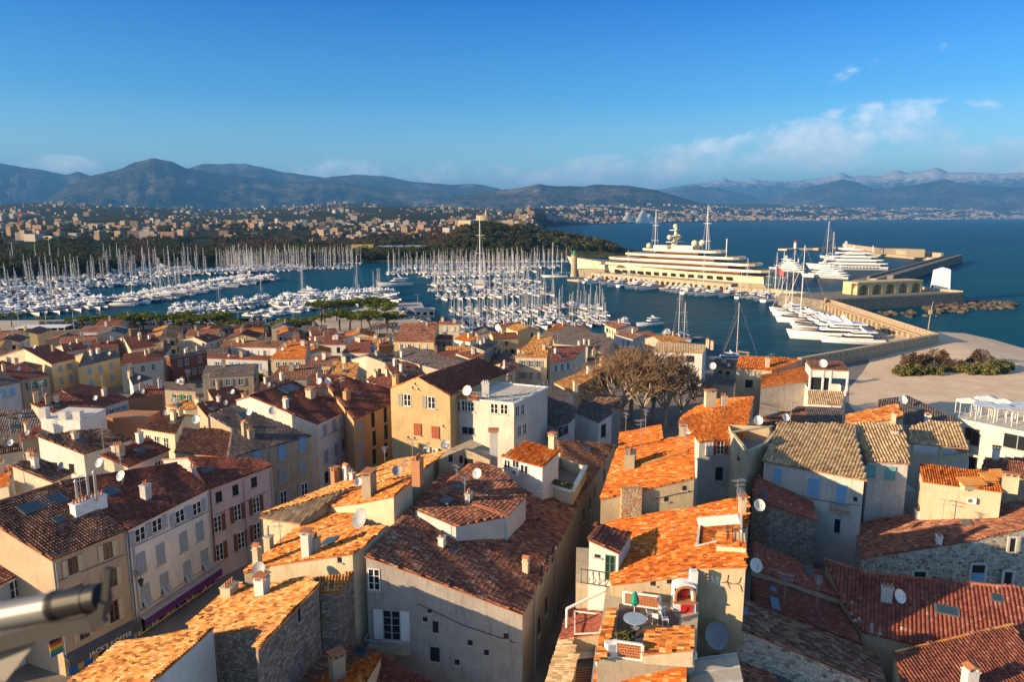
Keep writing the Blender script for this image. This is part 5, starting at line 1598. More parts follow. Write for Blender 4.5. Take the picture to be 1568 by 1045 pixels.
CREAM2 = plaster((0.66, 0.57, 0.42), 0.25, 'pale_cream_render'); SALM = plaster((0.58, 0.40, 0.30), 0.3, 'salmon_render'); BRICK = plaster((0.24, 0.10, 0.07), 0.4, 'dark_red_render')
MID = [
 # label, wall, tiles, a, b, rest of outline, back, facade (cols, rows, styles, shutter), z or None, side wall windows
 ('gabled house with wide maroon roof, sunlit cream gable and blue lower shutters', CREAM2, 'maroon', (78.5, 558), (118, 548.5), [(74, 527.5), (36, 534)], 8, (2, 2, ('shut', 'open'), S_BLUE), None),
 ('yellow house with mossy grey roof and clustered chimneys', YELLOW, 'grey', (119, 563), (185, 547), [(178, 537), (128, 541)], 3, (3, 2, ('shut',), S_BLUE), None),
 ('long house with steep maroon roof in front of the dormered roof', CREAM2, 'maroon', (184, 560), (250, 550), [(250, 535), (189, 542)], 0, (3, 1, ('open',), None), None),
 ('house with a maroon roof pierced by white dormer windows', CREAM2, 'maroon', (200, 536), (250, 528), [(236, 512), (188, 516)], 3, (4, 1, ('open',), None), None),
 ('low cream walled house with dark red roof next to the car park wall', CREAM2, 'maroon', (98, 540), (134, 533), [(122, 523), (94, 528)], 3, None, None),
 ('beige house with green shutters under a maroon roof with white skylight', BEIGE, 'maroon', (33, 582), (77, 574.5), [(34, 557), (0, 563), (-8, 570)], 0, (2, 1, ('shut', 'open'), S_GREEN), None),
 ('pale house with bright blue shutters and grey roof at the western edge', GREYW, 'grey', (-25, 597), (32, 586), [(2, 568), (-30, 575)], 3, (3, 1, ('open', 'shut'), S_BLUE), None),
 ('low maroon roof with two skylights beside the blue shuttered house', CREAM2, 'maroon', (83, 634), (150, 623), [(93, 599), (45, 618)], 0, None, None),
 ('house with pale blue shutters at a small gable under a maroon roof', CREAM2, 'maroon', (161, 623), (198, 611), [(163, 594), (122, 588), (94, 598), (140, 618)], 0, (3, 1, ('open',), S_BLUE), None),
 ('small white block with a grey roof and one small window', WHITEW, 'grey', (203, 590), (235, 579), [(203, 570), (196, 574)], 0, (2, 1, ('open',), None), None),
 ('dark maroon roofed house behind the terracotta yard wall', TERRW, 'maroon', (194, 611), (250, 604), [(253, 591), (218, 590)], 0, None, None),
 ('white walled house with mottled mossy roof and stepped parapet', WHITEW, 'old', (128, 696), (205, 672), [(158, 656), (54, 667)], 0, None, 18.2),
 ('maroon roofed house with a brown garage window behind the skylight roof', CREAM2, 'maroon', (196, 716), (261, 689), [(223, 670), (152, 697)], 0, (2, 1, ('open',), None), 19.4),
 ('cream gabled outhouse with small brown window and mossy tiles', CREAM2, 'old', (80, 739), (112, 724), [(56, 700), (15, 712)], 0, None, 19.2),
 ('sunlit cottage with light brown tiles and white windows', CREAM2, 'brown', (209, 656), (268, 665), [(283, 636), (262, 634)], 3, (3, 1, ('open',), None), 17.0),
 ('dark grey roofed house at the western edge, wide and low', TAN, 'grey', (-20, 668), (40, 662), [(64, 648), (50, 627), (-30, 628)], 0, None, 15.5),
 ('little brown red roof between the wide grey roof and stepped parapet', TAN, 'red', (32, 676), (63, 668), [(64, 650), (30, 664)], 0, None, 15.4),
 ('dark red house with white framed windows and flat top', BRICK, 'grey', (262, 549), (318, 539), [(314, 535), (259, 544)], 2, (4, 2, ('open',), None), None),
 ('cream gabled house with three small windows near the palm trees', CREAM2, 'maroon', (316, 525), (342, 517), [(318, 511), (295, 515.5)], 5, (2, 1, ('open',), None), None),
 ('white walled house with long brown roof below the avenue', WHITEW, 'brown', (335, 531), (423, 533), [(436, 522), (346, 521)], 3, (5, 1, ('open', 'shut'), S_WHITE), None),
 ('long pale facade with pale blue shutters behind the garden trees', GREYW, 'maroon', (316, 549), (410, 552), [(416, 545), (318, 542)], 3, (7, 1, ('shut', 'open'), S_BLUE), 12.6),
 ('house with orange red roof and two chimneys beside the white cube house', CREAM, 'fire', (412, 550), (468, 550), [(471, 524), (439, 523)], 3, (4, 1, ('open',), None), None),
 ('white cube house with maroon roof and brown shutters', WHITEW, 'maroon', (492, 528), (530, 528), [(524, 514), (500, 516)], 2, (2, 2, ('open', 'dark'), None), None),
 ('low white cube annexe with blank walls and roof tanks', WHITEW, 'grey', (470, 526), (492, 528), [(494, 522), (474, 521)], 2, None, None),
 ('house with broad brown roof behind the maroon hip', CREAM, 'brown', (410, 583), (470, 580), [(493, 557), (430, 560)], 2, (3, 1, ('open',), None), None),
 ('house with small dark maroon roof beside the garden trees', TAN, 'maroon', (336, 627), (382, 606), [(354, 591), (317, 597)], 0, (2, 1, ('open',), None), None),
 ('yellow house with mottled brown hipped roof and roof terrace', YELLOW, 'mixed', (601, 523), (665, 524), [(670, 493), (616, 495)], 3, (4, 1, ('open', 'shut'), S_WHITE), None),
 ('tall house with blank sunlit side wall by the small boat basin', CREAM2, 'mixed', (671, 497), (704, 497), [(705, 493), (673, 491)], 3, (2, 1, ('shut',), S_WHITE), 12.0),
 ('house with a wide black grey roof in the shade', TAN, 'grey', (646, 560), (684, 570), [(712, 554), (629, 530), (592, 544)], 0, None, 14.4),
 ('house with sunlit cream gable wall of three windows', CREAM2, 'grey', (590, 556), (610, 551), [(580, 538), (560, 545)], 5, (2, 1, ('open',), None), 14.2),
 ('house with maroon roof over a row of white windows', CREAM2, 'maroon', (523, 540), (566, 541), [(568, 521), (541, 520)], 0, (4, 1, ('open',), None), None),
 ('orange rendered house between two maroon roofs', plaster((0.60, 0.24, 0.07), 0.2, 'orange_render'), 'maroon', (579, 531), (601, 529), [(600, 523), (580, 524)], 2, None, None),
 ('beige terraced house with a maroon roof below the hipped roof', BEIGE, 'maroon', (667, 519), (693, 520), [(692, 513), (672, 512)], 2, (2, 1, ('dark', 'open'), S_BROWN), None),
 ('small white house with red roof beside the boat basin', WHITEW, 'fire', (694, 520), (720, 524), [(731, 516), (712, 509)], 0, (3, 1, ('open',), None), None),
 ('long beige tenement whose shaded side faces the harbour', TAN, 'grey', (742, 538), (764, 525), [(748, 519), (722, 530)], 0, (5, 4, ('open', 'shut'), S_GREY), 15.0),
 ('house with a narrow maroon roof beside the shaded tenement', CREAM, 'maroon', (697, 541), (727, 553), [(741, 543), (722, 537)], 0, None, 14.5),
 ('house with dark maroon roof and a long white wall behind the ochre gable', WHITEW, 'maroon', (560, 582), (598, 598), [(603, 575), (575, 571)], 0, None, 16.5),
 ('house with brown dark tiles tucked behind the ochre gable', TAN, 'brown', (607, 589), (648, 575), [(640, 566), (606, 567)], 0, None, 16.0),
 ('cream house with buff roof and three shuttered windows facing the sun', CREAM2, 'sand', (788, 547), (838, 548), [(840, 531), (804, 529)], 0, (3, 3, ('shut', 'open'), S_GREY), 14.5),
 ('upper block with buff tiles and a single window above the cream house', CREAM2, 'sand', (804, 531), (838, 535), [(846, 516), (819, 513)], 0, (1, 1, ('dark',), None), 14.9),
 ('house with a bright red roof and two white windows', CREAM2, 'red', (841, 556), (880, 549), [(898, 530), (845, 530)], 2, (3, 1, ('open',), S_WHITE), 14.2),
 ('cream house with orange gable roof at the waterfront', CREAM2, 'fire', (831, 509), (868, 502), [(872, 496), (852, 497)], 2, None, 12.4),
 ('waterfront house with a dark slate grey slope in shade', TAN, 'grey', (898, 531), (924, 542), [(942, 520), (871, 497), (846, 516), (849, 527)], 0, (2, 2, ('shut',), S_GREY), 12.6),
 ('low house with dark tiles and awning beside the slate grey slope', CREAM, 'grey', (899, 553), (918, 552), [(926, 543), (905, 538)], 0, None, 11.5),
 ('house with mottled tiles and roof aerials beside the black grey roof', TAN, 'mixed', (600, 572), (640, 560), [(620, 553), (590, 558)], 0, None, 14.0),
 ('low tan house with two dishes left of the maroon hip', TAN, 'old', (355, 625), (384, 640), [(402, 612), (380, 603)], 0, None, 16.0),
 ('sunlit stone house with a square open attic', CREAM, 'sand', (252, 622), (283, 628), [(318, 620), (282, 612)], 0, (1, 1, ('dark',), None), 16.6),
 ('house with a dark roof between the stone attic and the mossy roof', TAN, 'maroon', (318, 640), (352, 622), [(345, 610), (300, 618)], 0, None, 16.4),
 ('small house with a mossy roof on the western edge above the cafe', CREAM2, 'old', (-30, 700), (34, 690), [(28, 680), (-30, 684)], 0, None, 17.5),
 ('orange sunlit roof at the western edge above the cafe', CREAM2, 'fire', (-10, 715), (-30, 752), [(14, 742), (22, 712)], 0, None, 18.2),
 ('house with dark red roof behind the tall white house', TAN, 'maroon', (470, 596), (500, 592), [(523, 574), (478, 573)], 0, None, 17.2),
 ('house with brown roof between the dark maroon roof and the broad brown roof', CREAM, 'brown', (395, 604), (450, 590), [(440, 579), (398, 585)], 0, None, 16.0),
 ('tan house with brown tiles below the white cube annexe', BEIGE, 'brown', (470, 560), (520, 562), [(518, 545), (476, 545)], 2, (3, 1, ('open',), S_BROWN), None),
 ('beige house with sand tiles left of the three window gable', CREAM, 'sand', (500, 575), (545, 578), [(550, 556), (512, 552)], 0, (3, 1, ('open',), None), None),
 ('grey roofed house left of the bare plane tree trunk', TAN, 'old', (750, 600), (790, 596), [(786, 584), (752, 586)], 0, None, 15.0),
 ('house with old tiles in the street behind the white flat roof', STUCCO, 'old', (735, 590), (762, 578), [(752, 566), (725, 574)], 0, None, 14.5),
 ('house with dark tiles at the south side of the dark red house', TAN, 'grey', (240, 597), (300, 600), [(300, 588), (250, 584)], 0, (3, 1, ('open',), S_GREEN), 13.5),
 ('long tan house with maroon roof at the western avenue', TAN, 'maroon', (136, 536), (182, 532), [(180, 519), (140, 521)], 3, (3, 1, ('open',), S_GREEN), None),
 ('cream house with a brown roof beside the avenue pines', CREAM2, 'brown', (250, 546), (262, 533), [(262, 521), (250, 522)], 3, (2, 1, ('open',), None), None),
 ('low orange roofed house at the bend of the avenue', CREAM, 'fire', (424, 535), (468, 534), [(466, 524), (440, 523)], 2, (3, 1, ('open',), None), 10.5),
 ('white house with a sand coloured roof below the jetty grove', WHITEW, 'sand', (545, 527), (598, 528), [(592, 516), (552, 516)], 3, (4, 1, ('open', 'shut'), S_BLUE), 10.5),
 ('narrow yellow house with grey tiles facing the boat basin', YELLOW, 'grey', (736, 545), (785, 560), [(792, 545), (750, 532)], 2, (3, 1, ('shut',), S_GREEN), 12.0),
 ('pale house with a brown roof at the foot of the shaded tenement', CREAM2, 'brown', (765, 575), (790, 566), [(788, 552), (766, 557)], 2, (2, 1, ('open',), None), 12.5),
 ('long low quay building with a brown roof behind the bare trees', CREAM, 'brown', (930, 548), (998, 552), [(990, 540), (938, 536)], 3, (5, 1, ('dark', 'open'), None), 8.5),
 ('low quay building with dark tiles right of the waterside cottage', TAN, 'old', (1092, 562), (1126, 566), [(1126, 552), (1096, 549)], 3, (2, 1, ('dark',), None), 9.0),
]
MIDH = []
for (lab, wall, tiles, a, b, rest, back, fac, z) in MID:
    h = House(lab, wall)
    zz = midz((a[1] + b[1]) / 2) if z is None else z
    h.roof(a, b, zz, 0.29, [a, b] + rest, tiles, back=back or None, over=0.15)
    if fac:
        c, r, st, sh = fac
        h.grid(0, 0, c, [1.5 + 2.9 * k for k in range(r)], 1.0, 1.6, st, WHITE, sh)
    n = len(h.walls[0][0])
    h.grid(0, n - 1, 2, [2.0], 0.8, 1.2, ('dark', 'open'), WHITE, None, prob=0.5)
    pl = h.planes[0]
    # chimneys near the ridge
    pts = [a, b] + rest
    for k in range(rnd.choice((1, 1, 2, 3))):
        t_ = rnd.uniform(.15, .85); s_ = rnd.uniform(.55, .92)
        u = (a[0] * (1 - t_) + b[0] * t_) * (1 - s_) + (rest[-1][0] * (1 - t_) + rest[0][0] * t_) * s_
        v = (a[1] * (1 - t_) + b[1] * t_) * (1 - s_) + (rest[-1][1] * (1 - t_) + rest[0][1] * t_) * s_
        h.chimney(u, v, rnd.uniform(.5, 1.0), .5, rnd.uniform(.8, 1.4), style=rnd.choice(('pots', 'slab', 'cap', 'pots')), mat=rnd.choice((CREAM, WHITEW, CREAM2, TAN)))
    if rnd.random() < .6:
        t_, s_ = rnd.uniform(.2, .8), rnd.uniform(.3, .6)
        u = (a[0] * (1 - t_) + b[0] * t_) * (1 - s_) + (rest[-1][0] * (1 - t_) + rest[0][0] * t_) * s_
        v = (a[1] * (1 - t_) + b[1] * t_) * (1 - s_) + (rest[-1][1] * (1 - t_) + rest[0][1] * t_) * s_
        h.skylight(u, v, 1.2, 1.0)
    MIDH.append((h, a, b, rest))

# free-standing yard walls
h = House('flat terracotta coloured yard wall between the white houses', TERRW, name='yard_wall', cat='wall', group=None)
a_, b_ = P(156, 640, 15.0), P(223, 642, 15.0)
h.add_walls([a_, b_, b_ + Vector((0, 5, 0)), a_ + Vector((0, 5, 0))], 0, drop=0, cap=True)
h = House('white stepped rooftop block with a parapet of low posts', WHITEW, short='white stepped rooftop block')
a_, b_ = P(62, 642, 17.5), P(122, 645, 17.5)
h.add_walls([a_, b_, b_ + Vector((0, 7, 0)), a_ + Vector((0, 7, 0))], 0, drop=0, cap=True)
for k in range(3):
    mb = MB(h.base); mb.box(a_.lerp(b_, (.05, .55, .92)[k]) + Vector((0, .6, 0)), 1.1, 1.1, (1.6, 1.2, 1.4)[k]); mb.build('parapet_post', [WHITEW], h.root)
# far left: white fronted shop house and red party wall
h = House('white shop house with pale blue shutters at the lower western edge', WHITEW, short='white shop house')
h.roof((0, 896), (57, 866), 17.0, 0.26, [(-40, 917), (58, 866), (62, 856), (-30, 836)], 'mixed', over=0.1)
for u, v in ((7, 912), (22, 903), (47, 886)): h.win(0, 0, u, v, 0.95, 1.7, 'shut' if u != 22 else 'open', WHITE, S_BLUEG)
h.win(0, 0, 48, 1020, 1.1, 2.0, 'shut', WHITE, S_BLUEG)
h = House('dark red party wall between the white shop house and the cafe house', REDW, name='party_wall', cat='wall', group=None)
q = [P(60, 866, 18.6), P(82, 863, 18.6)]
h.add_walls([P(58, 868, 17.9), P(81, 861, 18.6), P(60, 832, 19.5), P(28, 838, 18.5)], 0, drop=0, cap=True)

# small infill houses that close the gaps towards the port
def infill():
    rg = random.Random(19)
    taken = [Vector((o.location.x, o.location.y, 0)) for o in bpy.data.objects if o.get('category') == 'house']
    n = 0
    for t_ in range(2500):
        if n >= 46: break
        x, y = rg.uniform(-170, 48), rg.uniform(150, 262)
        if P(500, 519, 2).y - 4 < y and x < -40: continue
        c = Vector((x, y, 0))
        if any((c - q).length < 10.5 for q in taken): continue
        u, v = proj((x, y, 8))
        if u < -30 or 560 < u < 690 and y > 225 or 880 < u < 1100 and y < 185: continue
        taken.append(c); n += 1
        w, d = rg.uniform(8, 12), rg.uniform(3.6, 5.0)
        a = .30 + rg.choice((0, 0, math.pi / 2, -math.pi / 2)) + rg.uniform(-.15, .15)
        e = Vector((math.cos(a), math.sin(a), 0)); f = Vector((-e.y, e.x, 0))
        z = ground_z(x, y) + rg.uniform(5.2, 7.6)
        A = c - e * w / 2 - f * d; B = c + e * w / 2 - f * d; A.z = B.z = z
        tk = rg.choice(('maroon', 'brown', 'mixed', 'old', 'grey', 'fire', 'sand', 'maroon', 'brown'))
        wc, wn = rg.choice(((CREAM2, 'cream'), (WHITEW, 'white'), (TAN, 'tan'), (BEIGE, 'beige'), (SALM, 'salmon'), (YELLOW, 'yellow')))
        h = House(None, wc)
        pl = Plane(A, B, 0, .30)
        up = f * d + Vector((0, 0, .3 * d))
        h.roof3(pl, [A, B, B + up, A + up], tk, back=d, real=False, over=.2)
        relabel(h.root, 'small %s house with %s tiles' % (wn, {'fire': 'orange', 'old': 'weathered', 'sand': 'buff'}.get(tk, tk)), 'in the western rows' if u < 330 else 'in the garden rows' if u < 620 else 'in the harbour rows')
        for wi in (0, 1, len(h.walls[0][0]) - 1): h.grid(0, wi, 3 if wi == 0 else 2, (1.5, 4.2), .95, 1.5, ('open', 'shut', 'dark'), WHITE, rg.choice((S_BLUE, S_GREEN, S_BROWN, S_BLUEG, S_WHITE)), prob=.85)
        k = rg.uniform(.2, .8); p = A + (B - A) * k + up * .85
        h.chimney(*proj(p), .7, .5, 1.2, style=rg.choice(('pots', 'slab', 'cap')), mat=wc)
infill()

# ================================================================== GROUND, QUAYS, BEACH
def poly_sheet(name, pts, mat, skirt=0.0, kind='structure'):
    mb = MB(); n = len(pts)
    pts = [Vector(p) for p in pts]
    if sum(pts[i].x * pts[(i + 1) % n].y - pts[(i + 1) % n].x * pts[i].y for i in range(n)) < 0: pts = pts[::-1]
    bm = bmesh.new()
    vs = [bm.verts.new(p) for p in pts]
    f = bm.faces.new(vs)
    bmesh.ops.triangulate(bm, faces=[f])
    if skirt:
        for i in range(n):
            j = (i + 1) % n
            a, b = pts[i], pts[j]
            q = [bm.verts.new(x) for x in (a - Vector((0, 0, skirt)), b - Vector((0, 0, skirt)), b, a)]
            bm.faces.new(q)
    me = bpy.data.meshes.new(name); bm.to_mesh(me); bm.free()
    me.materials.append(mat)
    o = link(name, me)
    if kind: o['kind'] = kind
    return o

def paving(name, a, b, scale=0.25):
    m, t, out = new_mat(name); p = pos(t)
    c = t.mix(t.ramp(t.noise(p, scale, 5.0, .65), [(.35, 0), (.68, 1)]), a, b)
    c = t.mix(t.math('MULTIPLY', t.ramp(t.noise(p, 2.5, 4.0), [(.5, 0), (.75, 1)]), .4), c, [x * .6 for x in a])
    finish(t, out, c, .95, t.noise(p, 6.0, 4.0), .03, .1)
    return m
STREET = paving('street_stone', (0.17, 0.15, 0.13), (0.25, 0.22, 0.19))
QUAYM = paving('quay_concrete', (0.44, 0.38, 0.31), (0.54, 0.47, 0.39), .08)
ASPH = paving('asphalt', (0.05, 0.05, 0.055), (0.075, 0.072, 0.07))
SANDM = paving('beach_sand', (0.62, 0.46, 0.31), (0.76, 0.61, 0.45), .16)
WALLST = rubble('rampart_stone', [(0.38, 0.30, 0.20), (0.46, 0.37, 0.25), (0.52, 0.42, 0.29)], 1.1, (0.42, 0.34, 0.24))
DARKST = rubble('seawall_stone', [(0.16, 0.14, 0.12), (0.24, 0.21, 0.17), (0.30, 0.26, 0.21)], 1.0, (0.2, 0.18, 0.15))

edge = [(-700, 502), (-100, 493), (0, 491), (120, 490), (250, 487), (380, 498), (470, 489), (590, 466), (645, 463), (664, 498), (700, 516), (760, 528), (850, 531), (950, 532), (1000, 548), (1100, 562), (1240, 570)]
poly_sheet('quay', [P(u, v, 1.7) for u, v in edge] + [Vector((90, 205, 1.7)), Vector((84, 165, 1.7)), Vector((125, 122, 1.7)), Vector((135, -60, 1.7)), Vector((-520, -60, 1.7))], QUAYM, 3.5)
rows = []
for y in np.linspace(-60, 284, 44):
    rows.append([(x, y, ground_z(x, y) + .006) for x in np.linspace(-330, float(np.interp(y, [95, 122, 150, 205, 284], [132, 100, 70, 66, 60])), 24)])
structure(link('town_ground', grid_mesh('town_ground', rows, STREET)))
# avenue along the quay
av = [(-300, 517), (0, 513), (100, 508), (330, 512), (480, 512)]
poly_sheet('road', [P(u, v - 6, 2.6) for u, v in av] + [P(u, v + 2, 2.6) for u, v in av[::-1]], ASPH)
poly_sheet('car_park', [P(u, v, 1.704) for u, v in ((60, 492), (250, 490), (380, 501), (480, 490), (490, 500), (380, 508), (60, 502))], ASPH)
poly_sheet('jetty', [P(u, v, 1.706) for u, v in ((600, 470), (640, 466), (655, 497), (600, 505), (560, 490))], QUAYM)

# beach
def build_beach():
    shore = [P(u, v, 0) for u, v in ((1408, 503), (1440, 507), (1480, 509), (1525, 518), (1568, 530), (1640, 548), (1760, 590))]
    back = [P(1330, 548, 1), P(1330, 560, 1), P(1320, 575, 1), P(1300, 600, 1), P(1300, 625, 1), P(1330, 660, 1), P(1400, 720, 1)]
    rows = []
    for i in range(25):
        t_ = i / 24
        r = []
        for s, b in zip(shore, back):
            p = s.lerp(b, t_)
            z = -0.5 + 3.4 * min(1, t_ * 3.0) ** .8 - 1.6 * max(0, t_ - .33) + .12 * fbm(p.x * .1, p.y * .1)
            r.append((p.x, p.y, z))
        rows.append(r)
    structure(link('beach', grid_mesh('beach', rows, SANDM)))
build_beach()
poly_sheet('promenade', [P(u, v, 1.75) for u, v in ((1240, 572), (1300, 556), (1345, 546), (1345, 575), (1310, 600), (1310, 640), (1250, 660))] , paving('promenade_paving', (0.20, 0.19, 0.18), (0.25, 0.24, 0.22)), 3)

# ================================================================== RAMPARTS
def arcade(mb, a, b, z0, z1, n, depth, fill=0.62, spring=0.55, mi=0, back=True):
    """wall with n real arched openings from a to b (plan), z0..z1; recess goes to the left of a->b"""
    a, b = Vector((a.x, a.y, 0)), Vector((b.x, b.y, 0))
    d = (b - a); L = d.length; e = d / L; nb = Vector((-e.y, e.x, 0)) * depth
    w = L / n
    def q(x, z, k=0): p = a + e * x + nb * k; return Vector((p.x, p.y, z))
    for i in range(n):
        x0, x1 = i * w, (i + 1) * w
        r = w * fill / 2; xc = (x0 + x1) / 2
        zs = z0 + (z1 - z0) * spring
        rr = min(r, (z1 - zs) * .8)
        arc = [(xc - r * math.cos(math.pi * k / 8), zs + rr * math.sin(math.pi * k / 8)) for k in range(9)]
        mb.face([q(x0, z0), q(xc - r, z0), q(xc - r, zs), q(x0, zs)], mi)
        mb.face([q(xc + r, z0), q(x1, z0), q(x1, zs), q(xc + r, zs)], mi)
        mb.face([q(x0, zs), arc and q(*arc[0]), q(arc[0][0], z1), q(x0, z1)], mi)
        mb.face([q(arc[-1][0], zs), q(x1, zs), q(x1, z1), q(arc[-1][0], z1)], mi)
        for (u0, w0), (u1, w1) in zip(arc, arc[1:]):
            mb.face([q(u0, w0), q(u1, w1), q(u1, z1), q(u0, z1)], mi)
            mb.face([q(u0, w0), q(u0, w0, 1), q(u1, w1, 1), q(u1, w1)], mi)
        mb.face([q(xc - r, z0), q(xc - r, z0, 1), q(xc - r, zs, 1), q(xc - r, zs)], mi)
        mb.face([q(xc + r, z0, 1), q(xc + r, z0), q(xc + r, zs), q(xc + r, zs, 1)], mi)
        if back: mb.face([q(x0, z0, 1), q(x1, z0, 1), q(x1, z1, 1), q(x0, z1, 1)], mi)

def strip(mb, pts, w0, w1, z0, z1, mi=0):
    """solid along a plan polyline between offsets w0, w1 (left positive)"""
    pts = [Vector((p.x, p.y, 0)) for p in pts]
    offs = []
    for i, p in enumerate(pts):
        d = (pts[min(i + 1, len(pts) - 1)] - pts[max(i - 1, 0)]).normalized()
        offs.append(Vector((-d.y, d.x, 0)))
    for i in range(len(pts) - 1):
        c = [pts[i] + offs[i] * w0, pts[i + 1] + offs[i + 1] * w0, pts[i + 1] + offs[i + 1] * w1, pts[i] + offs[i] * w1]
        mb.hexa([Vector((x.x, x.y, z0)) for x in c], [Vector((x.x, x.y, z1)) for x in c], mi)

def slots(mb, a, b, z, n, nrm, w=.5, h=.6, mi=1):
    d = (b - a); e = d.normalized()
    for k in range(n):
        p = a + d * ((k + .5) / n); p = Vector((p.x, p.y, z)) + nrm * .02
        mb.hexa([p - e * w / 2, p + e * w / 2, p + e * w / 2 - nrm * .3, p - e * w / 2 - nrm * .3], [p - e * w / 2 + Vector((0, 0, h)), p + e * w / 2 + Vector((0, 0, h)), p + e * w / 2 - nrm * .3 + Vector((0, 0, h)), p - e * w / 2 - nrm * .3 + Vector((0, 0, h))], mi)

ZR = 6.2
RA, RB, RC = P(1228, 549, ZR), P(1438, 512, ZR), P(1266, 457, ZR)
root = empty('rampart', RB, 'harbour rampart with a long arcade and sunlit walkway above the big yachts', 'rampart')
off = RB
e1 = (RB - RA); e1.z = 0; e1.normalize(); n1 = Vector((e1.y, -e1.x, 0))
mb = MB(off)
strip(mb, [RA, RB], 0, 1.6, -1, ZR); slots(mb, RA, RB, ZR - 1.3, 26, n1)
mb.build('sea_wall', [WALLST, DARK], root)
e2 = (RC - RB); e2.z = 0; e2.normalize(); n2 = Vector((e2.y, -e2.x, 0))    # faces the open sea
mb = MB(off)
strip(mb, [RB, RC], .0, .9, -1, ZR + .2); slots(mb, RB - n2 * .9, RC - n2 * .9, ZR - .9, 40, -n2)
mb.build('parapet', [WALLST, DARK], root)
mb = MB(off)
strip(mb, [RB, RC], .9, 5.5, 4.3, ZR - 1.4)
mb.build('walkway', [paving('brick_walk', (0.34, 0.17, 0.09), (0.40, 0.22, 0.12))], root)
mb = MB(off)
arcade(mb, RC - n2 * 5.5, RB - n2 * 5.5 - e2 * -2.0, 0.9, ZR - .9, 24, 2.6)
mb.build('arcade', [WALLST], root)
mb = MB(off)
qa, qb = RC - n2 * 5.5, RB - n2 * 5.5
strip(mb, [RC - n2 * 5.4, RB - n2 * 5.4 + e2 * 4], 0, -6.0, -2, 1.5)
o = mb.build('quay', [QUAYM]); o.location = off; structure(o)

# the northern arm beside the great yacht
root = empty('quay_wall', P(1020, 432, 1.5), 'long arcaded quay wall in front of the great cream yacht', 'quay wall')
off = P(1020, 432, 1.5)
qa, qb = P(905, 428.5, 1.2), P(1119, 449, 1.2)
mb = MB(off); arcade(mb, qa, qb, .8, 5.6, 26, 3.0); mb.build('arcade', [WALLST], root)
mb = MB(off); strip(mb, [qa, qb], 0.0, 7, 5.6, 6.8); strip(mb, [qa, qb], 3.2, 7.0, -1, 5.59); mb.build('walkway', [WALLST], root)
mb = MB(off); qc, qd = P(1180, 452, 1.2), P(1262, 462, 1.2)
strip(mb, [qb, qc, qd], 0, 3, -1, 5.0); mb.build('retaining_wall', [WALLST], root)
mb = MB(); strip(mb, [P(880, 427, 1.2), qb, qc, qd], -1, -8, -2, 1.3); structure(mb.build('quay', [QUAYM]))
bt = P(879, 424, 1.3)
r = empty('beacon_tower', bt, 'short round stone beacon tower at the tip of the arcaded quay', 'beacon')
mb = MB(); mb.tube([(0, 0, 0), (0, 0, 3), (0, 0, 17), (0, 0, 17.6)], [3.2, 2.6, 2.2, 2.9], 16); link('tower', mb.mesh('tower', [WALLST]), r)
mb = MB(); mb.tube([(0, 0, 17.6), (0, 0, 20)], [1.2, 1.2], 10); mb.tube([(0, 0, 20), (0, 0, 21)], [1.4, .2], 10); link('lantern', mb.mesh('lantern', [plain('green_lantern', (0.03, 0.3, 0.12))]), r)
mb = MB(); mb.box((14, -1, -.2), 22, 8, 6.2, -.35); link('base_block', mb.mesh('base_block', [WALLST]), r)

# bastion with the arched guard house
ba, bb = P(1264, 459, 6.6), P(1476, 448, 6.6)
root = empty('bastion', ba, 'shaded stone bastion jutting into the sea behind the rampart', 'bastion'); off = ba
e = (bb - ba).normalized(); nb = Vector((-e.y, e.x, 0))
mb = MB(off); strip(mb, [ba, bb], 0, 34, -1.5, 6.0); mb.build('platform', [DARKST], root)
mb = MB(off); strip(mb, [ba, bb], 0, .8, 6.0, 6.9); strip(mb, [bb - e * .4, bb - e * .4 + nb * 34], -.4, .4, 6.0, 7.4); mb.build('parapet', [WALLST], root)
ga, gb = P(1312, 452, 6.2), P(1412, 447, 6.2)
root = empty('guard_house', ga, 'long sunlit stone guard house with four wide arches on the bastion', 'guard house'); off = ga
mb = MB(off); arcade(mb, ga, gb, 6.0, 12.2, 5, 4.0, .7, .40); mb.build('arcade', [plaster((0.60, 0.47, 0.27), .3, 'guardhouse_render')], root)
mb = MB(off); strip(mb, [ga, gb], -.15, 10, 12.2, 12.9); strip(mb, [ga, gb], 4.1, 10, 6.0, 12.19); mb.build('roof', [plaster((0.60, 0.47, 0.27), .3, 'guardhouse_render')], root)
sp = P(1437, 444, 6.0)
r = empty('sculpture_shelter', sp, 'tall white wrapped block standing on the bastion', 'sculpture')
mb = MB(); b = [(-5.5, -4, 0), (3.5, -5.5, 0), (7, 3, 0), (-2, 5, 0)]; t_ = [(-5.2, -3.6, 10.5), (3.0, -5, 12.0), (6.6, 2.6, 12.2), (-1.5, 4.6, 11.2)]
mb.hexa(b, t_); mb.face([t_[0], t_[1], (0.6, -.5, 13.2)]); mb.face([t_[1], t_[2], (0.6, -.5, 13.2)]); mb.face([t_[2], t_[3], (0.6, -.5, 13.2)]); mb.face([t_[3], t_[0], (0.6, -.5, 13.2)])
link('wrapping', mb.mesh('wrapping', [plain('white_wrap', (0.82, 0.82, 0.84), .6)]), r)
mb = MB(); mb.box((-5.1, -2.4, 1.0), .3, 1.6, 2.0, .1); link('hatch', mb.mesh('hatch', [DARK]), r)

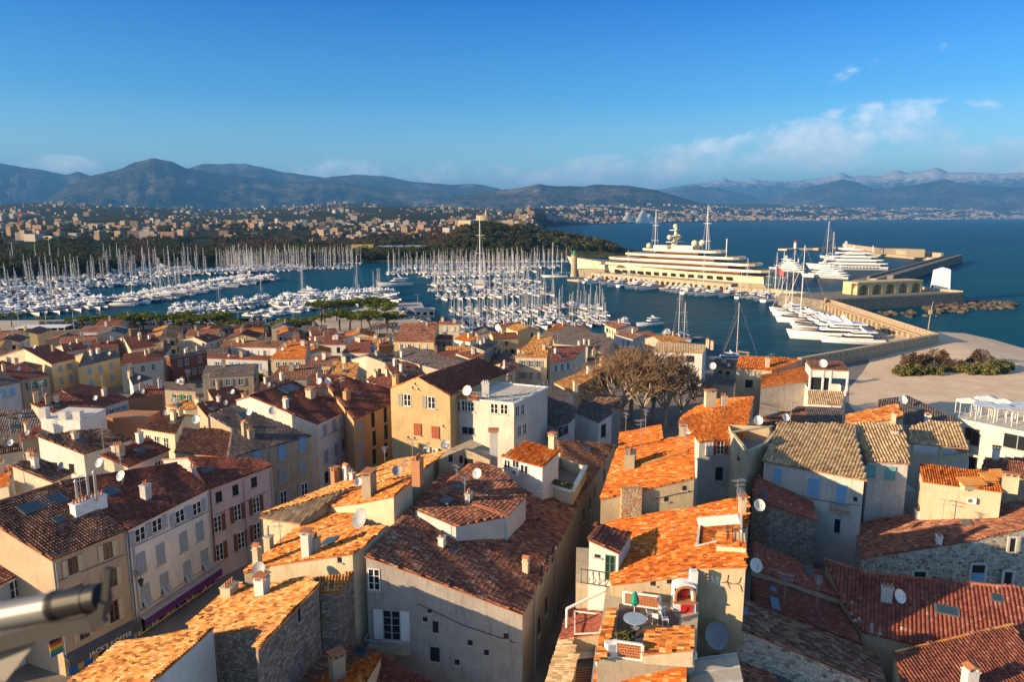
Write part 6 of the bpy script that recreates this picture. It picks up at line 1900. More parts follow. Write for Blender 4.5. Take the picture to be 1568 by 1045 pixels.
# outer mole
ma, mc = P(1306, 430, 2.5), P(1432, 396, 2.5)
root = empty('breakwater', ma, 'long dark breakwater with a sunlit ledge running out behind the bastion', 'breakwater'); off = ma
mb = MB(off); strip(mb, [ma, mc], 0, -26, -2, 3.0); mb.build('roadway', [DARKST], root)
mb = MB(off); strip(mb, [ma, mc], -9, -11, 3.0, 6.2); strip(mb, [ma, mc], -22, -26, 3.0, 7.6); mb.build('sea_wall', [DARKST], root)
mb = MB(off); strip(mb, [ma, mc], -11.2, -15.5, 3.0, 4.6); mb.build('ledge', [QUAYM], root)
mo = [mc + Vector((6, 0, 0)), P(1355, 389, 2.5), P(1290, 379, 2.5), P(1245, 380.5, 2.5)]
root = empty('mole', mo[1], 'curved outer mole with a low stone wall behind the white yachts', 'mole'); off = mo[1]
mb = MB(off); strip(mb, mo, 0, 9, -2, 3.2); mb.build('roadway', [WALLST], root)
mb = MB(off); strip(mb, mo[:3], -3, 0, -2, 8.5); mb.build('sea_wall', [WALLST], root)
mb = MB(off); lw = P(1400, 394, 3.0); mb.box(lw, 18, 10, 9, -.3); mb.box(P(1365, 389.5, 3.0), 40, 6, 7, -.2); mb.build('block', [WALLST], root)
lh = P(1217.5, 380.3, 2.5)
r = empty('lighthouse', lh, 'slim white lighthouse with a red lantern at the end of a sandy mole', 'lighthouse')
mb = MB(); mb.tube([(0, 0, 0), (0, 0, 8), (0, 0, 8.4)], [2.2, 1.9, 2.6], 14); link('tower', mb.mesh('tower', [WHITE]), r)
mb = MB(); mb.tube([(0, 0, 8.4), (0, 0, 11)], [1.4, 1.3], 12); mb.tube([(0, 0, 11), (0, 0, 12)], [1.6, .2], 12); link('lantern', mb.mesh('lantern', [plain('red_lantern', (0.5, 0.04, 0.03))]), r)
mb = MB(); strip(mb, [P(1198, 381.5, 2), P(1217, 380.6, 2), P(1245, 380.5, 2)], -7, 7, -2, 2.2); structure(mb.build('spit', [SANDM]))

# rocks at the foot of the bastion
ROCK = rubble('rock', [(0.045, 0.04, 0.035), (0.10, 0.08, 0.06), (0.20, 0.15, 0.10)], .35, (0.1, .085, .07))
def rock_mesh(seed, sub=2):
    bm = bmesh.new(); bmesh.ops.create_icosphere(bm, subdivisions=sub, radius=1)
    for v in bm.verts:
        v.co *= 1 + .38 * mnoise.fractal(v.co * 1.1 + Vector((seed * 7.3, 0, 0)), .7, 2.2, 4); v.co.z *= .62
    me = bpy.data.meshes.new('rock'); bm.to_mesh(me); bm.free(); me.materials.append(ROCK); return me
RM = [rock_mesh(i) for i in range(6)]
for k in range(150):
    t_ = rnd.random()
    if k < 22: u, v = rnd.uniform(1340, 1400), rnd.uniform(478, 487)
    else:
        u = 1415 + 140 * t_; v = rnd.uniform(0, 1) * (9 + 8 * (1 - t_)) + 463 + 6 * t_ - (5 if u > 1480 else 0) + (5 if u < 1440 else 0)
    s = rnd.uniform(.9, 2.3)
    o = link('rock', rnd.choice(RM), None, P(u, v, .2), rnd.uniform(0, 6)); o.scale = (s, s * rnd.uniform(.7, 1.2), s * rnd.uniform(.8, 1.2))
    tag(o, None, 'rock', 'rocks at the foot of the bastion'); relabel(o, 'rough sea boulder', 'in the lit clump under the bastion wall' if k < 22 else ('in the near half of the rock spit' if t_ < .33 else 'in the middle of the rock spit' if t_ < .66 else 'at the seaward tip of the rock spit'))

# ================================================================== BOATS
HULLW = plain('white_hull', (0.80, 0.80, 0.80), .3, .5); NAVY = plain('navy_hull', (0.015, 0.025, 0.06), .3, .5); CREAMH = plain('cream_hull', (0.78, 0.64, 0.43), .35, .5)
TEAK = plain('teak_deck', (0.36, 0.22, 0.11), .7); TINT = plain('tinted_glass', (0.015, 0.018, 0.022), .15, .5); SPAR = plain('aluminium_spar', (0.68, 0.66, 0.62), .4, .5)
BLUEC = plain('blue_canvas', (0.03, 0.09, 0.26), .8); WHITEC = plain('white_canvas', (0.7, 0.69, 0.66), .8); REDH = plain('red_boot_top', (0.5, 0.05, 0.04), .5); BROWNM = plain('brown_stain', (0.30, 0.12, 0.05), .4)

def hull_rings(L, B, fb, sheer=.35, n=9, flare=.12, stern=.8):
    """bow at -y; ring points deck-port ... keel ... deck-starboard"""
    out = []
    for i in range(n):
        t_ = i / (n - 1)
        y = -L / 2 + L * t_
        w = B / 2 * (math.sin(min(1, t_ / .62) * math.pi / 2) ** .75 if t_ < .62 else 1 - (1 - stern) * ((t_ - .62) / .38) ** 1.6)
        w = max(w, .03 * B)
        z = fb * (1 + sheer * (1 - t_) ** 2)
        yo = -L * .06 * (1 - t_) ** 3
        out.append([(-w * (1 + flare), y + yo, z), (-w, y + yo * .5, z * .45), (-w * .6, y, -.3), (0, y, -.45), (w * .6, y, -.3), (w, y + yo * .5, z * .45), (w * (1 + flare), y + yo, z)])
    return out

def add_hull(mb, L, B, fb, mi=0, deck=1, **k):
    r = hull_rings(L, B, fb, **k)
    mb.loft(r, mi, closed=False)
    mb.face([p for p in r[-1]], mi)
    for a, b in zip(r, r[1:]):
        mb.face([a[0], a[-1], b[-1], b[0]], deck)
    return r

def tier(mb, x0, x1, w, z0, z1, mi=0, front=.5, win=None, rear=.1, nose=.6):
    """a deckhouse: y from x0 (front) to x1, width w; raked front; optional dark band"""
    h = z1 - z0
    def ring(k, z, g=0.0):
        f = front * h * k
        return [(-w / 2 - g, x1 - rear * h * k + g, z), (w / 2 + g, x1 - rear * h * k + g, z), (w / 2 + g, x0 + f + w * nose * .45, z), (w * .28, x0 + f - g, z), (-w * .28, x0 + f - g, z), (-w / 2 - g, x0 + f + w * nose * .45, z)]
    mb.loft([ring(0, z0), ring(1, z1)], mi); mb.face(ring(1, z1), mi)
    if win:
        a, b = win
        mb.loft([ring(a, z0 + h * a, .03), ring(b, z0 + h * b, .03)], 2)

BOATS = {}
def motor_boat_parts(L, hullm, tiers=2, arch=True):
    B = L * (.30 if L < 14 else .25 if L < 26 else .20); fb = L * (.10 if L < 16 else .085)
    hb = MB(); add_hull(hb, L, B, fb, 0, 1)
    cb = MB()
    z = fb * 1.05; q = 1.0 if L < 14 else .68 if L < 26 else .52
    tier(cb, -L * .24, L * .30, B * .78, z * .9, z + L * .085 * q, 0, 1.6, (.30, .78)); z2 = z + L * .085 * q
    if tiers > 1:
        tier(cb, -L * .10, L * .26, B * .70, z2, z2 + L * .065 * q, 0, 1.6, (.30, .8)); z2 += L * .065 * q
    if tiers > 2:
        tier(cb, -L * .02, L * .20, B * .58, z2, z2 + L * .05 * q, 0, 1.2, (.3, .8)); z2 += L * .05 * q
    cb.hexa([(-B * .4, -L * .05, z2 + .02), (B * .4, -L * .05, z2 + .02), (B * .42, L * .36, z2 + .02), (-B * .42, L * .36, z2 + .02)], [(-B * .4, -L * .05, z2 + L * .012), (B * .4, -L * .05, z2 + L * .012), (B * .42, L * .36, z2 + L * .012), (-B * .42, L * .36, z2 + L * .012)], 0)
    ab = MB()
    if arch:
        za = z2 + L * .012
        for s in (-1, 1): ab.bar((s * B * .30, L * .18, za), (s * B * .26, L * .10, za + L * .06), L * .018, L * .03)
        ab.bar((-B * .27, L * .10, za + L * .06), (B * .27, L * .10, za + L * .06), L * .03, L * .014)
        ab.tube([(0, L * .10, za + L * .06), (0, L * .10, za + L * .10)], [L * .012, L * .004], 6)
        ab.tube([(B * .12, L * .1, za + L * .066), (B * .12, L * .1, za + L * .09)], [L * .014, L * .004], 6)
    return hb, cb, ab, hullm

def sail_boat_parts(L, hullm, cover, masts=1, r=.09):
    B = L * .28; fb = L * .085
    hb = MB(); add_hull(hb, L, B, fb, 0, 1, sheer=.3, flare=.03, stern=.7)
    cb = MB(); tier(cb, -L * .18, L * .16, B * .55, fb * .95, fb + L * .045, 0, 1.2, (.25, .75)); cb.hexa([(-B * .28, L * .17, fb), (B * .28, L * .17, fb), (B * .28, L * .21, fb), (-B * .28, L * .21, fb)], [(-B * .25, L * .17, fb + L * .09), (B * .25, L * .17, fb + L * .09), (B * .28, L * .24, fb + L * .085), (-B * .28, L * .24, fb + L * .085)], 3)
    mm = MB(); sc = MB()
    for k in range(masts):
        y = -L * .10 + k * L * .36; H = L * (1.38 if k == 0 else .95)
        mm.tube([(0, y, fb * .8), (0, y, H + fb)], [r, r * .75], 6)
        for f_ in (.45, .72): mm.bar((-B * .34, y, fb + H * f_), (B * .34, y, fb + H * f_), r * .7)
        mm.bar((0, y, fb + L * .12), (0, y + L * .34, fb + L * .12), r * 1.2)
        sc.tube([(0, y + .1, fb + L * .14), (0, y + L * .12, fb + L * .135), (0, y + L * .33, fb + L * .13)], [L * .022, L * .018, L * .008], 6)
        for a, b in (((0, y, H + fb), (0, -L * .5, fb * 1.25)), ((0, y, H + fb), (0, L * .48, fb)), ((0, y, fb + H * .95), (-B * .48, y, fb)), ((0, y, fb + H * .95), (B * .48, y, fb))):
            mm.bar(a, b, r * .16)
    # rolled headsail
    sc.tube([(0, -L * .47, fb * 1.3 + .3), (0, -L * .32, L * .52), (0, -L * .115, L * 1.15)], [r * .45, r * .6, r * .3], 6)
    return hb, cb, mm, sc, hullm, cover

def proto(kind, variant, single):
    key = (kind, variant, single)
    if key in BOATS: return BOATS[key]
    if kind == 'motor':
        L, hm, tr = ((12, HULLW, 1), (12, HULLW, 2), (20, HULLW, 2), (20, NAVY, 2), (32, HULLW, 3), (12, BLUEC, 1))[variant]
        hb, cb, ab, _ = motor_boat_parts(L, hm, tr)
        parts = [('hull', hb, [hm, TEAK if variant in (2, 4) else WHITEC]), ('superstructure', cb, [HULLW, WHITEC, TINT]), ('radar_arch', ab, [HULLW])]
    else:
        hm, cv, ms = ((HULLW, BLUEC, 1), (HULLW, WHITEC, 1), (NAVY, WHITEC, 1), (HULLW, BLUEC, 2), (HULLW, TEAK, 1))[variant]
        L = 12
        hb, cb, mm, sc, _, _ = sail_boat_parts(L, hm, cv, ms, .14 if single else .10)
        parts = [('hull', hb, [hm, TEAK if variant % 2 else WHITEC]), ('cabin', cb, [HULLW, WHITEC, TINT, cv]), ('mast', mm, [SPAR]), ('sail_cover', sc, [cv])]
    if single:
        mb = MB(); mats = []
        for n, b, ms_ in parts:
            base = len(mats); mats += ms_
            k = len(mb.v)
            mb.v += b.v; mb.f += [tuple(i + k for i in f) for f in b.f]; mb.m += [i + base for i in b.m]; mb.uv += b.uv
        res = [('boat', mb.mesh('boat', mats))]
    else:
        res = [(n, b.mesh(n, ms_)) for n, b, ms_ in parts]
    BOATS[key] = (res, L)
    return BOATS[key]

NB = {'sail': 0, 'motor': 0}
WAIT = []
def boat(kind, p, heading, L, where, variant=None, stem=None, single=None, now=True):
    """heading: direction of the bow (radians, plan)"""
    if variant is None:
        variant = rnd.choice((0, 0, 1, 1, 2, 3, 4, 0, 1)) if kind == 'sail' else (rnd.choice((0, 1, 1, 5)) if L < 13.5 else rnd.choice((2, 2, 2, 3)) if L < 26 else 4)
    d = Vector((p.x, p.y, 0)).length
    if not now:
        WAIT.append((L / d, kind, p, heading, L, where, variant)); return
    if single is None: single = d > 470
    res, L0 = proto(kind, variant, single)
    s = L / L0
    rz = heading + math.pi / 2
    col = {('sail', 2): 'navy hulled ', ('motor', 3): 'navy hulled ', ('motor', 5): 'blue hulled ', ('sail', 3): 'two masted '}.get((kind, variant), 'white ')
    st = stem or (col + ('sailing boat' if kind == 'sail' else 'motor yacht' if L > 13 else 'motor boat'))
    cat = 'sailboat' if kind == 'sail' else 'motorboat'
    grp = 'sailing boats in the harbour' if kind == 'sail' else 'motor boats in the harbour'
    nm = 'sailing_boat' if kind == 'sail' else 'motor_boat'
    NB[kind] += 1
    if single:
        o = link(nm, res[0][1], None, (p.x, p.y, 0), rz); tag(o, None, cat, grp)
    else:
        o = empty(nm, (p.x, p.y, 0), None, cat, grp, rz)
        for n, me in res: link(n, me, o)
    o.scale = (s, s, s * rnd.uniform(.95, 1.12))
    relabel(o, st, where)
    return o

def pier(a, b, where, sail=.5, L=(9, 13), sides=(1, -1), gap=1.0, width=2.0, fill=.93, deck=True, bow_out=.35, label=None):
    A, Bp = P(a[0], a[1], 0), P(b[0], b[1], 0)
    d = Bp - A; D = d.length; e = d / D; n = Vector((-e.y, e.x, 0))
    if deck:
        mb = MB(A); strip(mb, [A, Bp], -width / 2, width / 2, -.3, .55)
        o = mb.build('pontoon', [plain('pontoon_planks', (0.36, 0.32, 0.27), .9)]); o.location = A
        tag(o, label or ('floating pontoon ' + where.replace('on ', 'carrying ', 1).replace('moored ', '')), 'pontoon', 'pontoons of the marina')
        if not label: relabel(o, 'low floating pontoon', where.replace('on the', 'of the').replace('moored at', 'at').replace('moored', ''))
    for s in sides:
        x = rnd.uniform(.5, 2)
        while x < D:
            k = 'sail' if rnd.random() < sail else 'motor'
            l = rnd.uniform(*L)
            w = l * (.29 if k == 'sail' else .30 if l < 14 else .255)
            if x + w > D: break
            if rnd.random() < fill:
                c = A + e * (x + w / 2) + n * s * (width / 2 + .6 + l / 2)
                hd = math.atan2(n.y * s, n.x * s) + rnd.uniform(-.05, .05)
                if rnd.random() > bow_out + .3: pass
                boat(k, c, hd if rnd.random() < .75 else hd + math.pi, l, where, now=False)
            x += w + gap * rnd.uniform(.6, 1.5)

pier((20, 413.5), (300, 407.5), 'on the pontoon below the woods', .45, (12, 19), (-1,), 1.6)
pier((-30, 437), (200, 425), 'on the long western pontoon', .42, (10, 16), (1, -1), .8)
pier((200, 425), (392, 416), 'on the long pontoon, eastern end', .34, (11, 17), (1, -1), .8)
pier((590, 420), (820, 416), 'on the pontoon nearest the stadium stand', .75, (9, 13), (1, -1), .6)
pier((430, 474), (598, 459), 'on the inner quayside row', .1, (10, 16), (1, -1), .6)
pier((255, 487), (384, 478), 'on the inner row by the avenue', .08, (8, 12), (1,), .5)
pier((-30, 484), (40, 480), 'on the westernmost quay row', .2, (11, 15), (1, -1), .5)
pier((150, 419.5), (300, 413), 'on the pontoon behind the long one', .5, (10, 15), (1, -1), .7)
pier((350, 417), (470, 414), 'off the northern mast rows', .5, (10, 14), (1, -1), .8)
pier((655, 447), (840, 441), 'on the narrow pontoon of the basin', .55, (7, 10), (1, -1), 1.2, fill=.8)
pier((685, 493), (930, 482), 'on the pontoon before the southern one', .55, (7, 9), (1, -1), 1.0, fill=.8)
pier((670, 517), (760, 511), 'in the corner below the hipped roof', .4, (7, 9), (1, -1), .8, fill=.8)
pier((-30, 449), (250, 433), 'on the crowded second western pontoon', .36, (10, 15), (1, -1), .5)
pier((0, 471), (150, 459), 'on the third western pontoon', .2, (10, 15), (1, -1), .5)
pier((345, 409), (470, 407), 'on the middle northern mast row', .95, (10, 14), (1, -1), .4)
pier((640, 425), (800, 421), 'on the pontoon facing the fort', .7, (9, 13), (1, -1), .8)
pier((-30, 460), (140, 449), 'on the short western pontoon', .4, (9, 13), (1, -1), .8)
pier((30, 481), (160, 469), 'on the western white yacht pontoon', .06, (12, 17), (1, -1), .7)
pier((160, 469), (398, 427), 'on the channel side pontoon', .10, (12, 18), (1, -1), .7)
pier((262, 478), (430, 463), 'in the quayside row by the channel', .05, (9, 15), (1, -1), .7)
pier((430, 463), (600, 449), 'on the quayside row near the jetty', .05, (11, 17), (1, -1), .8)
pier((386, 486), (478, 472), 'in the small craft basin', .05, (6, 8), (1, -1), .4, 1.4)
pier((330, 413), (545, 410.5), 'in the front northern mast row', .92, (10, 14), (1, -1), .5)
pier((430, 404.5), (560, 403.5), 'in the back northern mast row', .97, (10, 14), (1, -1), .6)
pier((600, 412), (862, 409.5), 'on the front fort pontoon', .78, (9, 13), (1, -1), 1.2)
pier((660, 402.5), (880, 401.5), 'on the back fort pontoon', .85, (9, 12), (1,), 2.2)
pier((655, 437), (828, 431), 'on the northernmost pontoon of the basin', .5, (8, 12), (1, -1), 1.6, fill=.85)
pier((668, 458), (845, 451), 'on the second pontoon of the basin', .55, (8, 12), (1, -1), 1.6, fill=.85)
pier((690, 480), (925, 470), 'on the middle pontoon of the basin', .6, (8, 11), (1, -1), 1.6, fill=.85)
pier((705, 505), (955, 493), 'on the southern pontoon of the basin', .5, (8, 11), (1, -1), 1.6, fill=.85)
pier((905, 431), (1118, 453), 'moored at the arcaded quay', .12, (14, 22), (-1,), 1.0, 1, .95, False)
pier((1122, 452), (1236, 463), 'moored at the retaining wall', .3, (13, 21), (-1,), .6, 1, .95, False)
# the big yachts at the rampart
A, Bp = RC - n2 * 12.5, RB - n2 * 12.5
e = (Bp - A).normalized(); D = (Bp - A).length
BOWD = math.atan2(0.26, -0.96)
x = 2.0
YL = [('motor', 15, 2), ('motor', 16, 2), ('sail', 17, 1), ('motor', 15, 3), ('motor', 17, 2), ('motor', 16, 2), ('sail', 20, 0), ('motor', 18, 2), ('motor', 17, 2), ('motor', 19, 3), ('motor', 18, 2), ('sail', 24, 1), ('motor', 20, 2), ('motor', 21, 2), ('motor', 20, 3), ('motor', 22, 2), ('motor', 23, 2), ('motor', 25, 2), ('motor', 26, 4), ('motor', 28, 4), ('motor', 32, 4), ('motor', 22, 2)]
for k, (kind, l, var) in enumerate(YL):
    w = l * (.21 if kind == 'motor' else .26)
    s = A + e * (x + w / 2); s.z = 0
    bd = Vector((math.cos(BOWD), math.sin(BOWD), 0))
    boat(kind, s + bd * (l / 2 + .8), BOWD, l, 'moored stern-to at the rampart', var, single=False)
    x += w + .3
    if x > D - 4: break
# single craft
boat('motor', P(995, 499, 0), R(200), 13, '', 1, 'white and black pilot boat crossing the harbour alone')
boat('sail', P(1041, 520, 0), R(100), 15, '', 3, 'tall two masted white sailing boat at the end of the short pontoon')
boat('motor', P(1020, 516, 0), R(95), 9, '', 1, 'small white motor boat tied to the short pontoon')
boat('sail', P(1133, 552, 0), R(160), 12, '', 4, 'white sailing boat with a tan cover behind the orange stepped roof')
boat('motor', P(1112, 553, 0), R(170), 11, '', 1, 'white flybridge motor boat behind the cottage chimney pots')
boat('motor', P(606, 438, 0), R(200), 24, '', 2, 'large white yacht by itself at the tip of the jetty')
boat('motor', P(466, 455, 0), R(175), 24, '', 2, 'tall white motor yacht in the quayside row, taller than its neighbours')
boat('sail', P(850, 425, 0), R(180), 20, '', 3, 'dark two masted boat near the beacon tower')
boat('motor', P(243, 416, 0), R(185), 24, '', 2, 'broad white work boat with a red waterline in the western basin')
boat('sail', P(735, 440, 0), R(90), 34, '', 1, 'sailing boat with by far the tallest mast in the central basin')
boat('sail', P(1000, 412, 0), R(60), 34, '', 0, 'tall mast sailing yacht hidden behind the great cream yacht')
boat('sail', P(1078, 420, 0), R(60), 36, '', 1, 'tall mast sailing yacht beside the great cream yacht stern')
mb = MB(P(970, 523, 0)); strip(mb, [P(965, 523.5, 0), P(1078, 518.5, 0)], -1.2, 1.2, -.3, .6); o = mb.build('pontoon', [plain('pontoon_planks', (0.36, 0.32, 0.27), .9)]); o.location = P(970, 523, 0); tag(o, 'short pale pontoon reaching out in front of the bare tree', 'pontoon', 'pontoons of the marina')

# ---- the great yacht
def great_yacht(bow, stern, label, L, mcol, orange=True, name='superyacht', tiers=4, hk=.0205):
    d = bow - stern; d.z = 0
    rz = math.atan2(d.y, d.x) + math.pi / 2
    c = (bow + stern) / 2
    root = empty(name, (c.x, c.y, 0), label, 'superyacht', None, rz)
    B = L * .145; fb = L * .048
    hb = MB(); add_hull(hb, L, B, fb, 0, 1, sheer=.75, flare=.10, n=17, stern=.86)
    link('hull', hb.mesh('hull', [mcol, TEAK]), root)
    z = fb * 1.0
    y0, y1 = -L * .30, L * .46
    hs = L * hk
    for k in range(tiers):
        t = MB(); w = B * (.96 - .09 * k)
        # set-back saloon with brown stained side panels, dark glass above
        tier(t, y0 + L * .02, y1 - L * .06, w * (.93 if orange else .97), z, z + hs * .8, 0, .8, (.22, .50) if orange else (.22, .62), nose=1.4)
        link('deckhouse', t.mesh('deckhouse', [BROWNM if orange else mcol, mcol, TINT]), root)
        s = MB()
        rings = []
        for zz, g in ((z + hs * (.58 if orange else .70), -.2), (z + hs * (.66 if orange else .76), .35), (z + hs * 1.04, .15), (z + hs * 1.0, -.5)):
            pts = []
            for j in range(9):
                a = math.pi * j / 8
                pts.append((-(w / 2 + g) * math.cos(a), y0 - (w * .9 + g) * math.sin(a) + w * .3, zz))
            for j in range(7):
                a = math.pi * j / 6
                pts.append(((w / 2 + g) * math.cos(a), y1 + (w * .35 + g) * math.sin(a), zz))
            rings.append(pts)
        s.loft(rings, 0); s.face(rings[-1], 1); s.face(rings[0][::-1], 0)
        link('deck', s.mesh('deck', [mcol, TEAK]), root)
        z += hs
        y0 += L * (.085 if orange else .06); y1 -= L * (.055 + .012 * k)
    # side openings in the hull
    for k in range(14):
        y = -L * .20 + L * .56 * k / 13
        for sgn in (-1, 1):
            x = sgn * B * .5 * (1.045 if y > -L * .1 else .99)
            w_ = MB(); w_.hexa([(x - .25, y - L * .010, fb * .58), (x + .25, y - L * .012, fb * .58), (x + .25, y + L * .012, fb * .58), (x - .25, y + L * .012, fb * .58)], [(x - .25, y - L * .012, fb * .86), (x + .25, y - L * .012, fb * .86), (x + .25, y + L * .012, fb * .86), (x - .25, y + L * .012, fb * .86)])
            link('window', w_.mesh('window', [TINT]), root)
    m = MB(); my = L * (.05 if orange else -.06)
    m.tube([(0, my, z - .2), (0, my + 1, z + L * .04), (0, my + 1.5, z + L * .105)], [L * .016, L * .010, L * .004], 8)
    for zz, hw in ((.03, .045), (.055, .035), (.08, .02)): m.hexa([(-L * hw, my - L * .012, z + L * zz), (L * hw, my - L * .012, z + L * zz), (L * hw, my + L * .018, z + L * zz), (-L * hw, my + L * .018, z + L * zz)], [(-L * hw, my - L * .012, z + L * zz + .5), (L * hw, my - L * .012, z + L * zz + .5), (L * hw, my + L * .018, z + L * zz + .5), (-L * hw, my + L * .018, z + L * zz + .5)])
    m.box((0, my + L * .06, z - .1), B * .4, L * .10, L * .018); m.box((0, my - L * .05, z - .1), B * .42, L * .07, L * .016)
    link('mast', m.mesh('mast', [mcol]), root)
    for x, y, zz, r_ in ((-L * .036, my, .045, .011), (L * .036, my, .045, .011), (0, my + .6, .092, .010), (-B * .2, my + L * .12, .02, .014), (B * .2, my + L * .12, .02, .014), (0, my - L * .13, .004, .012)):
        bm = bmesh.new(); bmesh.ops.create_uvsphere(bm, u_segments=12, v_segments=8, radius=L * r_)
        bmesh.ops.translate(bm, verts=bm.verts, vec=(x, y, z + L * zz + L * r_ * .6)); me = bpy.data.meshes.new('radome'); bm.to_mesh(me); bm.free(); me.materials.append(mcol)
        link('radome', me, root)
    a = MB()
    a.bar((0, L * .30, z - hs * 1.2), (0, L * .30, z + L * .05), .5)
    link('flagstaff', a.mesh('flagstaff', [mcol]), root)
    return root
bw, st = Vector((55, 612, 0)), Vector((176, 487, 0))
great_yacht(bw, st, 'huge cream superyacht with orange brown deck sides behind the arcaded quay', (bw - st).length, CREAMH, hk=.0225)
def yq(u, v): return P(u, v, 0)
for u0, v0, u1, v1, lab in ((1230, 424, 1300, 428, 'white superyacht nearest of the white pair inside the mole'), (1240, 412, 1358, 414, 'largest white superyacht with stacked decks inside the mole'), (1180, 414, 1232, 418, 'white superyacht with a tall radar mast left of the mole group')):
    a, b = yq(u0, v0), yq(u1, v1)
    great_yacht(a, b, lab, (a - b).length, HULLW, False, tiers=5, hk=.048)
boat('sail', P(1268, 396, 0), R(100), 30, '', 3, 'two masted sailing ship beyond the white superyachts')
# flag on the stern
fp = P(1187, 430, 6.5)
r = empty('stern_flag', fp, 'red ensign flying from a staff behind the cream superyacht stern', 'flag')
mb = MB(); mb.tube([(0, 0, -6), (0, 0, 10)], .15, 6); link('staff', mb.mesh('staff', [SPAR]), r)
mb = MB()
for k in range(8): mb.face([(k * .9, .5 * math.sin(k * .9), 10 - k * .7), ((k + 1) * .9, .5 * math.sin((k + 1) * .9), 9.3 - k * .7), ((k + 1) * .9, .5 * math.sin((k + 1) * .9), 5.3 - k * .75), (k * .9, .5 * math.sin(k * .9), 6 - k * .7)])
link('cloth', mb.mesh('cloth', [plain('red_cloth', (0.5, 0.05, 0.05), .9)]), r)

# the 285 largest of each kind in the picture are things of their own, the smallest ones read as one mass
def flush_boats():
    WAIT.sort(key=lambda w: -w[0])
    V, Fc, Mi, mats = {}, {}, {}, {}
    for w in WAIT:
        _, kind, p, hd, L, where, var = w
        if NB[kind] < 285:
            boat(kind, p, hd, L, where, var); continue
        res, L0 = proto(kind, var, True); me = res[0][1]
        n = len(me.vertices); co = np.empty(n * 3); me.vertices.foreach_get('co', co); co = co.reshape(-1, 3) * (L / L0)
        c, s_ = math.cos(hd + math.pi / 2), math.sin(hd + math.pi / 2)
        q = np.stack([co[:, 0] * c - co[:, 1] * s_ + p.x, co[:, 0] * s_ + co[:, 1] * c + p.y, co[:, 2]], 1)
        v, f, m, ms = V.setdefault(kind, []), Fc.setdefault(kind, []), Mi.setdefault(kind, []), mats.setdefault(kind, [])
        base = sum(len(x) for x in v); v.append(q)
        for mt in me.materials:
            if mt not in ms: ms.append(mt)
        im = [ms.index(mt) for mt in me.materials]
        for pl in me.polygons:
            f.append(tuple(i + base for i in pl.vertices)); m.append(im[pl.material_index])
    for kind in V:
        nm = 'moored_sailing_boats' if kind == 'sail' else 'moored_motor_boats'
        me = bpy.data.meshes.new(nm); me.from_pydata(np.concatenate(V[kind]).tolist(), [], Fc[kind])
        for mt in mats[kind]: me.materials.append(mt)
        me.polygons.foreach_set('material_index', Mi[kind]); me.update()
        tag(link(nm, me), 'mass of the smallest white %s boats crowding the marina pontoons' % ('sailing' if kind == 'sail' else 'motor'), 'boats', kind='stuff')
flush_boats()

# ================================================================== TREES
def leaf_mat(name, a, b, c=None):
    m, t, out = new_mat(name)
    p = pos(t)
    r = t.n('ShaderNodeNewGeometry').outputs['Random Per Island']
    k = t.math('ADD', t.math('MULTIPLY', r, .6), t.math('MULTIPLY', t.noise(p, .35, 3.0), .4))
    col = t.ramp(k, [(.15, a), (.55, b), (.9, c or b)])
    d = t.n('ShaderNodeBsdfDiffuse', {'Color': col})
    tr = t.n('ShaderNodeBsdfTranslucent', {'Color': col})
    mx = t.n('ShaderNodeMixShader', {0: .25, 1: d.outputs[0], 2: tr.outputs[0]})
    t.t.links.new(mx.outputs[0], out.inputs[0])
    return m
PINE = leaf_mat('pine_needles', (0.05, 0.07, 0.014), (0.14, 0.17, 0.03), (0.26, 0.27, 0.05))
OLIVE = leaf_mat('olive_leaves', (0.06, 0.065, 0.022), (0.16, 0.16, 0.055), (0.27, 0.25, 0.10))
TWIGL = leaf_mat('dry_twigs', (0.05, 0.03, 0.018), (0.13, 0.08, 0.045), (0.20, 0.13, 0.075))
YELL = leaf_mat('yellow_leaves', (0.10, 0.07, 0.01), (0.24, 0.17, 0.02), (0.32, 0.24, 0.04))
DKGR = leaf_mat('dark_leaves', (0.022, 0.030, 0.012), (0.065, 0.07, 0.022), (0.13, 0.12, 0.042))
BARK = plain('bark', (0.20, 0.15, 0.11), .95); PALEBARK = plain('pale_bark', (0.38, 0.31, 0.23), .95)

def leaves(centers, radii, n, size, seed, flat=1.0):
    """n little quads in each clump"""
    rg = np.random.RandomState(seed)
    C = np.repeat(np.array(centers, float), n, axis=0); Rr = np.repeat(np.array(radii, float), n)
    k = len(C)
    d = rg.normal(size=(k, 3)); d /= np.linalg.norm(d, axis=1)[:, None]
    rad = Rr * rg.uniform(.35, 1.05, k)
    p = C + d * rad[:, None] * np.array([1, 1, flat])
    a = rg.normal(size=(k, 3)) + d * .3; a /= np.linalg.norm(a, axis=1)[:, None]
    b = np.cross(a, rg.normal(size=(k, 3))); b /= np.linalg.norm(b, axis=1)[:, None]
    s = size * rg.uniform(.6, 1.3, k)[:, None]
    q = np.stack([p - a * s - b * s * .6, p + a * s - b * s * .6, p + a * s + b * s * .6, p - a * s + b * s * .6], 1)
    return q

def quad_mesh(name, q, mat, mi=None):
    n = len(q)
    me = bpy.data.meshes.new(name)
    me.vertices.add(n * 4); me.loops.add(n * 4); me.polygons.add(n)
    me.vertices.foreach_set('co', q.reshape(-1))
    me.loops.foreach_set('vertex_index', np.arange(n * 4))
    me.polygons.foreach_set('loop_start', np.arange(n) * 4)
    me.polygons.foreach_set('loop_total', np.full(n, 4))
    for m in (mat if isinstance(mat, list) else [mat]): me.materials.append(m)
    if mi is not None: me.polygons.foreach_set('material_index', mi)
    me.update(); me.validate()
    return me

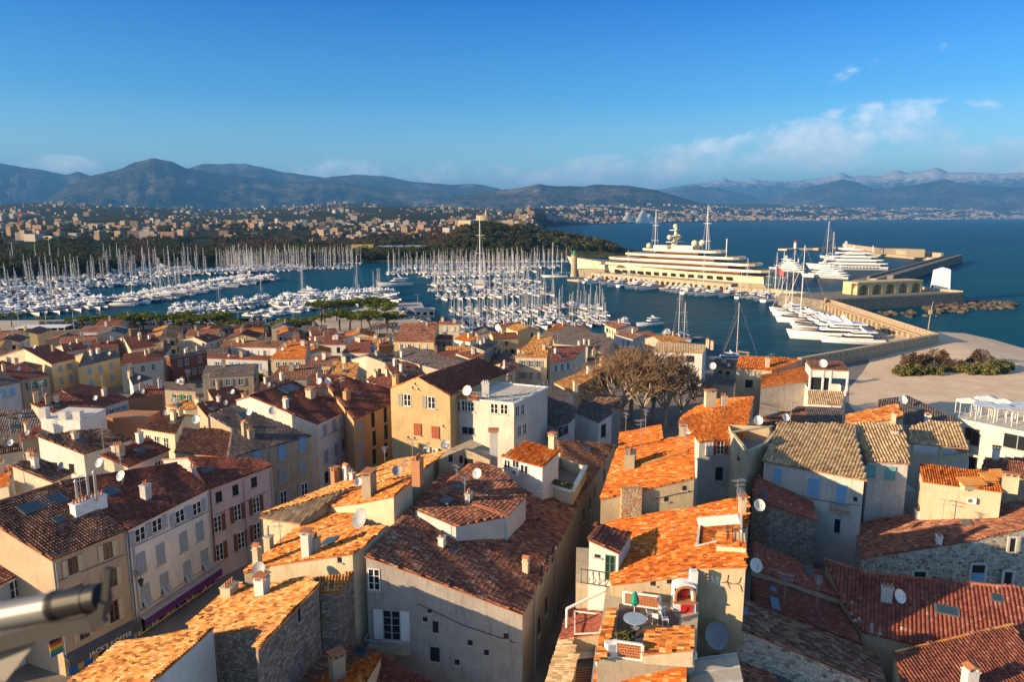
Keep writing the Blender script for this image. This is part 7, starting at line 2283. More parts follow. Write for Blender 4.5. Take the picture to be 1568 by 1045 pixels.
TREE = {}
def pine_proto(v):
    if ('pine', v) in TREE: return TREE[('pine', v)]
    rg = random.Random(40 + v)
    H, Rc = 10.5, 4.8
    lean = (rg.uniform(-1.2, 1.2), rg.uniform(-.8, .8))
    mb = MB()
    top = Vector((lean[0], lean[1], H * .72))
    mb.tube([(0, 0, -.3), (lean[0] * .2, lean[1] * .2, H * .3), (lean[0] * .7, lean[1] * .7, H * .55), top], [.38, .30, .24, .16], 8)
    cs, rs = [], []
    for k in range(20):
        a = rg.uniform(0, 2 * math.pi); r = Rc * math.sqrt(rg.random()) * .95
        c = Vector((lean[0] + r * math.cos(a), lean[1] + r * math.sin(a), H * .86 + rg.uniform(-.5, .7) - .22 * r * r / Rc))
        cs.append(tuple(c)); rs.append(rg.uniform(1.0, 1.7))
        if k < 12: mb.tube([(lean[0] * .8, lean[1] * .8, H * rg.uniform(.5, .68)), tuple((c + top) / 2 - Vector((0, 0, .4))), tuple(c)], [.15, .10, .04], 5)
    TREE[('pine', v)] = (mb.mesh('trunk', [BARK]), quad_mesh('crown', leaves(cs, rs, 70, .28, v, .62), PINE))
    return TREE[('pine', v)]

def pine(u, v, z=2.0, s=1.0, where='along the avenue'):
    p = P(u, v, z)
    r = empty('umbrella_pine', p, None, 'pine tree', 'umbrella pines by the port', rnd.uniform(0, 6)); relabel(r, 'dark green umbrella pine', where)
    t_, c = pine_proto(rnd.randrange(4))
    link('trunk', t_, r); link('crown', c, r)
    r.scale = (s * rnd.uniform(1.05, 1.35), s * rnd.uniform(1.05, 1.35), s * rnd.uniform(.64, .8))

for u in (132, 152, 171, 190, 206, 224, 243, 262, 276, 296, 316, 337, 352): pine(u + rnd.uniform(-3, 3), 512 + rnd.uniform(-3, 2), 2.2, rnd.uniform(.9, 1.15), 'in the row along the avenue')
for u, v, s in ((440, 520, .95), (456, 519, 1.0), (430, 517, .8)): pine(u, v, 2.4, s, 'at the bend of the avenue')
for u, v, s in ((497, 493, .95), (515, 490, 1.0), (534, 488, 1.05), (566, 490, 1.1), (590, 496, 1.05), (576, 488, .9), (520, 506, .85), (536, 505, .8), (568, 512, 1.0), (592, 510, .9), (492, 506, .7), (553, 508, .8)): pine(u, v, 2.0, s * 1.25, 'in the grove by the jetty')
for u, v, s in ((18, 500, .7), (70, 500, .6)): pine(u, v, 2.0, s, 'at the western car park')

def bare_tree_mesh(seed, H, Rc, n0=5, fine=.035, levels=5):
    rg = random.Random(seed); mb = MB(); tw = []
    def grow(p, d, l, r, k):
        d2 = (d + Vector((rg.gauss(0, .16), rg.gauss(0, .16), rg.gauss(.05, .10)))).normalized()
        q = p + d2 * l
        if k < 3: mb.tube([p, (p + q) / 2 + Vector((rg.gauss(0, .05), rg.gauss(0, .05), 0)) * l * .6, q], [r, r * .85, r * .68], 6 if k < 2 else 5, cap=False)
        else: tw.append((p, q, max(fine, r)))
        if k >= levels: return
        for i in range(rg.choice((2, 3, 3)) if k < levels - 1 else 4):
            a = rg.uniform(0, 2 * math.pi); sp = rg.uniform(.35, .85)
            side = d2.cross(Vector((0, 0, 1)) if abs(d2.z) < .9 else Vector((1, 0, 0))).normalized()
            up = side.cross(d2)
            grow(q, (d2 * math.cos(sp) + (side * math.cos(a) + up * math.sin(a)) * math.sin(sp) + Vector((0, 0, .10))).normalized(), l * rg.uniform(.62, .84), r * .62, k + 1)
    mb.tube([(0, 0, -.4), (0, 0, H * .24)], [.42, .34], 8)
    for i in range(n0):
        a = 2 * math.pi * i / n0 + rg.uniform(-.4, .4)
        grow(Vector((0, 0, H * .22)), Vector((math.cos(a) * .75, math.sin(a) * .75, 1)).normalized(), H * .21, .22, 1)
    t2 = MB()
    for p, q, r in tw: t2.bar(p, q, r * 1.6)
    return mb.mesh('trunk', [PALEBARK]), t2.mesh('twigs', [TWIGB])
TWIGB = plain('twig_bark', (0.21, 0.135, 0.075), .95)
BT = [bare_tree_mesh(3, 15, 7, 8, .024, 6), bare_tree_mesh(8, 15, 7, 8, .024, 6)]
for k, (u, v, s) in enumerate(((952, 652, 1.1), (984, 660, 1.3), (1018, 656, 1.08), (1044, 650, .85), (1000, 644, 1.1), (966, 640, 1.15))):
    p = P(u, v, 7.4)
    r = empty('plane_tree', p, None, 'tree', 'bare plane trees of the square', rnd.uniform(0, 6)); relabel(r, 'bare brown plane tree', 'in the shaded square')
    t_, c = BT[k % 2]; link('trunk', t_, r); link('twigs', c, r); r.scale = (s, s, s)
BS = bare_tree_mesh(21, 7, 3, 5, .03, 5)
for u, v, z, s in ((352, 600, 8, 1.0), (366, 600, 8, 1.0), (377, 597, 8, .9)):
    r = empty('bare_tree', P(u, v, z - 2), None, 'tree', 'bare garden trees', rnd.uniform(0, 6)); relabel(r, 'slender bare tree', 'in the walled garden'); link('trunk', BS[0], r); link('twigs', BS[1], r); r.scale = (s, s, s * 1.1)
for u, v, z, s in ((150, 512, 2, .8), (205, 514, 2, .9), (255, 514, 2, .8), (372, 517, 2, 1.1), (392, 516, 2, 1.2), (408, 516, 2, 1.0), (330, 516, 2, .9), (602, 512, 2, .9), (580, 513, 2, .9)):
    r = empty('bare_tree', P(u, v, z), None, 'tree', 'bare street trees', rnd.uniform(0, 6)); relabel(r, 'bare pale street tree', 'along the avenue'); link('trunk', BS[0], r); link('twigs', BS[1], r); r.scale = (s, s, s)

def bush_proto(key, mat, n, R_, H, size, leaves_n=60, seed=1):
    if key in TREE: return TREE[key]
    rg = random.Random(seed); cs, rs = [], []
    for k in range(n):
        a = rg.uniform(0, 6.28); r = R_ * math.sqrt(rg.random()) * .8
        cs.append((r * math.cos(a), r * math.sin(a), H * rg.uniform(.3, .85) * (1 - .35 * r / R_))); rs.append(R_ * rg.uniform(.26, .42))
    mb = MB()
    for c in cs[:7]: mb.tube([(0, 0, -.3), (c[0] * .5, c[1] * .5, c[2] * .5), c], [.10, .07, .03], 5)
    TREE[key] = (mb.mesh('stem', [BARK]), quad_mesh('foliage', leaves(cs, rs, leaves_n, size, seed, .9), mat))
    return TREE[key]

def bush(u, v, z, s, key, mat, stem, where, cat='shrub', nm='shrub', R_=2.2, H=3.2, seed=1, size=.16):
    r = empty(nm, P(u, v, z), None, cat, 'shrubs and small trees', rnd.uniform(0, 6)); relabel(r, stem, where)
    a, b = bush_proto(key, mat, 16, R_, H, size, 110, seed); link('stem', a, r); link('foliage', b, r); r.scale = (s, s, s)
for u, v, s in ((1384, 578, 1.0), (1402, 577, 1.05), (1432, 578, 1.0), (1476, 577, 1.05), (1490, 577, .9), (1510, 578, 1.2), (1526, 576, 1.25), (1536, 572, 1.1), (1448, 574, .7), (1374, 576, .6)): bush(u, v, 1.6, s * 1.35, 'olive', OLIVE, 'grey green rounded shrub', 'in the hedge on the beach')
for u, v, s in ((1395, 570, 1.3), (1412, 565, 1.0), (1437, 566, 1.35), (1467, 574, 1.0)): bush(u, v, 1.6, s * 1.25, 'tamarisk', TWIGL, 'brown leafless tamarisk', 'behind the beach hedge', R_=2.4, H=4.2, seed=5, size=.12)
bush(1499, 562, 1.6, 1.5, 'tamarisk', TWIGL, 'lone tall brown tamarisk', 'standing above the beach hedge')
bush(331, 597, 8, 1.3, 'dark', DKGR, 'round dark evergreen shrub', 'in the walled garden', seed=9)
for u, v, s in ((388, 598, 1.3), (379, 596, 1.0)): bush(u, v, 7, s, 'yellow', YELL, 'yellow leaved small tree', 'in the walled garden', H=5, seed=7)
bush(404, 598, 7, 1.2, 'dark', DKGR, 'dark green small tree', 'at the right end of the walled garden')
bush(240, 645, 9, 1.3, 'dark', DKGR, 'dark shrub', 'in the yard beside the terracotta wall')
for k, (u, v, s) in enumerate(((1270, 838, 1.0), (1292, 846, 1.2), (1308, 850, 1.0))): bush(u, v, 8.7, s * 1.3, 'dark', DKGR, 'dark evergreen bush', 'in the shaded yard below the blue shuttered house')
for k in range(7):
    a_, b_ = L2Q[0], L2Q[1]
    p = a_.lerp(b_, (k + .5) / 7)
    r = empty('planter_shrub', p + Vector((0, 0, .3)), None, 'plant', 'shrubs in the terrace planters', rnd.uniform(0, 6)); relabel(r, 'low planter shrub', 'on the planted roof terrace')
    a, b = bush_proto('planter', OLIVE, 8, .5, .7, .07, 60, 4); link('stem', a, r); link('foliage', b, r)
for k, (u, v) in enumerate(((951, 986), (956, 988), (962, 985))):
    r = empty('potted_plant', P(u, v, zt + .1), None, 'plant', 'plants on the barbecue terrace', 0); relabel(r, 'yellow green potted plant', 'on the barbecue terrace')
    a, b = bush_proto('planter', OLIVE, 8, .5, .7, .07, 60, 4); link('stem', a, r); link('foliage', b, r); r.scale = (1.2, 1.2, 1.5)

# ---- fort hill
def hill_z(x, y):
    u = 784 + F * x / 1010.0
    top = interp(u, [(620, 0), (660, 4), (690, 16), (712, 29), (745, 33), (790, 28), (830, 21), (880, 15), (915, 9), (945, 2), (960, 0)])
    k = max(0.0, 1 - abs((y - 1020) / 150.0) ** 2.2)
    return 1.2 + top * k + fbm(x * .02, y * .02) * 1.2 * k
rows = [[(x, y, hill_z(x, y) if 872 < y < 1168 else -1) for x in np.linspace(-165, 170, 60)] for y in np.linspace(868, 1172, 44)]
structure(link('fort_hill', grid_mesh('fort_hill', rows, land_mat())))
fo = Vector((-38, 1030, 31.0))
root = empty('fort', fo, 'four pointed stone fort with a round tower on the wooded hill', 'fort')
FST = plaster((0.46, 0.36, 0.24), .4, 'fort_stone')
def star(r0, r1, z0, z1, inset=.94):
    pts = []
    for k in range(4):
        a = math.pi / 4 + k * math.pi / 2 + .35
        for da, r in ((-.30, r0), (-.16, r0 * 1.12), (0, r1), (.16, r0 * 1.12), (.30, r0)): pts.append((r * math.cos(a + da), r * math.sin(a + da)))
    return [[(x, y, z0) for x, y in pts], [(x * inset, y * inset, z1) for x, y in pts]]
mb = MB(); r_ = star(27, 46, -6, 12); mb.loft(r_); mb.face(r_[1]); link('bastion', mb.mesh('bastion', [FST]), root)
mb = MB(); mb.tube([(0, 0, 10), (0, 0, 19)], [13, 12.5], 24); link('keep', mb.mesh('keep', [FST]), root)
mb = MB(); mb.tube([(2, -6, 15), (2, -6, 26)], [2.0, 1.8], 8); link('turret', mb.mesh('turret', [FST]), root)
hw = P(655, 383, 3); hv = P(800, 383, 3)
mb = MB(hw); strip(mb, [P(648, 384, 2), P(720, 381, 2), P(800, 383, 2), P(862, 388, 2)], 0, 2, 0, 5.5); o = mb.build('boundary_wall', [FST]); o.location = hw
tag(o, 'pale wall along the foot of the wooded fort hill', 'wall')
sb = P(603, 389, 2.5)
root = empty('stadium_stand', sb, 'long yellow stand with a flat roof left of the fort hill', 'stand')
mb = MB(); mb.box((0, 0, 0), 60, 14, 9, .1); mb.box((-35, -14, 0), 26, 16, 12, .1); link('stand', mb.mesh('stand', [plaster((0.60, 0.42, 0.14), .2, 'yellow_stand')]), root)
mb = MB(); mb.box((4, -2, 9.2), 74, 22, 1.0, .1); link('roof', mb.mesh('roof', [GREY]), root)

# ---- woods
def land_at(x, y):
    d = math.hypot(x, y)
    if -165 < x < 170 and 872 < y < 1168: return hill_z(x, y)
    c = d * CT / max(1e-3, y / d) if y > 0 else d
    # picture column of this bearing at the horizon
    k = x / y
    u = 784 + F * k * (CT + (190.5 / F) * ST)
    return land_z(u, d)

def woods():
    rg = np.random.RandomState(5)
    C, Rr, M = [], [], []
    def add(x, y, s, kind):
        z = land_at(x, y)
        H = s * (1.5 if kind == 0 else 1.25)
        for j in range(4):
            C.append((x + rg.uniform(-.5, .5) * s, y + rg.uniform(-.5, .5) * s, z + H * rg.uniform(.35, .85))); Rr.append(s * rg.uniform(.42, .62)); M.append(kind)
    tries = 0; n = 0
    while n < 4200 and tries < 90000:
        tries += 1
        u = rg.uniform(-120, 850); v = rg.uniform(345, 411)
        d0 = dist_at(interp(u, SHORE)); d = dist_at(v)
        if d < d0 + 10 or d > 2300: continue
        dens = interp(v, [(345, .45), (355, .5), (366, .95), (400, 1.0)])
        if u < 200: dens *= .75
        if 380 < u < 640 and v < 372: dens *= .3
        if fbm(u / 70, v / 22, 2) < -.12 and v < 385: continue
        if rg.rand() > dens: continue
        p = az_dir(u) * d
        brown = (fbm(u / 60, v / 15, 7) > .05 and 180 < u < 720) 
        add(p.x, p.y, rg.uniform(4.0, 7.5), 1 if brown else 0); n += 1
    for k in range(1150):
        x, y = rg.uniform(-120, 140), rg.uniform(895, 1120)
        if hill_z(x, y) < 4 or (abs(x + 38) < 44 and abs(y - 1030) < 40): continue
        add(x, y, rg.uniform(3.8, 6.2), 0 if rg.rand() < .6 else 2)
    q = leaves(C, Rr, 34, .75, 11, .85)
    mi = np.repeat(np.array(M), 34)
    o = link('woodland', quad_mesh('woodland', q, [DKGR, TWIGL, OLIVE], mi)); tag(o, 'dark pine woods and brown bare trees beyond the marina and on the fort hill', 'woods', kind='stuff')
woods()

# ================================================================== FAR TOWN
FARC = [plaster(c, .1, 'far_render_%s' % n) for n, c in (('cream', (0.36, 0.28, 0.20)), ('white', (0.46, 0.42, 0.37)), ('salmon', (0.33, 0.22, 0.16)), ('ochre', (0.31, 0.22, 0.13)))]
FROOF = plain('far_roof_tiles', (0.40, 0.17, 0.09), .9, .1, 0, .3); FFLAT = plain('far_flat_roof', (0.40, 0.37, 0.33), .9)
FWIN = plain('far_window_band', (0.10, 0.10, 0.11), .5)
FARM = {}
def far_block(c, kind):
    if (c, kind) in FARM: return FARM[(c, kind)]
    w = MB(); r = MB(); g = MB()
    if kind == 'block':
        sx, sy, sz = 34, 13, 15; w.box((0, 0, -4), sx, sy, sz + 4); r.box((0, 0, sz), sx + .8, sy + .8, .6); r.box((3, 0, sz + .5), 8, 5, 2.4)
        for k in range(5):
            for s in (-1, 1): g.hexa([(-sx * .46, s * (sy / 2 + .06), 1.4 + k * 2.9), (sx * .46, s * (sy / 2 + .06), 1.4 + k * 2.9), (sx * .46, s * (sy / 2 - .2), 1.4 + k * 2.9), (-sx * .46, s * (sy / 2 - .2), 1.4 + k * 2.9)], [(-sx * .46, s * (sy / 2 + .06), 2.7 + k * 2.9), (sx * .46, s * (sy / 2 + .06), 2.7 + k * 2.9), (sx * .46, s * (sy / 2 - .2), 2.7 + k * 2.9), (-sx * .46, s * (sy / 2 - .2), 2.7 + k * 2.9)])
        rm = FFLAT
    elif kind == 'tower':
        sx, sy, sz = 18, 15, 21; w.box((0, 0, -4), sx, sy, sz + 4); r.box((0, 0, sz), sx + .8, sy + .8, .6); r.box((-2, 0, sz + .5), 5, 5, 2.6)
        for k in range(7):
            for x in (-.3, 0, .3): g.box((sx * x, -sy / 2 - .02, 1.4 + k * 2.9), 3.2, .3, 1.3)
        rm = FFLAT
    else:
        sx, sy, sz = 14, 10, 6.5; w.box((0, 0, -4), sx, sy, sz + 4)
        a = [(-sx * .54, -sy * .56, sz), (sx * .54, -sy * .56, sz), (sx * .54, sy * .56, sz), (-sx * .54, sy * .56, sz)]; m1, m2 = (-sx * .28, 0, sz + 2.2), (sx * .28, 0, sz + 2.2)
        r.face([a[0], a[1], m2, m1]); r.face([a[2], a[3], m1, m2]); r.face([a[1], a[2], m2]); r.face([a[3], a[0], m1]); r.face(a[::-1])
        for k in range(2):
            for x in (-.32, 0, .32): g.box((sx * x, -sy / 2 - .02, 1.0 + k * 2.9), 1.4, .2, 1.5)
        rm = FROOF
    FARM[(c, kind)] = (w.mesh('wall', [FARC[c]]), r.mesh('roof', [rm]), g.mesh('window', [FWIN]))
    return FARM[(c, kind)]

def far_town():
    rg = random.Random(77); n = 0; tries = 0
    NM = ('cream', 'white', 'salmon', 'ochre')
    spots = []
    while n < 225 and tries < 8000:
        tries += 1
        u = rg.uniform(-20, 830); v = rg.uniform(337.5, 371)
        d = dist_at(v); 
        if d > 2500 or d < dist_at(interp(u, SHORE)) + 120: continue
        if v > 362 and not (u < 180 or 480 < u < 600): continue
        if rg.random() > interp(v, [(338, 1), (360, .8), (371, .35)]): continue
        p = az_dir(u) * d
        if any((p - q).length < 26 for q in spots[-400:]): continue
        if abs(p.x) < 170 and 860 < p.y < 1180: continue
        spots.append(p)
        z = land_z(u, d)
        kind = rg.choice(('block', 'house', 'house', 'house', 'tower', 'block') if d < 2000 else ('block', 'house', 'house', 'house'))
        c = rg.randrange(4)
        rz = rg.choice((-.5, -.35, -.6, .9, 1.0, -.2)) 
        r = empty('far_building', (p.x, p.y, z), None, 'apartment block' if kind != 'house' else 'house', 'buildings of the far town', rz)
        for nm, me in zip(('wall', 'roof', 'window'), far_block(c, kind)): link(nm, me, r)
        s = rg.uniform(.5, .85); r.scale = (s * rg.uniform(.8, 1.4), s, s * rg.uniform(.6, .95))
        col = 'by the crane' if u < 130 else 'above the western masts' if u < 270 else 'above the brown woods' if u < 400 else 'right of the brown woods' if u < 540 else 'above the yellow stand' if u < 680 else 'behind the fort hill'
        row = 'higher up' if v < 349 else 'lower down'
        relabel(r, 'far %s %s' % (NM[c], {'block': 'block', 'tower': 'tower block', 'house': 'house'}[kind]), row + ' ' + col)
        n += 1
    # the rest reads as one mass of pale specks on the hills and along the bay
    mb = MB(); k = 0; tries = 0
    cols = FARC + [FROOF]
    V, Fc, Mi = [], [], []
    def addbox(p, z, sx, sy, sz, rz, c):
        ca, sa = math.cos(rz), math.sin(rz); i = len(V)
        for zz in (z - 4, z + sz):
            for x, y in ((-sx, -sy), (sx, -sy), (sx, sy), (-sx, sy)): V.append((p.x + (x * ca - y * sa) / 2, p.y + (x * sa + y * ca) / 2, zz))
        for f in ((0, 1, 5, 4), (1, 2, 6, 5), (2, 3, 7, 6), (3, 0, 4, 7)): Fc.append(tuple(i + j for j in f)); Mi.append(c)
        Fc.append((i + 4, i + 5, i + 6, i + 7)); Mi.append(4 if rg.random() < .6 else c)
    while k < 4700 and tries < 60000:
        tries += 1
        u = rg.uniform(-60, 1720)
        d0 = dist_at(interp(u, SHORE))
        if u < 830:
            d = rg.uniform(1300, 6500) if rg.random() < .75 else rg.uniform(6500, 10500)
            keep = .75 if d < 2500 else .45
            if fbm(u / 45, d / 900, 4) < (.0 if d > 2500 else -.15): continue
        else:
            s = rg.random() ** 1.7 * 4600; d = d0 + 25 + s
            keep = 1.0 if s < 500 else .75
            if u > 1150: keep *= 1.2
            if s > 400 and fbm(u / 40, s / 700, 4) < -.10: continue
        if rg.random() > keep: continue
        p = az_dir(u) * d
        if abs(p.x) < 180 and 850 < p.y < 1190: continue
        f = max(1.0, d / 5000.0)
        big = rg.random() < .25
        sx = (rg.uniform(16, 34) if big else rg.uniform(8, 14)) * f * (.75 if u < 830 else .8); sz = (rg.uniform(8, 17) if big else rg.uniform(4, 7)) * min(f, 1.6)
        addbox(p, land_z(u, d), sx, rg.uniform(9, 14) * f, sz, rg.uniform(-.7, .3), rg.choice((0, 0, 1, 1, 2, 3) if u > 830 else (0, 2, 3, 3, 1, 2)))
        k += 1
    me = bpy.data.meshes.new('distant_town'); me.from_pydata(V, [], Fc)
    for m in cols: me.materials.append(m)
    me.polygons.foreach_set('material_index', Mi)
    o = link('distant_town', me); tag(o, 'countless pale houses scattered over the far hills and along the bay', 'town', kind='stuff')
    # white stepped crescents on the far shore
    c = az_dir(979) * (dist_at(341.9) + 30)
    root = empty('crescent_towers', c, 'great white stepped wave shaped apartment towers on the far shore', 'apartment complex')
    for k, (x, y, w, h) in enumerate(((-75, -60, 150, 78), (30, 60, 170, 95), (120, 150, 150, 70))):
        t_ = MB(); n_ = 16
        prof = [(x - w / 2 + w * j / n_, max(8, h * (math.exp(-((j / n_ - (.38 if k != 1 else .55)) / .26) ** 2)))) for j in range(n_ + 1)]
        for (xa, za), (xb, zb) in zip(prof, prof[1:]):
            zc = (za + zb) / 2; yo = y + 26 * math.sin((xa - x) / w * 3.0)
            t_.hexa([(xa, yo - 9, -2), (xb, yo - 9, -2), (xb, yo + 12, -2), (xa, yo + 12, -2)], [(xa, yo - 4, zc), (xb, yo - 4, zc), (xb, yo + 9, zc), (xa, yo + 9, zc)], 0)
        link('tower', t_.mesh('tower', [plain('white_concrete', (0.78, 0.76, 0.72), .8)]), root)
    # construction crane
    cp = az_dir(28) * dist_at(366); cz = land_z(28, dist_at(366))
    root = empty('tower_crane', (cp.x, cp.y, cz), 'orange red tower crane over the western suburb', 'crane')
    m_ = plain('crane_red', (0.52, 0.12, 0.04), .6)
    t_ = MB(); H = 38
    for sx in (-.8, .8):
        for sy in (-.8, .8): t_.bar((sx, sy, -2), (sx, sy, H), .35)
    for j in range(14): t_.bar((-.8, -.8, j * H / 14), (.8, -.8, (j + 1) * H / 14), .25); t_.bar((.8, .8, j * H / 14), (-.8, .8, (j + 1) * H / 14), .25)
    link('mast', t_.mesh('mast', [m_]), root)
    t_ = MB()
    for y in (-.6, .6): t_.bar((-12, y, H), (40, y, H), .35)
    t_.bar((-2, 0, H + 3), (40, 0, H + .8), .35)
    for j in range(20): t_.bar((j * 2, -.6, H), (j * 2 + 1, 0, H + 2.6 - j * .09), .2)
    link('jib', t_.mesh('jib', [m_]), root)
    t_ = MB(); t_.box((-10, 0, H - 1.4), 4, 1.6, 2.4); link('counterweight', t_.mesh('counterweight', [GREY]), root)
far_town()

# ================================================================== CARS AND SMALL THINGS
CARP = [plain('car_paint_%s' % n, c, .3, .5) for n, c in (('white', (0.7, 0.7, 0.7)), ('black', (0.02, 0.02, 0.025)), ('silver', (0.4, 0.41, 0.43)), ('blue', (0.04, 0.10, 0.28)), ('red', (0.40, 0.03, 0.03)))]
TYRE = plain('tyre', (0.02, 0.02, 0.02), .9)
CARS = {}
def car(p, rz, where):
    c = rnd.choice((0, 0, 1, 1, 2, 2, 3, 4))
    r = empty('parked_car', p, None, 'car', 'cars parked by the port', rz); relabel(r, ('white', 'black', 'silver', 'blue', 'red')[c] + ' parked car', where)
    if c not in CARS:
        b = MB()
        sec = [(-2.1, .45, .62), (-2.05, .35, .80), (-1.0, .3, .92), (1.5, .3, .95), (2.05, .35, .85), (2.1, .45, .55)]
        b.loft([[(-.86, x, z0), (.86, x, z0), (.88, x, (z0 + z1) / 2), (.80, x, z1), (-.80, x, z1), (-.88, x, (z0 + z1) / 2)] for x, z0, z1 in sec], 0, cap=True)
        g = MB(); g.hexa([(-.78, -1.1, .9), (.78, -1.1, .9), (.78, 1.75, .92), (-.78, 1.75, .92)], [(-.62, -.35, 1.42), (.62, -.35, 1.42), (.62, 1.2, 1.42), (-.62, 1.2, 1.42)], 0)
        k = MB(); k.hexa([(-.63, -.36, 1.42), (.63, -.36, 1.42), (.63, 1.22, 1.42), (-.63, 1.22, 1.42)], [(-.58, -.2, 1.47), (.58, -.2, 1.47), (.58, 1.1, 1.47), (-.58, 1.1, 1.47)])
        w = MB()
        w.tube([(-.11, 0, 0), (.11, 0, 0)], .32, 12)
        CARS[c] = (b.mesh('body', [CARP[c]]), g.mesh('windows', [TINT]), k.mesh('roof', [CARP[c]]), w.mesh('wheel', [TYRE]))
    a = CARS[c]
    link('body', a[0], r); link('windows', a[1], r); link('roof', a[2], r)
    for x in (-.8, .8):
        for y in (-1.3, 1.3): link('wheel', a[3], r, (x, y, .32))
for k in range(22):
    u = 262 + k * 9.5 + rnd.uniform(-1, 1)
    if rnd.random() < .9: car(P(u, 497 + .0 * u, 1.72), R(20) + rnd.choice((0, math.pi)), 'in the front row of the car park')
for k in range(16):
    u = 300 + k * 10.5 + rnd.uniform(-1, 1)
    if rnd.random() < .85: car(P(u, 492 + (u > 380) * 1.5, 1.72), R(20) + rnd.choice((0, math.pi)), 'in the back row of the car park')
for u, v in ((105, 503), (112, 503), (60, 505), (330, 509), (365, 510), (410, 511), (455, 511)): car(P(u, v, 2.65), R(-75), 'on the avenue')

for k in range(20):
    u = 70 + k * 9.5
    if rnd.random() < .8: car(P(u, 499 - k * .1, 1.72), R(20) + rnd.choice((0, math.pi)), 'in the western car park')
for k in range(12): car(P(610 + k * 4.2, 472 + k * 2.2, 1.72), R(-60), 'on the jetty by the grove')
for k in range(14): car(P(560 + k * 9, 516 + k * 1.6, 1.75), R(25), 'on the quay behind the hipped roof')
# lamp posts, quay buildings, low walls
if 1:
    lm = MB(); lm.tube([(0, 0, 0), (0, 0, 8)], [.12, .07], 6); la = MB(); la.bar((-1.1, 0, 8), (1.1, 0, 8), .1); lb = MB()
    for x in (-1.0, 1.0): lb.hexa([(x - .3, -.14, 7.86), (x + .3, -.14, 7.86), (x + .3, .14, 7.86), (x - .3, .14, 7.86)], [(x - .25, -.12, 8.04), (x + .25, -.12, 8.04), (x + .25, .12, 8.04), (x - .25, .12, 8.04)])
    LP = (lm.mesh('post', [STEEL]), la.mesh('arm', [STEEL]), lb.mesh('lamp_head', [GREY]))
    for u, v in [(30 + 42 * k, 507) for k in range(12)] + [(620, 490), (640, 476), (605, 500)]:
        r = empty('lamp_post', P(u, v, 2.2), None, 'lamp', 'lamp posts of the port', R(15)); relabel(r, 'grey double armed lamp post', 'along the avenue' if u < 540 else 'on the jetty')
        for n_, m_ in zip(('post', 'arm', 'lamp_head'), LP): link(n_, m_, r)
wl = P(20, 527, 2.4)
mb = MB(wl); strip(mb, [P(14, 528, 2), P(130, 522, 2), P(215, 521, 2)], 0, 1.2, 0, 6.2); o = mb.build('town_wall', [WALLST]); o.location = wl; tag(o, 'long sunlit stone wall between the avenue and the western houses', 'wall')
kp = P(70, 514, 2.2); r = empty('kiosk', kp, 'low white glazed pavilion beside the avenue wall', 'pavilion', None, R(8))
mb = MB(); mb.box((0, 0, 3.4), 18, 7, .4)
link('roof', mb.mesh('roof', [WHITE]), r)
mb = MB(); mb.box((0, 0, 0), 16.5, 5.6, 3.4); link('glazing', mb.mesh('glazing', [TINT]), r)
for k in range(8):
    mb = MB(); mb.box((-8.4 + 2.4 * k, -3.0, 0), .3, .3, 3.4); link('post', mb.mesh('post', [WHITE]), r)
for (u, v, sx, sy, sz, lab) in ((405, 509, 16, 6, 3.2, 'low pale quay wall building beside the avenue bend'), (650, 485, 9, 6, 3.5, 'small pale harbour office at the end of the jetty'), (575, 470, 12, 7, 4.0, 'white boat hall at the root of the jetty')):
    p = P(u, v, 1.75); r = empty('harbour_office', p, lab, 'building', None, R(12))
    mb = MB(); mb.box((0, 0, 0), sx, sy, sz); link('wall', mb.mesh('wall', [CREAM2]), r)
    mb = MB(); mb.box((0, 0, sz), sx + .8, sy + .8, .35); link('roof', mb.mesh('roof', [GREY]), r)
    for k in range(int(sx / 3)):
        mb = MB(); mb.box((-sx / 2 + 1.5 + 3 * k, -sy / 2 - .03, 1.0), 1.6, .1, 1.5); link('window', mb.mesh('window', [TINT]), r)

# shop fronts under the cafe and the white house
def shop(h, w, i, us, vs, mat, edge_mat, stem, dep=1.6, drop=.7, val=.3):
    (u0, v0), (u1, v1) = us
    a, d, n_ = h.wall_hit(w, i, u0, v0); b, _, _ = h.wall_hit(w, i, u1, v1)
    b.z = a.z
    mb = MB(h.base)
    o = n_ * dep - Vector((0, 0, drop)); t = Vector((0, 0, .06))
    mb.hexa([a, b, b + o, a + o] if (b - a).cross(o).z > 0 else [a + o, b + o, b, a], [x + t for x in ([a, b, b + o, a + o] if (b - a).cross(o).z > 0 else [a + o, b + o, b, a])], 0)
    mb.bar(a + o - Vector((0, 0, val / 2 - .03)), b + o - Vector((0, 0, val / 2 - .03)), .04, val, 1)
    mb.build('awning', [mat, edge_mat], h.root)
    return a, b, o, d, n_
PURPLE = plain('purple_canvas', (0.10, 0.03, 0.16), .8)
a, b, o, d, n_ = shop(B_H, 0, 0, ((211, 944), (331, 878)), None, plain('faded_canvas', (0.36, 0.34, 0.33), .8), PURPLE, '', .8, .3, .75)
mb = MB(B_H.base); mb.bar(a + Vector((0, 0, .25)) + n_ * .12, b + Vector((0, 0, .25)) + n_ * .12, .2, .3); mb.build('cornice', [PINK], B_H.root)
mb = MB(B_H.base)
for k in range(6):
    p = a.lerp(b, (k + .5) / 6) + n_ * .03 - Vector((0, 0, 1.9)); L_ = (b - a).length / 6 * .72
    mb.hexa([p - d * L_ / 2, p + d * L_ / 2, p + d * L_ / 2 - n_ * .3, p - d * L_ / 2 - n_ * .3], [x + Vector((0, 0, 1.7)) for x in (p - d * L_ / 2, p + d * L_ / 2, p + d * L_ / 2 - n_ * .3, p - d * L_ / 2 - n_ * .3)], 0)
mb.build('shop_window', [GLASS], B_H.root)
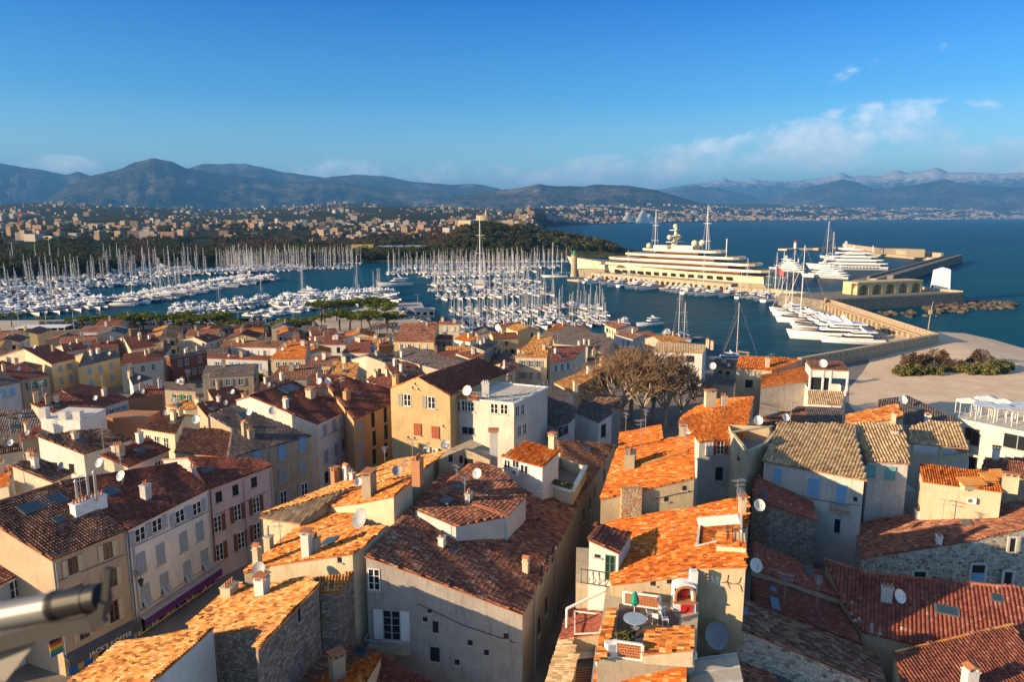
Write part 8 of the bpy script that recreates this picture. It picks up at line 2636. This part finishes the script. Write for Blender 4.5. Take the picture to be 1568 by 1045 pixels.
# clothes and goods hung out under the purple awning
for k in range(9):
    p = a.lerp(b, .06 + .10 * k) + n_ * .45 - Vector((0, 0, 2.2))
    r = empty('clothes_rail', p, None, 'clothes rail', 'goods outside the purple shop', math.atan2(n_.x, -n_.y)); relabel(r, 'small rail of coloured clothes', 'under the purple awning')
    mb = MB(); mb.bar((-.35, 0, 1.5), (.35, 0, 1.5), .03)
    for x_ in (-.35, .35): mb.bar((x_, 0, 0), (x_, 0, 1.5), .03)
    link('rail', mb.mesh('rail', [DARK]), r)
    for j in range(3):
        c_ = rnd.choice(((0.45, 0.25, 0.02), (0.5, 0.4, 0.3), (0.08, 0.25, 0.05), (0.06, 0.05, 0.08), (0.4, 0.05, 0.06), (0.2, 0.15, 0.4)))
        mb = MB(); mb.box((-.24 + .24 * j, 0, .65), .18, .10, .82, 0, 0, .8); link('garment', mb.mesh('garment', [plain('cloth_%.2f_%.2f' % c_[:2], c_, .9)]), r)
a2, b2, o2, d2, n2_ = shop(A_H, 0, 0, ((97, 1006), (206, 947)), None, plain('charcoal_canvas', (0.10, 0.10, 0.11), .8), plain('charcoal_valance', (0.08, 0.08, 0.09), .8), '', .8, .3, .62)
mb = MB(A_H.base)
OCHP = plain('ochre_shopfront', (0.52, 0.34, 0.10), .7)
c0 = a2 - Vector((0, 0, 2.9)); c1 = b2 - Vector((0, 0, 2.9))
mb.bar((a2 + c0) / 2 + (b2 - a2) * .5 + n2_ * .03, (a2 + c0) / 2 + (b2 - a2) * .5 + n2_ * .03 + Vector((0, 0, .01)), .1)
mb.hexa([c0, c1, c1 + n2_ * .08, c0 + n2_ * .08][::-1], [a2, b2, b2 + n2_ * .08, a2 + n2_ * .08][::-1], 0)
BLUED = plain('blue_door', (0.03, 0.14, 0.50), .5)
for k in range(5):
    p = a2.lerp(b2, (k + .5) / 5) - Vector((0, 0, 2.8)) + n2_ * .09; w_ = (b2 - a2).length / 5 * .6
    arc = [(w_ / 2 * math.cos(math.pi * j / 8), 1.7 + .6 * math.sin(math.pi * j / 8)) for j in range(9)]
    pts = [p + d2 * (w_ / 2)] + [p + d2 * x + Vector((0, 0, z)) for x, z in arc] + [p - d2 * (w_ / 2)]
    mb.face([x + n2_ * .02 for x in pts], 1 if k != 2 else 2)
mb.build('shopfront', [OCHP, BLUED, DARK], A_H.root)
tc = bpy.data.curves.new('lettering', 'FONT'); tc.body = "JACK'S KOFFEE"; tc.align_x = 'CENTER'; tc.size = .60; tc.extrude = .01
tc.materials.append(WHITE)
tmp = bpy.data.objects.new('lettering', tc); COL.objects.link(tmp); bpy.context.view_layer.update()
tme = bpy.data.meshes.new_from_object(tmp.evaluated_get(bpy.context.evaluated_depsgraph_get())); bpy.data.objects.remove(tmp)
t0 = link('lettering', tme, A_H.root)
mid = a2.lerp(b2, .56) + o2 - Vector((0, 0, .52)) + n2_ * .035
t0.location = mid - A_H.base
t0.rotation_euler = (math.pi / 2, 0, math.atan2(d2.y, d2.x))
for h, us in ((A_H, ((84, 862, 960), (192, 816, 930))), (B_H, ((201, 815, 900), (318, 755, 850))), (C_H, ((372, 736, 800), (414, 720, 780))), (D_H, ((412, 690, 760),)), (F_H, ((520, 640, 700),)), (K, ((850, 838, 900), (818, 905, 980)))):
    for u, v0, v1 in us:
        a_, d_, n_ = h.wall_hit(0, 0, u, v0); b_ = Vector((a_.x, a_.y, h.base.z))
        mb = MB(h.base); mb.tube([a_ + n_ * .1, b_ + n_ * .1], .07, 6); mb.build('drain_pipe', [GREY], h.root)
# cables slung along the facades, small vents and openings in the blank walls
for h, w, i, pts in ((A_H, 0, 0, ((90, 890), (130, 874), (190, 850))), (B_H, 0, 0, ((204, 838), (260, 812), (318, 784))), (C_H, 0, 0, ((328, 790), (370, 771), (410, 752))), (K, 0, 9, ((640, 925), (710, 958), (790, 985))), (F_H, 0, 0, ((490, 672), (510, 662), (535, 650))), (N_H, 0, 1, ((1000, 765), (1030, 758), (1060, 752))), (CC, 0, 0, ((1185, 742), (1240, 764), (1318, 775)))):
    ps = []
    for u, v in pts:
        a_, d_, n_ = h.wall_hit(w, i, u, v); ps.append(a_ + n_ * .06)
    mb = MB(h.base); mb.tube(ps, .03, 5); mb.build('cable', [DARK], h.root)
for h, i, l in ((K, 9, ((720, 985), (745, 1000), (775, 975), (700, 1015))), (N_H, 1, ((1020, 765), (1048, 748))), (PP, 1, ((1000, 893), (1025, 890))), (CC, 0, ((1215, 775), (1310, 765))), (J4, 3, ((520, 858),))):
    for u, v in l: h.win(0, i, u, v, .4, .45, 'dark', DARK)
# a sign board and a street lamp on the facades
p, d, n_ = A_H.wall_hit(0, 0, 84, 1002)
r = empty('sign_board', p + n_ * .3, 'tall shop sign board striped black, red, yellow and blue', 'sign', None, math.atan2(n_.x, -n_.y))
for k, c in enumerate(((0.02, 0.02, 0.02), (0.45, 0.05, 0.05), (0.5, 0.38, 0.04), (0.05, 0.25, 0.08), (0.04, 0.1, 0.4))):
    mb = MB(); mb.box((0, 0, .3 * (4 - k)), 1.0, .1, .3); link('panel', mb.mesh('panel', [plain('sign_colour_%d' % k, c)]), r)
p, d, n_ = B_H.wall_hit(0, 0, 203, 885)
r = empty('street_lamp', p, 'black wrought iron lantern on a scrolled wall bracket of the white house', 'lamp', None, math.atan2(n_.x, -n_.y))
mb = MB(); mb.tube([(0, 0, .6), (0, -.5, .75), (0, -.95, .5), (0, -.95, 0)], .03, 6); mb.tube([(0, -.2 + .22 * math.cos(a), .35 + .22 * math.sin(a)) for a in [6.28 * k / 12 for k in range(13)]] and [(0, -.35 + .2 * math.cos(6.28 * k / 12), .42 + .2 * math.sin(6.28 * k / 12)) for k in range(13)], .025, 5); link('bracket', mb.mesh('bracket', [DARK]), r)
mb = MB(); mb.tube([(0, -.95, -.75), (0, -.95, -.2), (0, -.95, -.05), (0, -.95, .08)], [.12, .24, .27, .05], 6); link('lantern', mb.mesh('lantern', [DARK]), r)

# dishes, aerials, air conditioners
def dish(h, u, v, k=0, size=.9, mast=.7, stem='white satellite dish', where='', rz=None, z=None, mat=None):
    p = h.on(u, v, k) if z is None else P(u, v, z)
    satellite_dish(p, R(rnd.uniform(-25, 15)) if rz is None else rz, size, mast, stem, where, mat=mat)
GD = plain('grey_dish', (0.33, 0.34, 0.35), .6)
for a_ in ((J3, 556, 800, 0, 1.5, 0.3, 'big grey satellite dish', 'in front of the bare plaster end wall', R(-35), None, GD),
           (J5, 402, 905, 0, 1.15, 1.9, 'mottled grey satellite dish', 'on the chimney of the rubble stone house', None, None, GD),
           (J1, 549, 749, 0, .8, .8, 'white satellite dish', 'among the chimneys of the hip roofed house'),
           (J3, 569, 735, 0, .9, .9, 'dark backed satellite dish', 'on the plaster end wall house', None, None, GD),
           (J1, 608, 735, 0, 1.0, 1.0, 'round grey satellite dish', 'on the hip roofed house', None, None, GD),
           (J1, 684, 696, 0, 1.1, 1.2, 'dark satellite dish', 'at the foot of the ochre gable', None, None, GD),
           (K, 732, 738, 2, 1.0, .9, 'pale blue grey satellite dish', 'on the large mottled roof'),
           (T_H, 1092, 990, 0, 1.9, 1.0, 'very large shade-tinted blue grey satellite dish', 'beside the barbecue terrace', R(12), 15.2, plain('shade_tinted_dish', (0.22, 0.25, 0.29), .5)),  # blue grey puts the shade lying on this dish into its colour
           (Z1, 1372, 925, 0, 1.15, .8, 'white satellite dish', 'on the red pantiles', R(20)),
           (PP, 1160, 782, 0, 1.1, .6, 'white satellite dish', 'below the tip of the bright orange roof', R(10), 19.5),
           (PP, 1154, 875, 0, 1.1, .6, 'white satellite dish', 'beside the graffiti wall', R(10), 18.5),
           (B_H, 157, 720, 0, .9, .8, 'white satellite dish', 'behind the steel flues'), (B_H, 190, 740, 0, 1.0, .8, 'white satellite dish', 'on the maroon roof behind the purple awning house'),
           (D_H, 302, 652, 0, 1.0, .8, 'white satellite dish', 'on the mossy tiles'), (D_H, 385, 640, 0, .9, .8, 'white satellite dish', 'beside the mossy roof skylight'),
           (F_H, 420, 640, 0, 1.1, 1.0, 'grey satellite dish', 'at the sunlit gable of the tall white house', None, None, GD),
           (G_H, 490, 592, 0, .9, .8, 'white satellite dish', 'on the dark roof of the orange house'), (G_H, 503, 593, 0, .9, .9, 'small white satellite dish', 'on the ridge of the orange house'),
           (H_H, 717, 612, 0, 1.3, 1.2, 'large pale satellite dish', 'on the roof behind the white terrace', None, 24.0),
           (LL, 1159, 655, 0, 1.2, 1.0, 'pale oval satellite dish', 'right of the orange hip roof', None, 20.5), (LL, 1201, 648, 0, 1.0, .8, 'white satellite dish', 'behind the straw tiled ridge', None, 20.0),
           (KK, 1091, 566, 0, 1.6, .8, 'pale satellite dish', 'on the flank of the waterside cottage', None, 12.0), (II, 1259, 562, 0, 1.5, .6, 'cream satellite dish', 'on top of the white glazed loft', None, 20.6),
           (HHH, 1380, 622, 0, 1.3, 1.0, 'white satellite dish', 'near the beach on the dark purple roof', None, 18.4)):
    dish(*a_)
for h, a, b, rest in MIDH:
    for k in range(rnd.choice((0, 0, 1, 1))):
        t_, s_ = rnd.uniform(.1, .9), rnd.uniform(.1, .9)
        u = (a[0] * (1 - t_) + b[0] * t_) * (1 - s_) + (rest[-1][0] * (1 - t_) + rest[0][0] * t_) * s_; v = (a[1] * (1 - t_) + b[1] * t_) * (1 - s_) + (rest[-1][1] * (1 - t_) + rest[0][1] * t_) * s_
        dish(h, u, v, 0, .8, .7, 'satellite dish', 'over the western roofs' if u < 200 else 'near the garden trees' if u < 470 else 'behind the ochre gable' if u < 770 else 'over the waterfront roofs', mat=rnd.choice((WHITE, GD)))
    if rnd.random() < .55:
        t_ = rnd.uniform(.1, .9)
        u, v = rest[-1][0] * (1 - t_) + rest[0][0] * t_, rest[-1][1] * (1 - t_) + rest[0][1] * t_
        aerial(h.on(u, v), rnd.uniform(2, 3.6), rnd.uniform(0, 6), 'over the western roofs' if u < 200 else 'near the garden trees' if u < 470 else 'behind the ochre gable' if u < 770 else 'over the waterfront roofs')
for h, u, v, k, hh, w_ in ((J4, 430, 835, 0, 2.4, 'on the cream parapet house'), (J4, 553, 825, 0, 2.6, 'on the cream parapet house'), (J1, 590, 722, 0, 2.8, 'on the hip roofed house'), (J1, 632, 712, 0, 3.0, 'on the hip roofed house'), (J1, 655, 708, 0, 2.2, 'on the hip roofed house'), (J3, 620, 742, 0, 2.4, 'on the plaster end wall house'),
                           (K, 712, 770, 2, 2.5, 'on the large mottled roof'), (K, 818, 790, 0, 2.8, 'on the large mottled roof'), (K, 700, 742, 2, 2.0, 'on the large mottled roof'), (N_H, 980, 700, 0, 4.2, 'on the bright orange roof'), (N_H, 1049, 700, 0, 3.0, 'on the bright orange roof'), (N_H, 958, 664, 1, 2.6, 'on the bright orange roof'), (N_H, 988, 668, 1, 3.2, 'on the bright orange roof'),
                           (PP, 1131, 800, 0, 3.0, 'on the graffiti wall house'), (PP, 1128, 775, 0, 2.5, 'on the graffiti wall house'), (Y2, 1200, 930, 0, 3.2, 'on the russet skylight house'), (Y2, 1250, 940, 0, 3.4, 'on the russet skylight house'), (AA, 1442, 805, 0, 3.0, 'on the pale stone house'), (CC, 1210, 650, 0, 3.0, 'on the straw tiled house with blue shutters'), (LL, 1108, 640, 0, 2.5, 'on the orange hip roof'),
                           (A_H, 125, 765, 0, 2.4, 'on the cafe house'), (B_H, 188, 745, 0, 3.5, 'on the purple awning house'), (F_H, 523, 608, 0, 3.0, 'on the tall white house'), (JJ, 1128, 545, 0, 3.0, 'on the two step orange roof'), (JJ, 1180, 560, 0, 2.6, 'on the two step orange roof'), (II, 1225, 640, 0, 3.6, 'near the white glazed loft')):
    aerial(h.on(u, v, k), hh, rnd.uniform(0, 6), w_)
for h, w, i, u, v, s in ((L1, 0, 0, 792, 723, 'on the white penthouse'), (BB, 0, 0, 1487, 766, 'on the stucco annexe'), (H_H, 0, 0, 668, 690, 'under the ochre gable'), (H_H, 0, 0, 655, 688, 'under the ochre gable')):
    p, d, n_ = h.wall_hit(w, i, u, v); ac_unit(p + n_ * .25 - Vector((0, 0, .3)), math.atan2(n_.x, -n_.y), s)
for u, v in ((1181, 688), (1188, 682)): ac_unit(P(u, v, 19.8), R(20), 'beside the V parapet')
# beach restaurant with awnings, deck rail and posts
dk = [P(1462, 640, 17.5), P(1640, 676, 17.5)]
bk = Vector((-(dk[1] - dk[0]).y, (dk[1] - dk[0]).x, 0)).normalized() * 9
mb = MB(FF.base)
for a_, b_ in ((dk[0], dk[1]), (dk[0] + bk, dk[1] + bk), (dk[0], dk[0] + bk)):
    n_ = int((b_ - a_).length / 1.5)
    for k in range(n_ + 1): mb.bar(a_.lerp(b_, k / n_), a_.lerp(b_, k / n_) + Vector((0, 0, 1.0)), .05)
    mb.bar(a_ + Vector((0, 0, 1.0)), b_ + Vector((0, 0, 1.0)), .05)
mb.build('railing', [GREY], FF.root)
CANV = [plain('sail_white', (0.72, 0.71, 0.68), .8), plain('sail_blue', (0.30, 0.40, 0.52), .8), plain('sail_grey', (0.34, 0.37, 0.42), .8)]
for k, (x_, y_, c, s) in enumerate(((.05, .3, 0, 3), (.14, .7, 0, 3.2), (.2, .3, 1, 3), (.29, .7, 0, 2.8), (.36, .35, 1, 3.2), (.44, .75, 1, 3.4), (.52, .35, 2, 3.2), (.6, .7, 0, 3), (.1, .85, 2, 2.6), (.68, .35, 0, 2.8), (.78, .7, 0, 2.8), (.86, .35, 0, 2.6))):
    p = dk[0].lerp(dk[1], x_) + bk * y_; r = empty('shade_canopy', p, None, 'canopy', 'shade canopies on the modern roof terrace', R(-15)); relabel(r, ('white', 'pale blue', 'grey')[c] + ' shade canopy', 'on the modern pale roof terrace')
    mb = MB(); b_ = [(-s / 2, -s * .35, 2.4), (s / 2, -s * .35, 2.4), (s / 2, s * .35, 2.4), (-s / 2, s * .35, 2.4)]; ap = (0, 0, 2.9)
    for i in range(4): mb.face([b_[i], b_[(i + 1) % 4], ap])
    for i in range(4): mb.hexa([(x, y, z - .2) for x, y, z in (b_[i], b_[(i + 1) % 4], b_[(i + 1) % 4], b_[i])], [(x * k_, y * k_, z) for (x, y, z), k_ in zip((b_[i], b_[(i + 1) % 4], b_[(i + 1) % 4], b_[i]), (1, 1, .98, .98))])
    link('cloth', mb.mesh('cloth', [CANV[c]]), r)
    for i in range(4):
        mb = MB(); mb.bar((b_[i][0] * .96, b_[i][1] * .96, 0), (b_[i][0] * .96, b_[i][1] * .96, 2.3), .08); link('post', mb.mesh('post', [WHITE]), r)
# pole on the beach
p = P(1420, 512, 2.0)
r = empty('mast_pole', p, 'single tall leaning wooden pole at the sea side of the rampart', 'pole')
mb = MB(); mb.tube([(0, 0, -1), (.5, 0, 9), (1.0, 0, 13)], [.22, .16, .1], 8); link('pole', mb.mesh('pole', [PALEBARK]), r)
mb = MB(); mb.box((.4, 0, 8.0), 1.3, .6, 1.6); link('platform', mb.mesh('platform', [PALEBARK]), r)

# galvanised rail end right in front of the viewer
def nq(u, v, y): return Q(u, v, y)
r = empty('rail_end', nq(60, 950, 1.5), 'out of focus galvanised tube with a dark sleeve and bent flat bracket', 'rail')
o_ = nq(60, 950, 1.5)
mb = MB(o_); mb.tube([nq(-120, 968, 1.56), nq(84, 929, 1.5)], [.033, .032], 24); mb.build('tube', [plain('dull_zinc', (0.20, 0.20, 0.205), .5, .4, .5)], r, o_ - o_)
mb = MB(o_); mb.tube([nq(84, 929, 1.5), nq(88, 928, 1.499), nq(96, 926, 1.497), nq(156, 914, 1.48)], [.035, .035, .031, .030], 24); mb.tube([nq(134, 919, 1.487), nq(138, 918, 1.486)], [.033, .033], 24)
mb.build('sleeve', [plain('black_rubber', (0.012, 0.012, 0.014), .5)], r)
mb = MB(o_)
pts = [nq(-60, 1003, 1.47), nq(60, 969, 1.46), nq(140, 956, 1.45), nq(157, 944, 1.45), nq(162, 920, 1.45), nq(166, 872, 1.45)]
for a_, b_ in zip(pts, pts[1:]): mb.bar(a_, b_ + (b_ - a_) * .03, .014, .034 if a_.z < nq(160, 940, 1.45).z else .014)
mb.build('bracket', [plain('worn_steel', (0.085, 0.08, 0.075), .55, .4, .5)], r)
mb = MB(o_); mb.hexa([nq(-80, 1085, 1.5), nq(8, 1045, 1.46), nq(58, 980, 1.47), nq(-80, 1020, 1.52)], [nq(-80, 1085, 1.53), nq(8, 1045, 1.49), nq(58, 980, 1.50), nq(-80, 1020, 1.55)])
mb.build('gusset', [plain('worn_steel', (0.085, 0.08, 0.075), .55, .4, .5)], r)
cam.dof.use_dof = True
cam.dof.focus_distance = 140.0
cam.dof.aperture_fstop = 3.0

# ================================================================== LABELS
ORD = ['first', 'second', 'third', 'fourth', 'fifth', 'sixth', 'seventh', 'eighth', 'ninth', 'tenth', 'eleventh', 'twelfth', 'thirteenth', 'fourteenth', 'fifteenth', 'sixteenth',
       'seventeenth', 'eighteenth', 'nineteenth', 'twentieth', 'twenty-first', 'twenty-second', 'twenty-third', 'twenty-fourth', 'twenty-fifth', 'twenty-sixth', 'twenty-seventh', 'twenty-eighth', 'twenty-ninth', 'thirtieth']
def ordinal(i):
    return ORD[i] if i < len(ORD) else '%dth' % (i + 1)

def finish_labels():
    bpy.context.view_layer.update()
    by = {}
    for o, stem, where in THINGS:
        by.setdefault((stem, where), []).append(o)
    for (stem, where), l in by.items():
        l.sort(key=lambda o: proj(o.location)[0])
        n = len(l)
        for i, o in enumerate(l):
            base = (stem + ' ' + where).strip()
            if n == 1: o['label'] = base
            elif n == 2: o['label'] = base + (', the left one of two', ', the right one of two')[i]
            elif i == 0: o['label'] = base + ', leftmost of %d' % n
            elif i == n - 1: o['label'] = base + ', rightmost of %d' % n
            else: o['label'] = base + ', ' + ordinal(i) + ' from the left'

finish_labels()
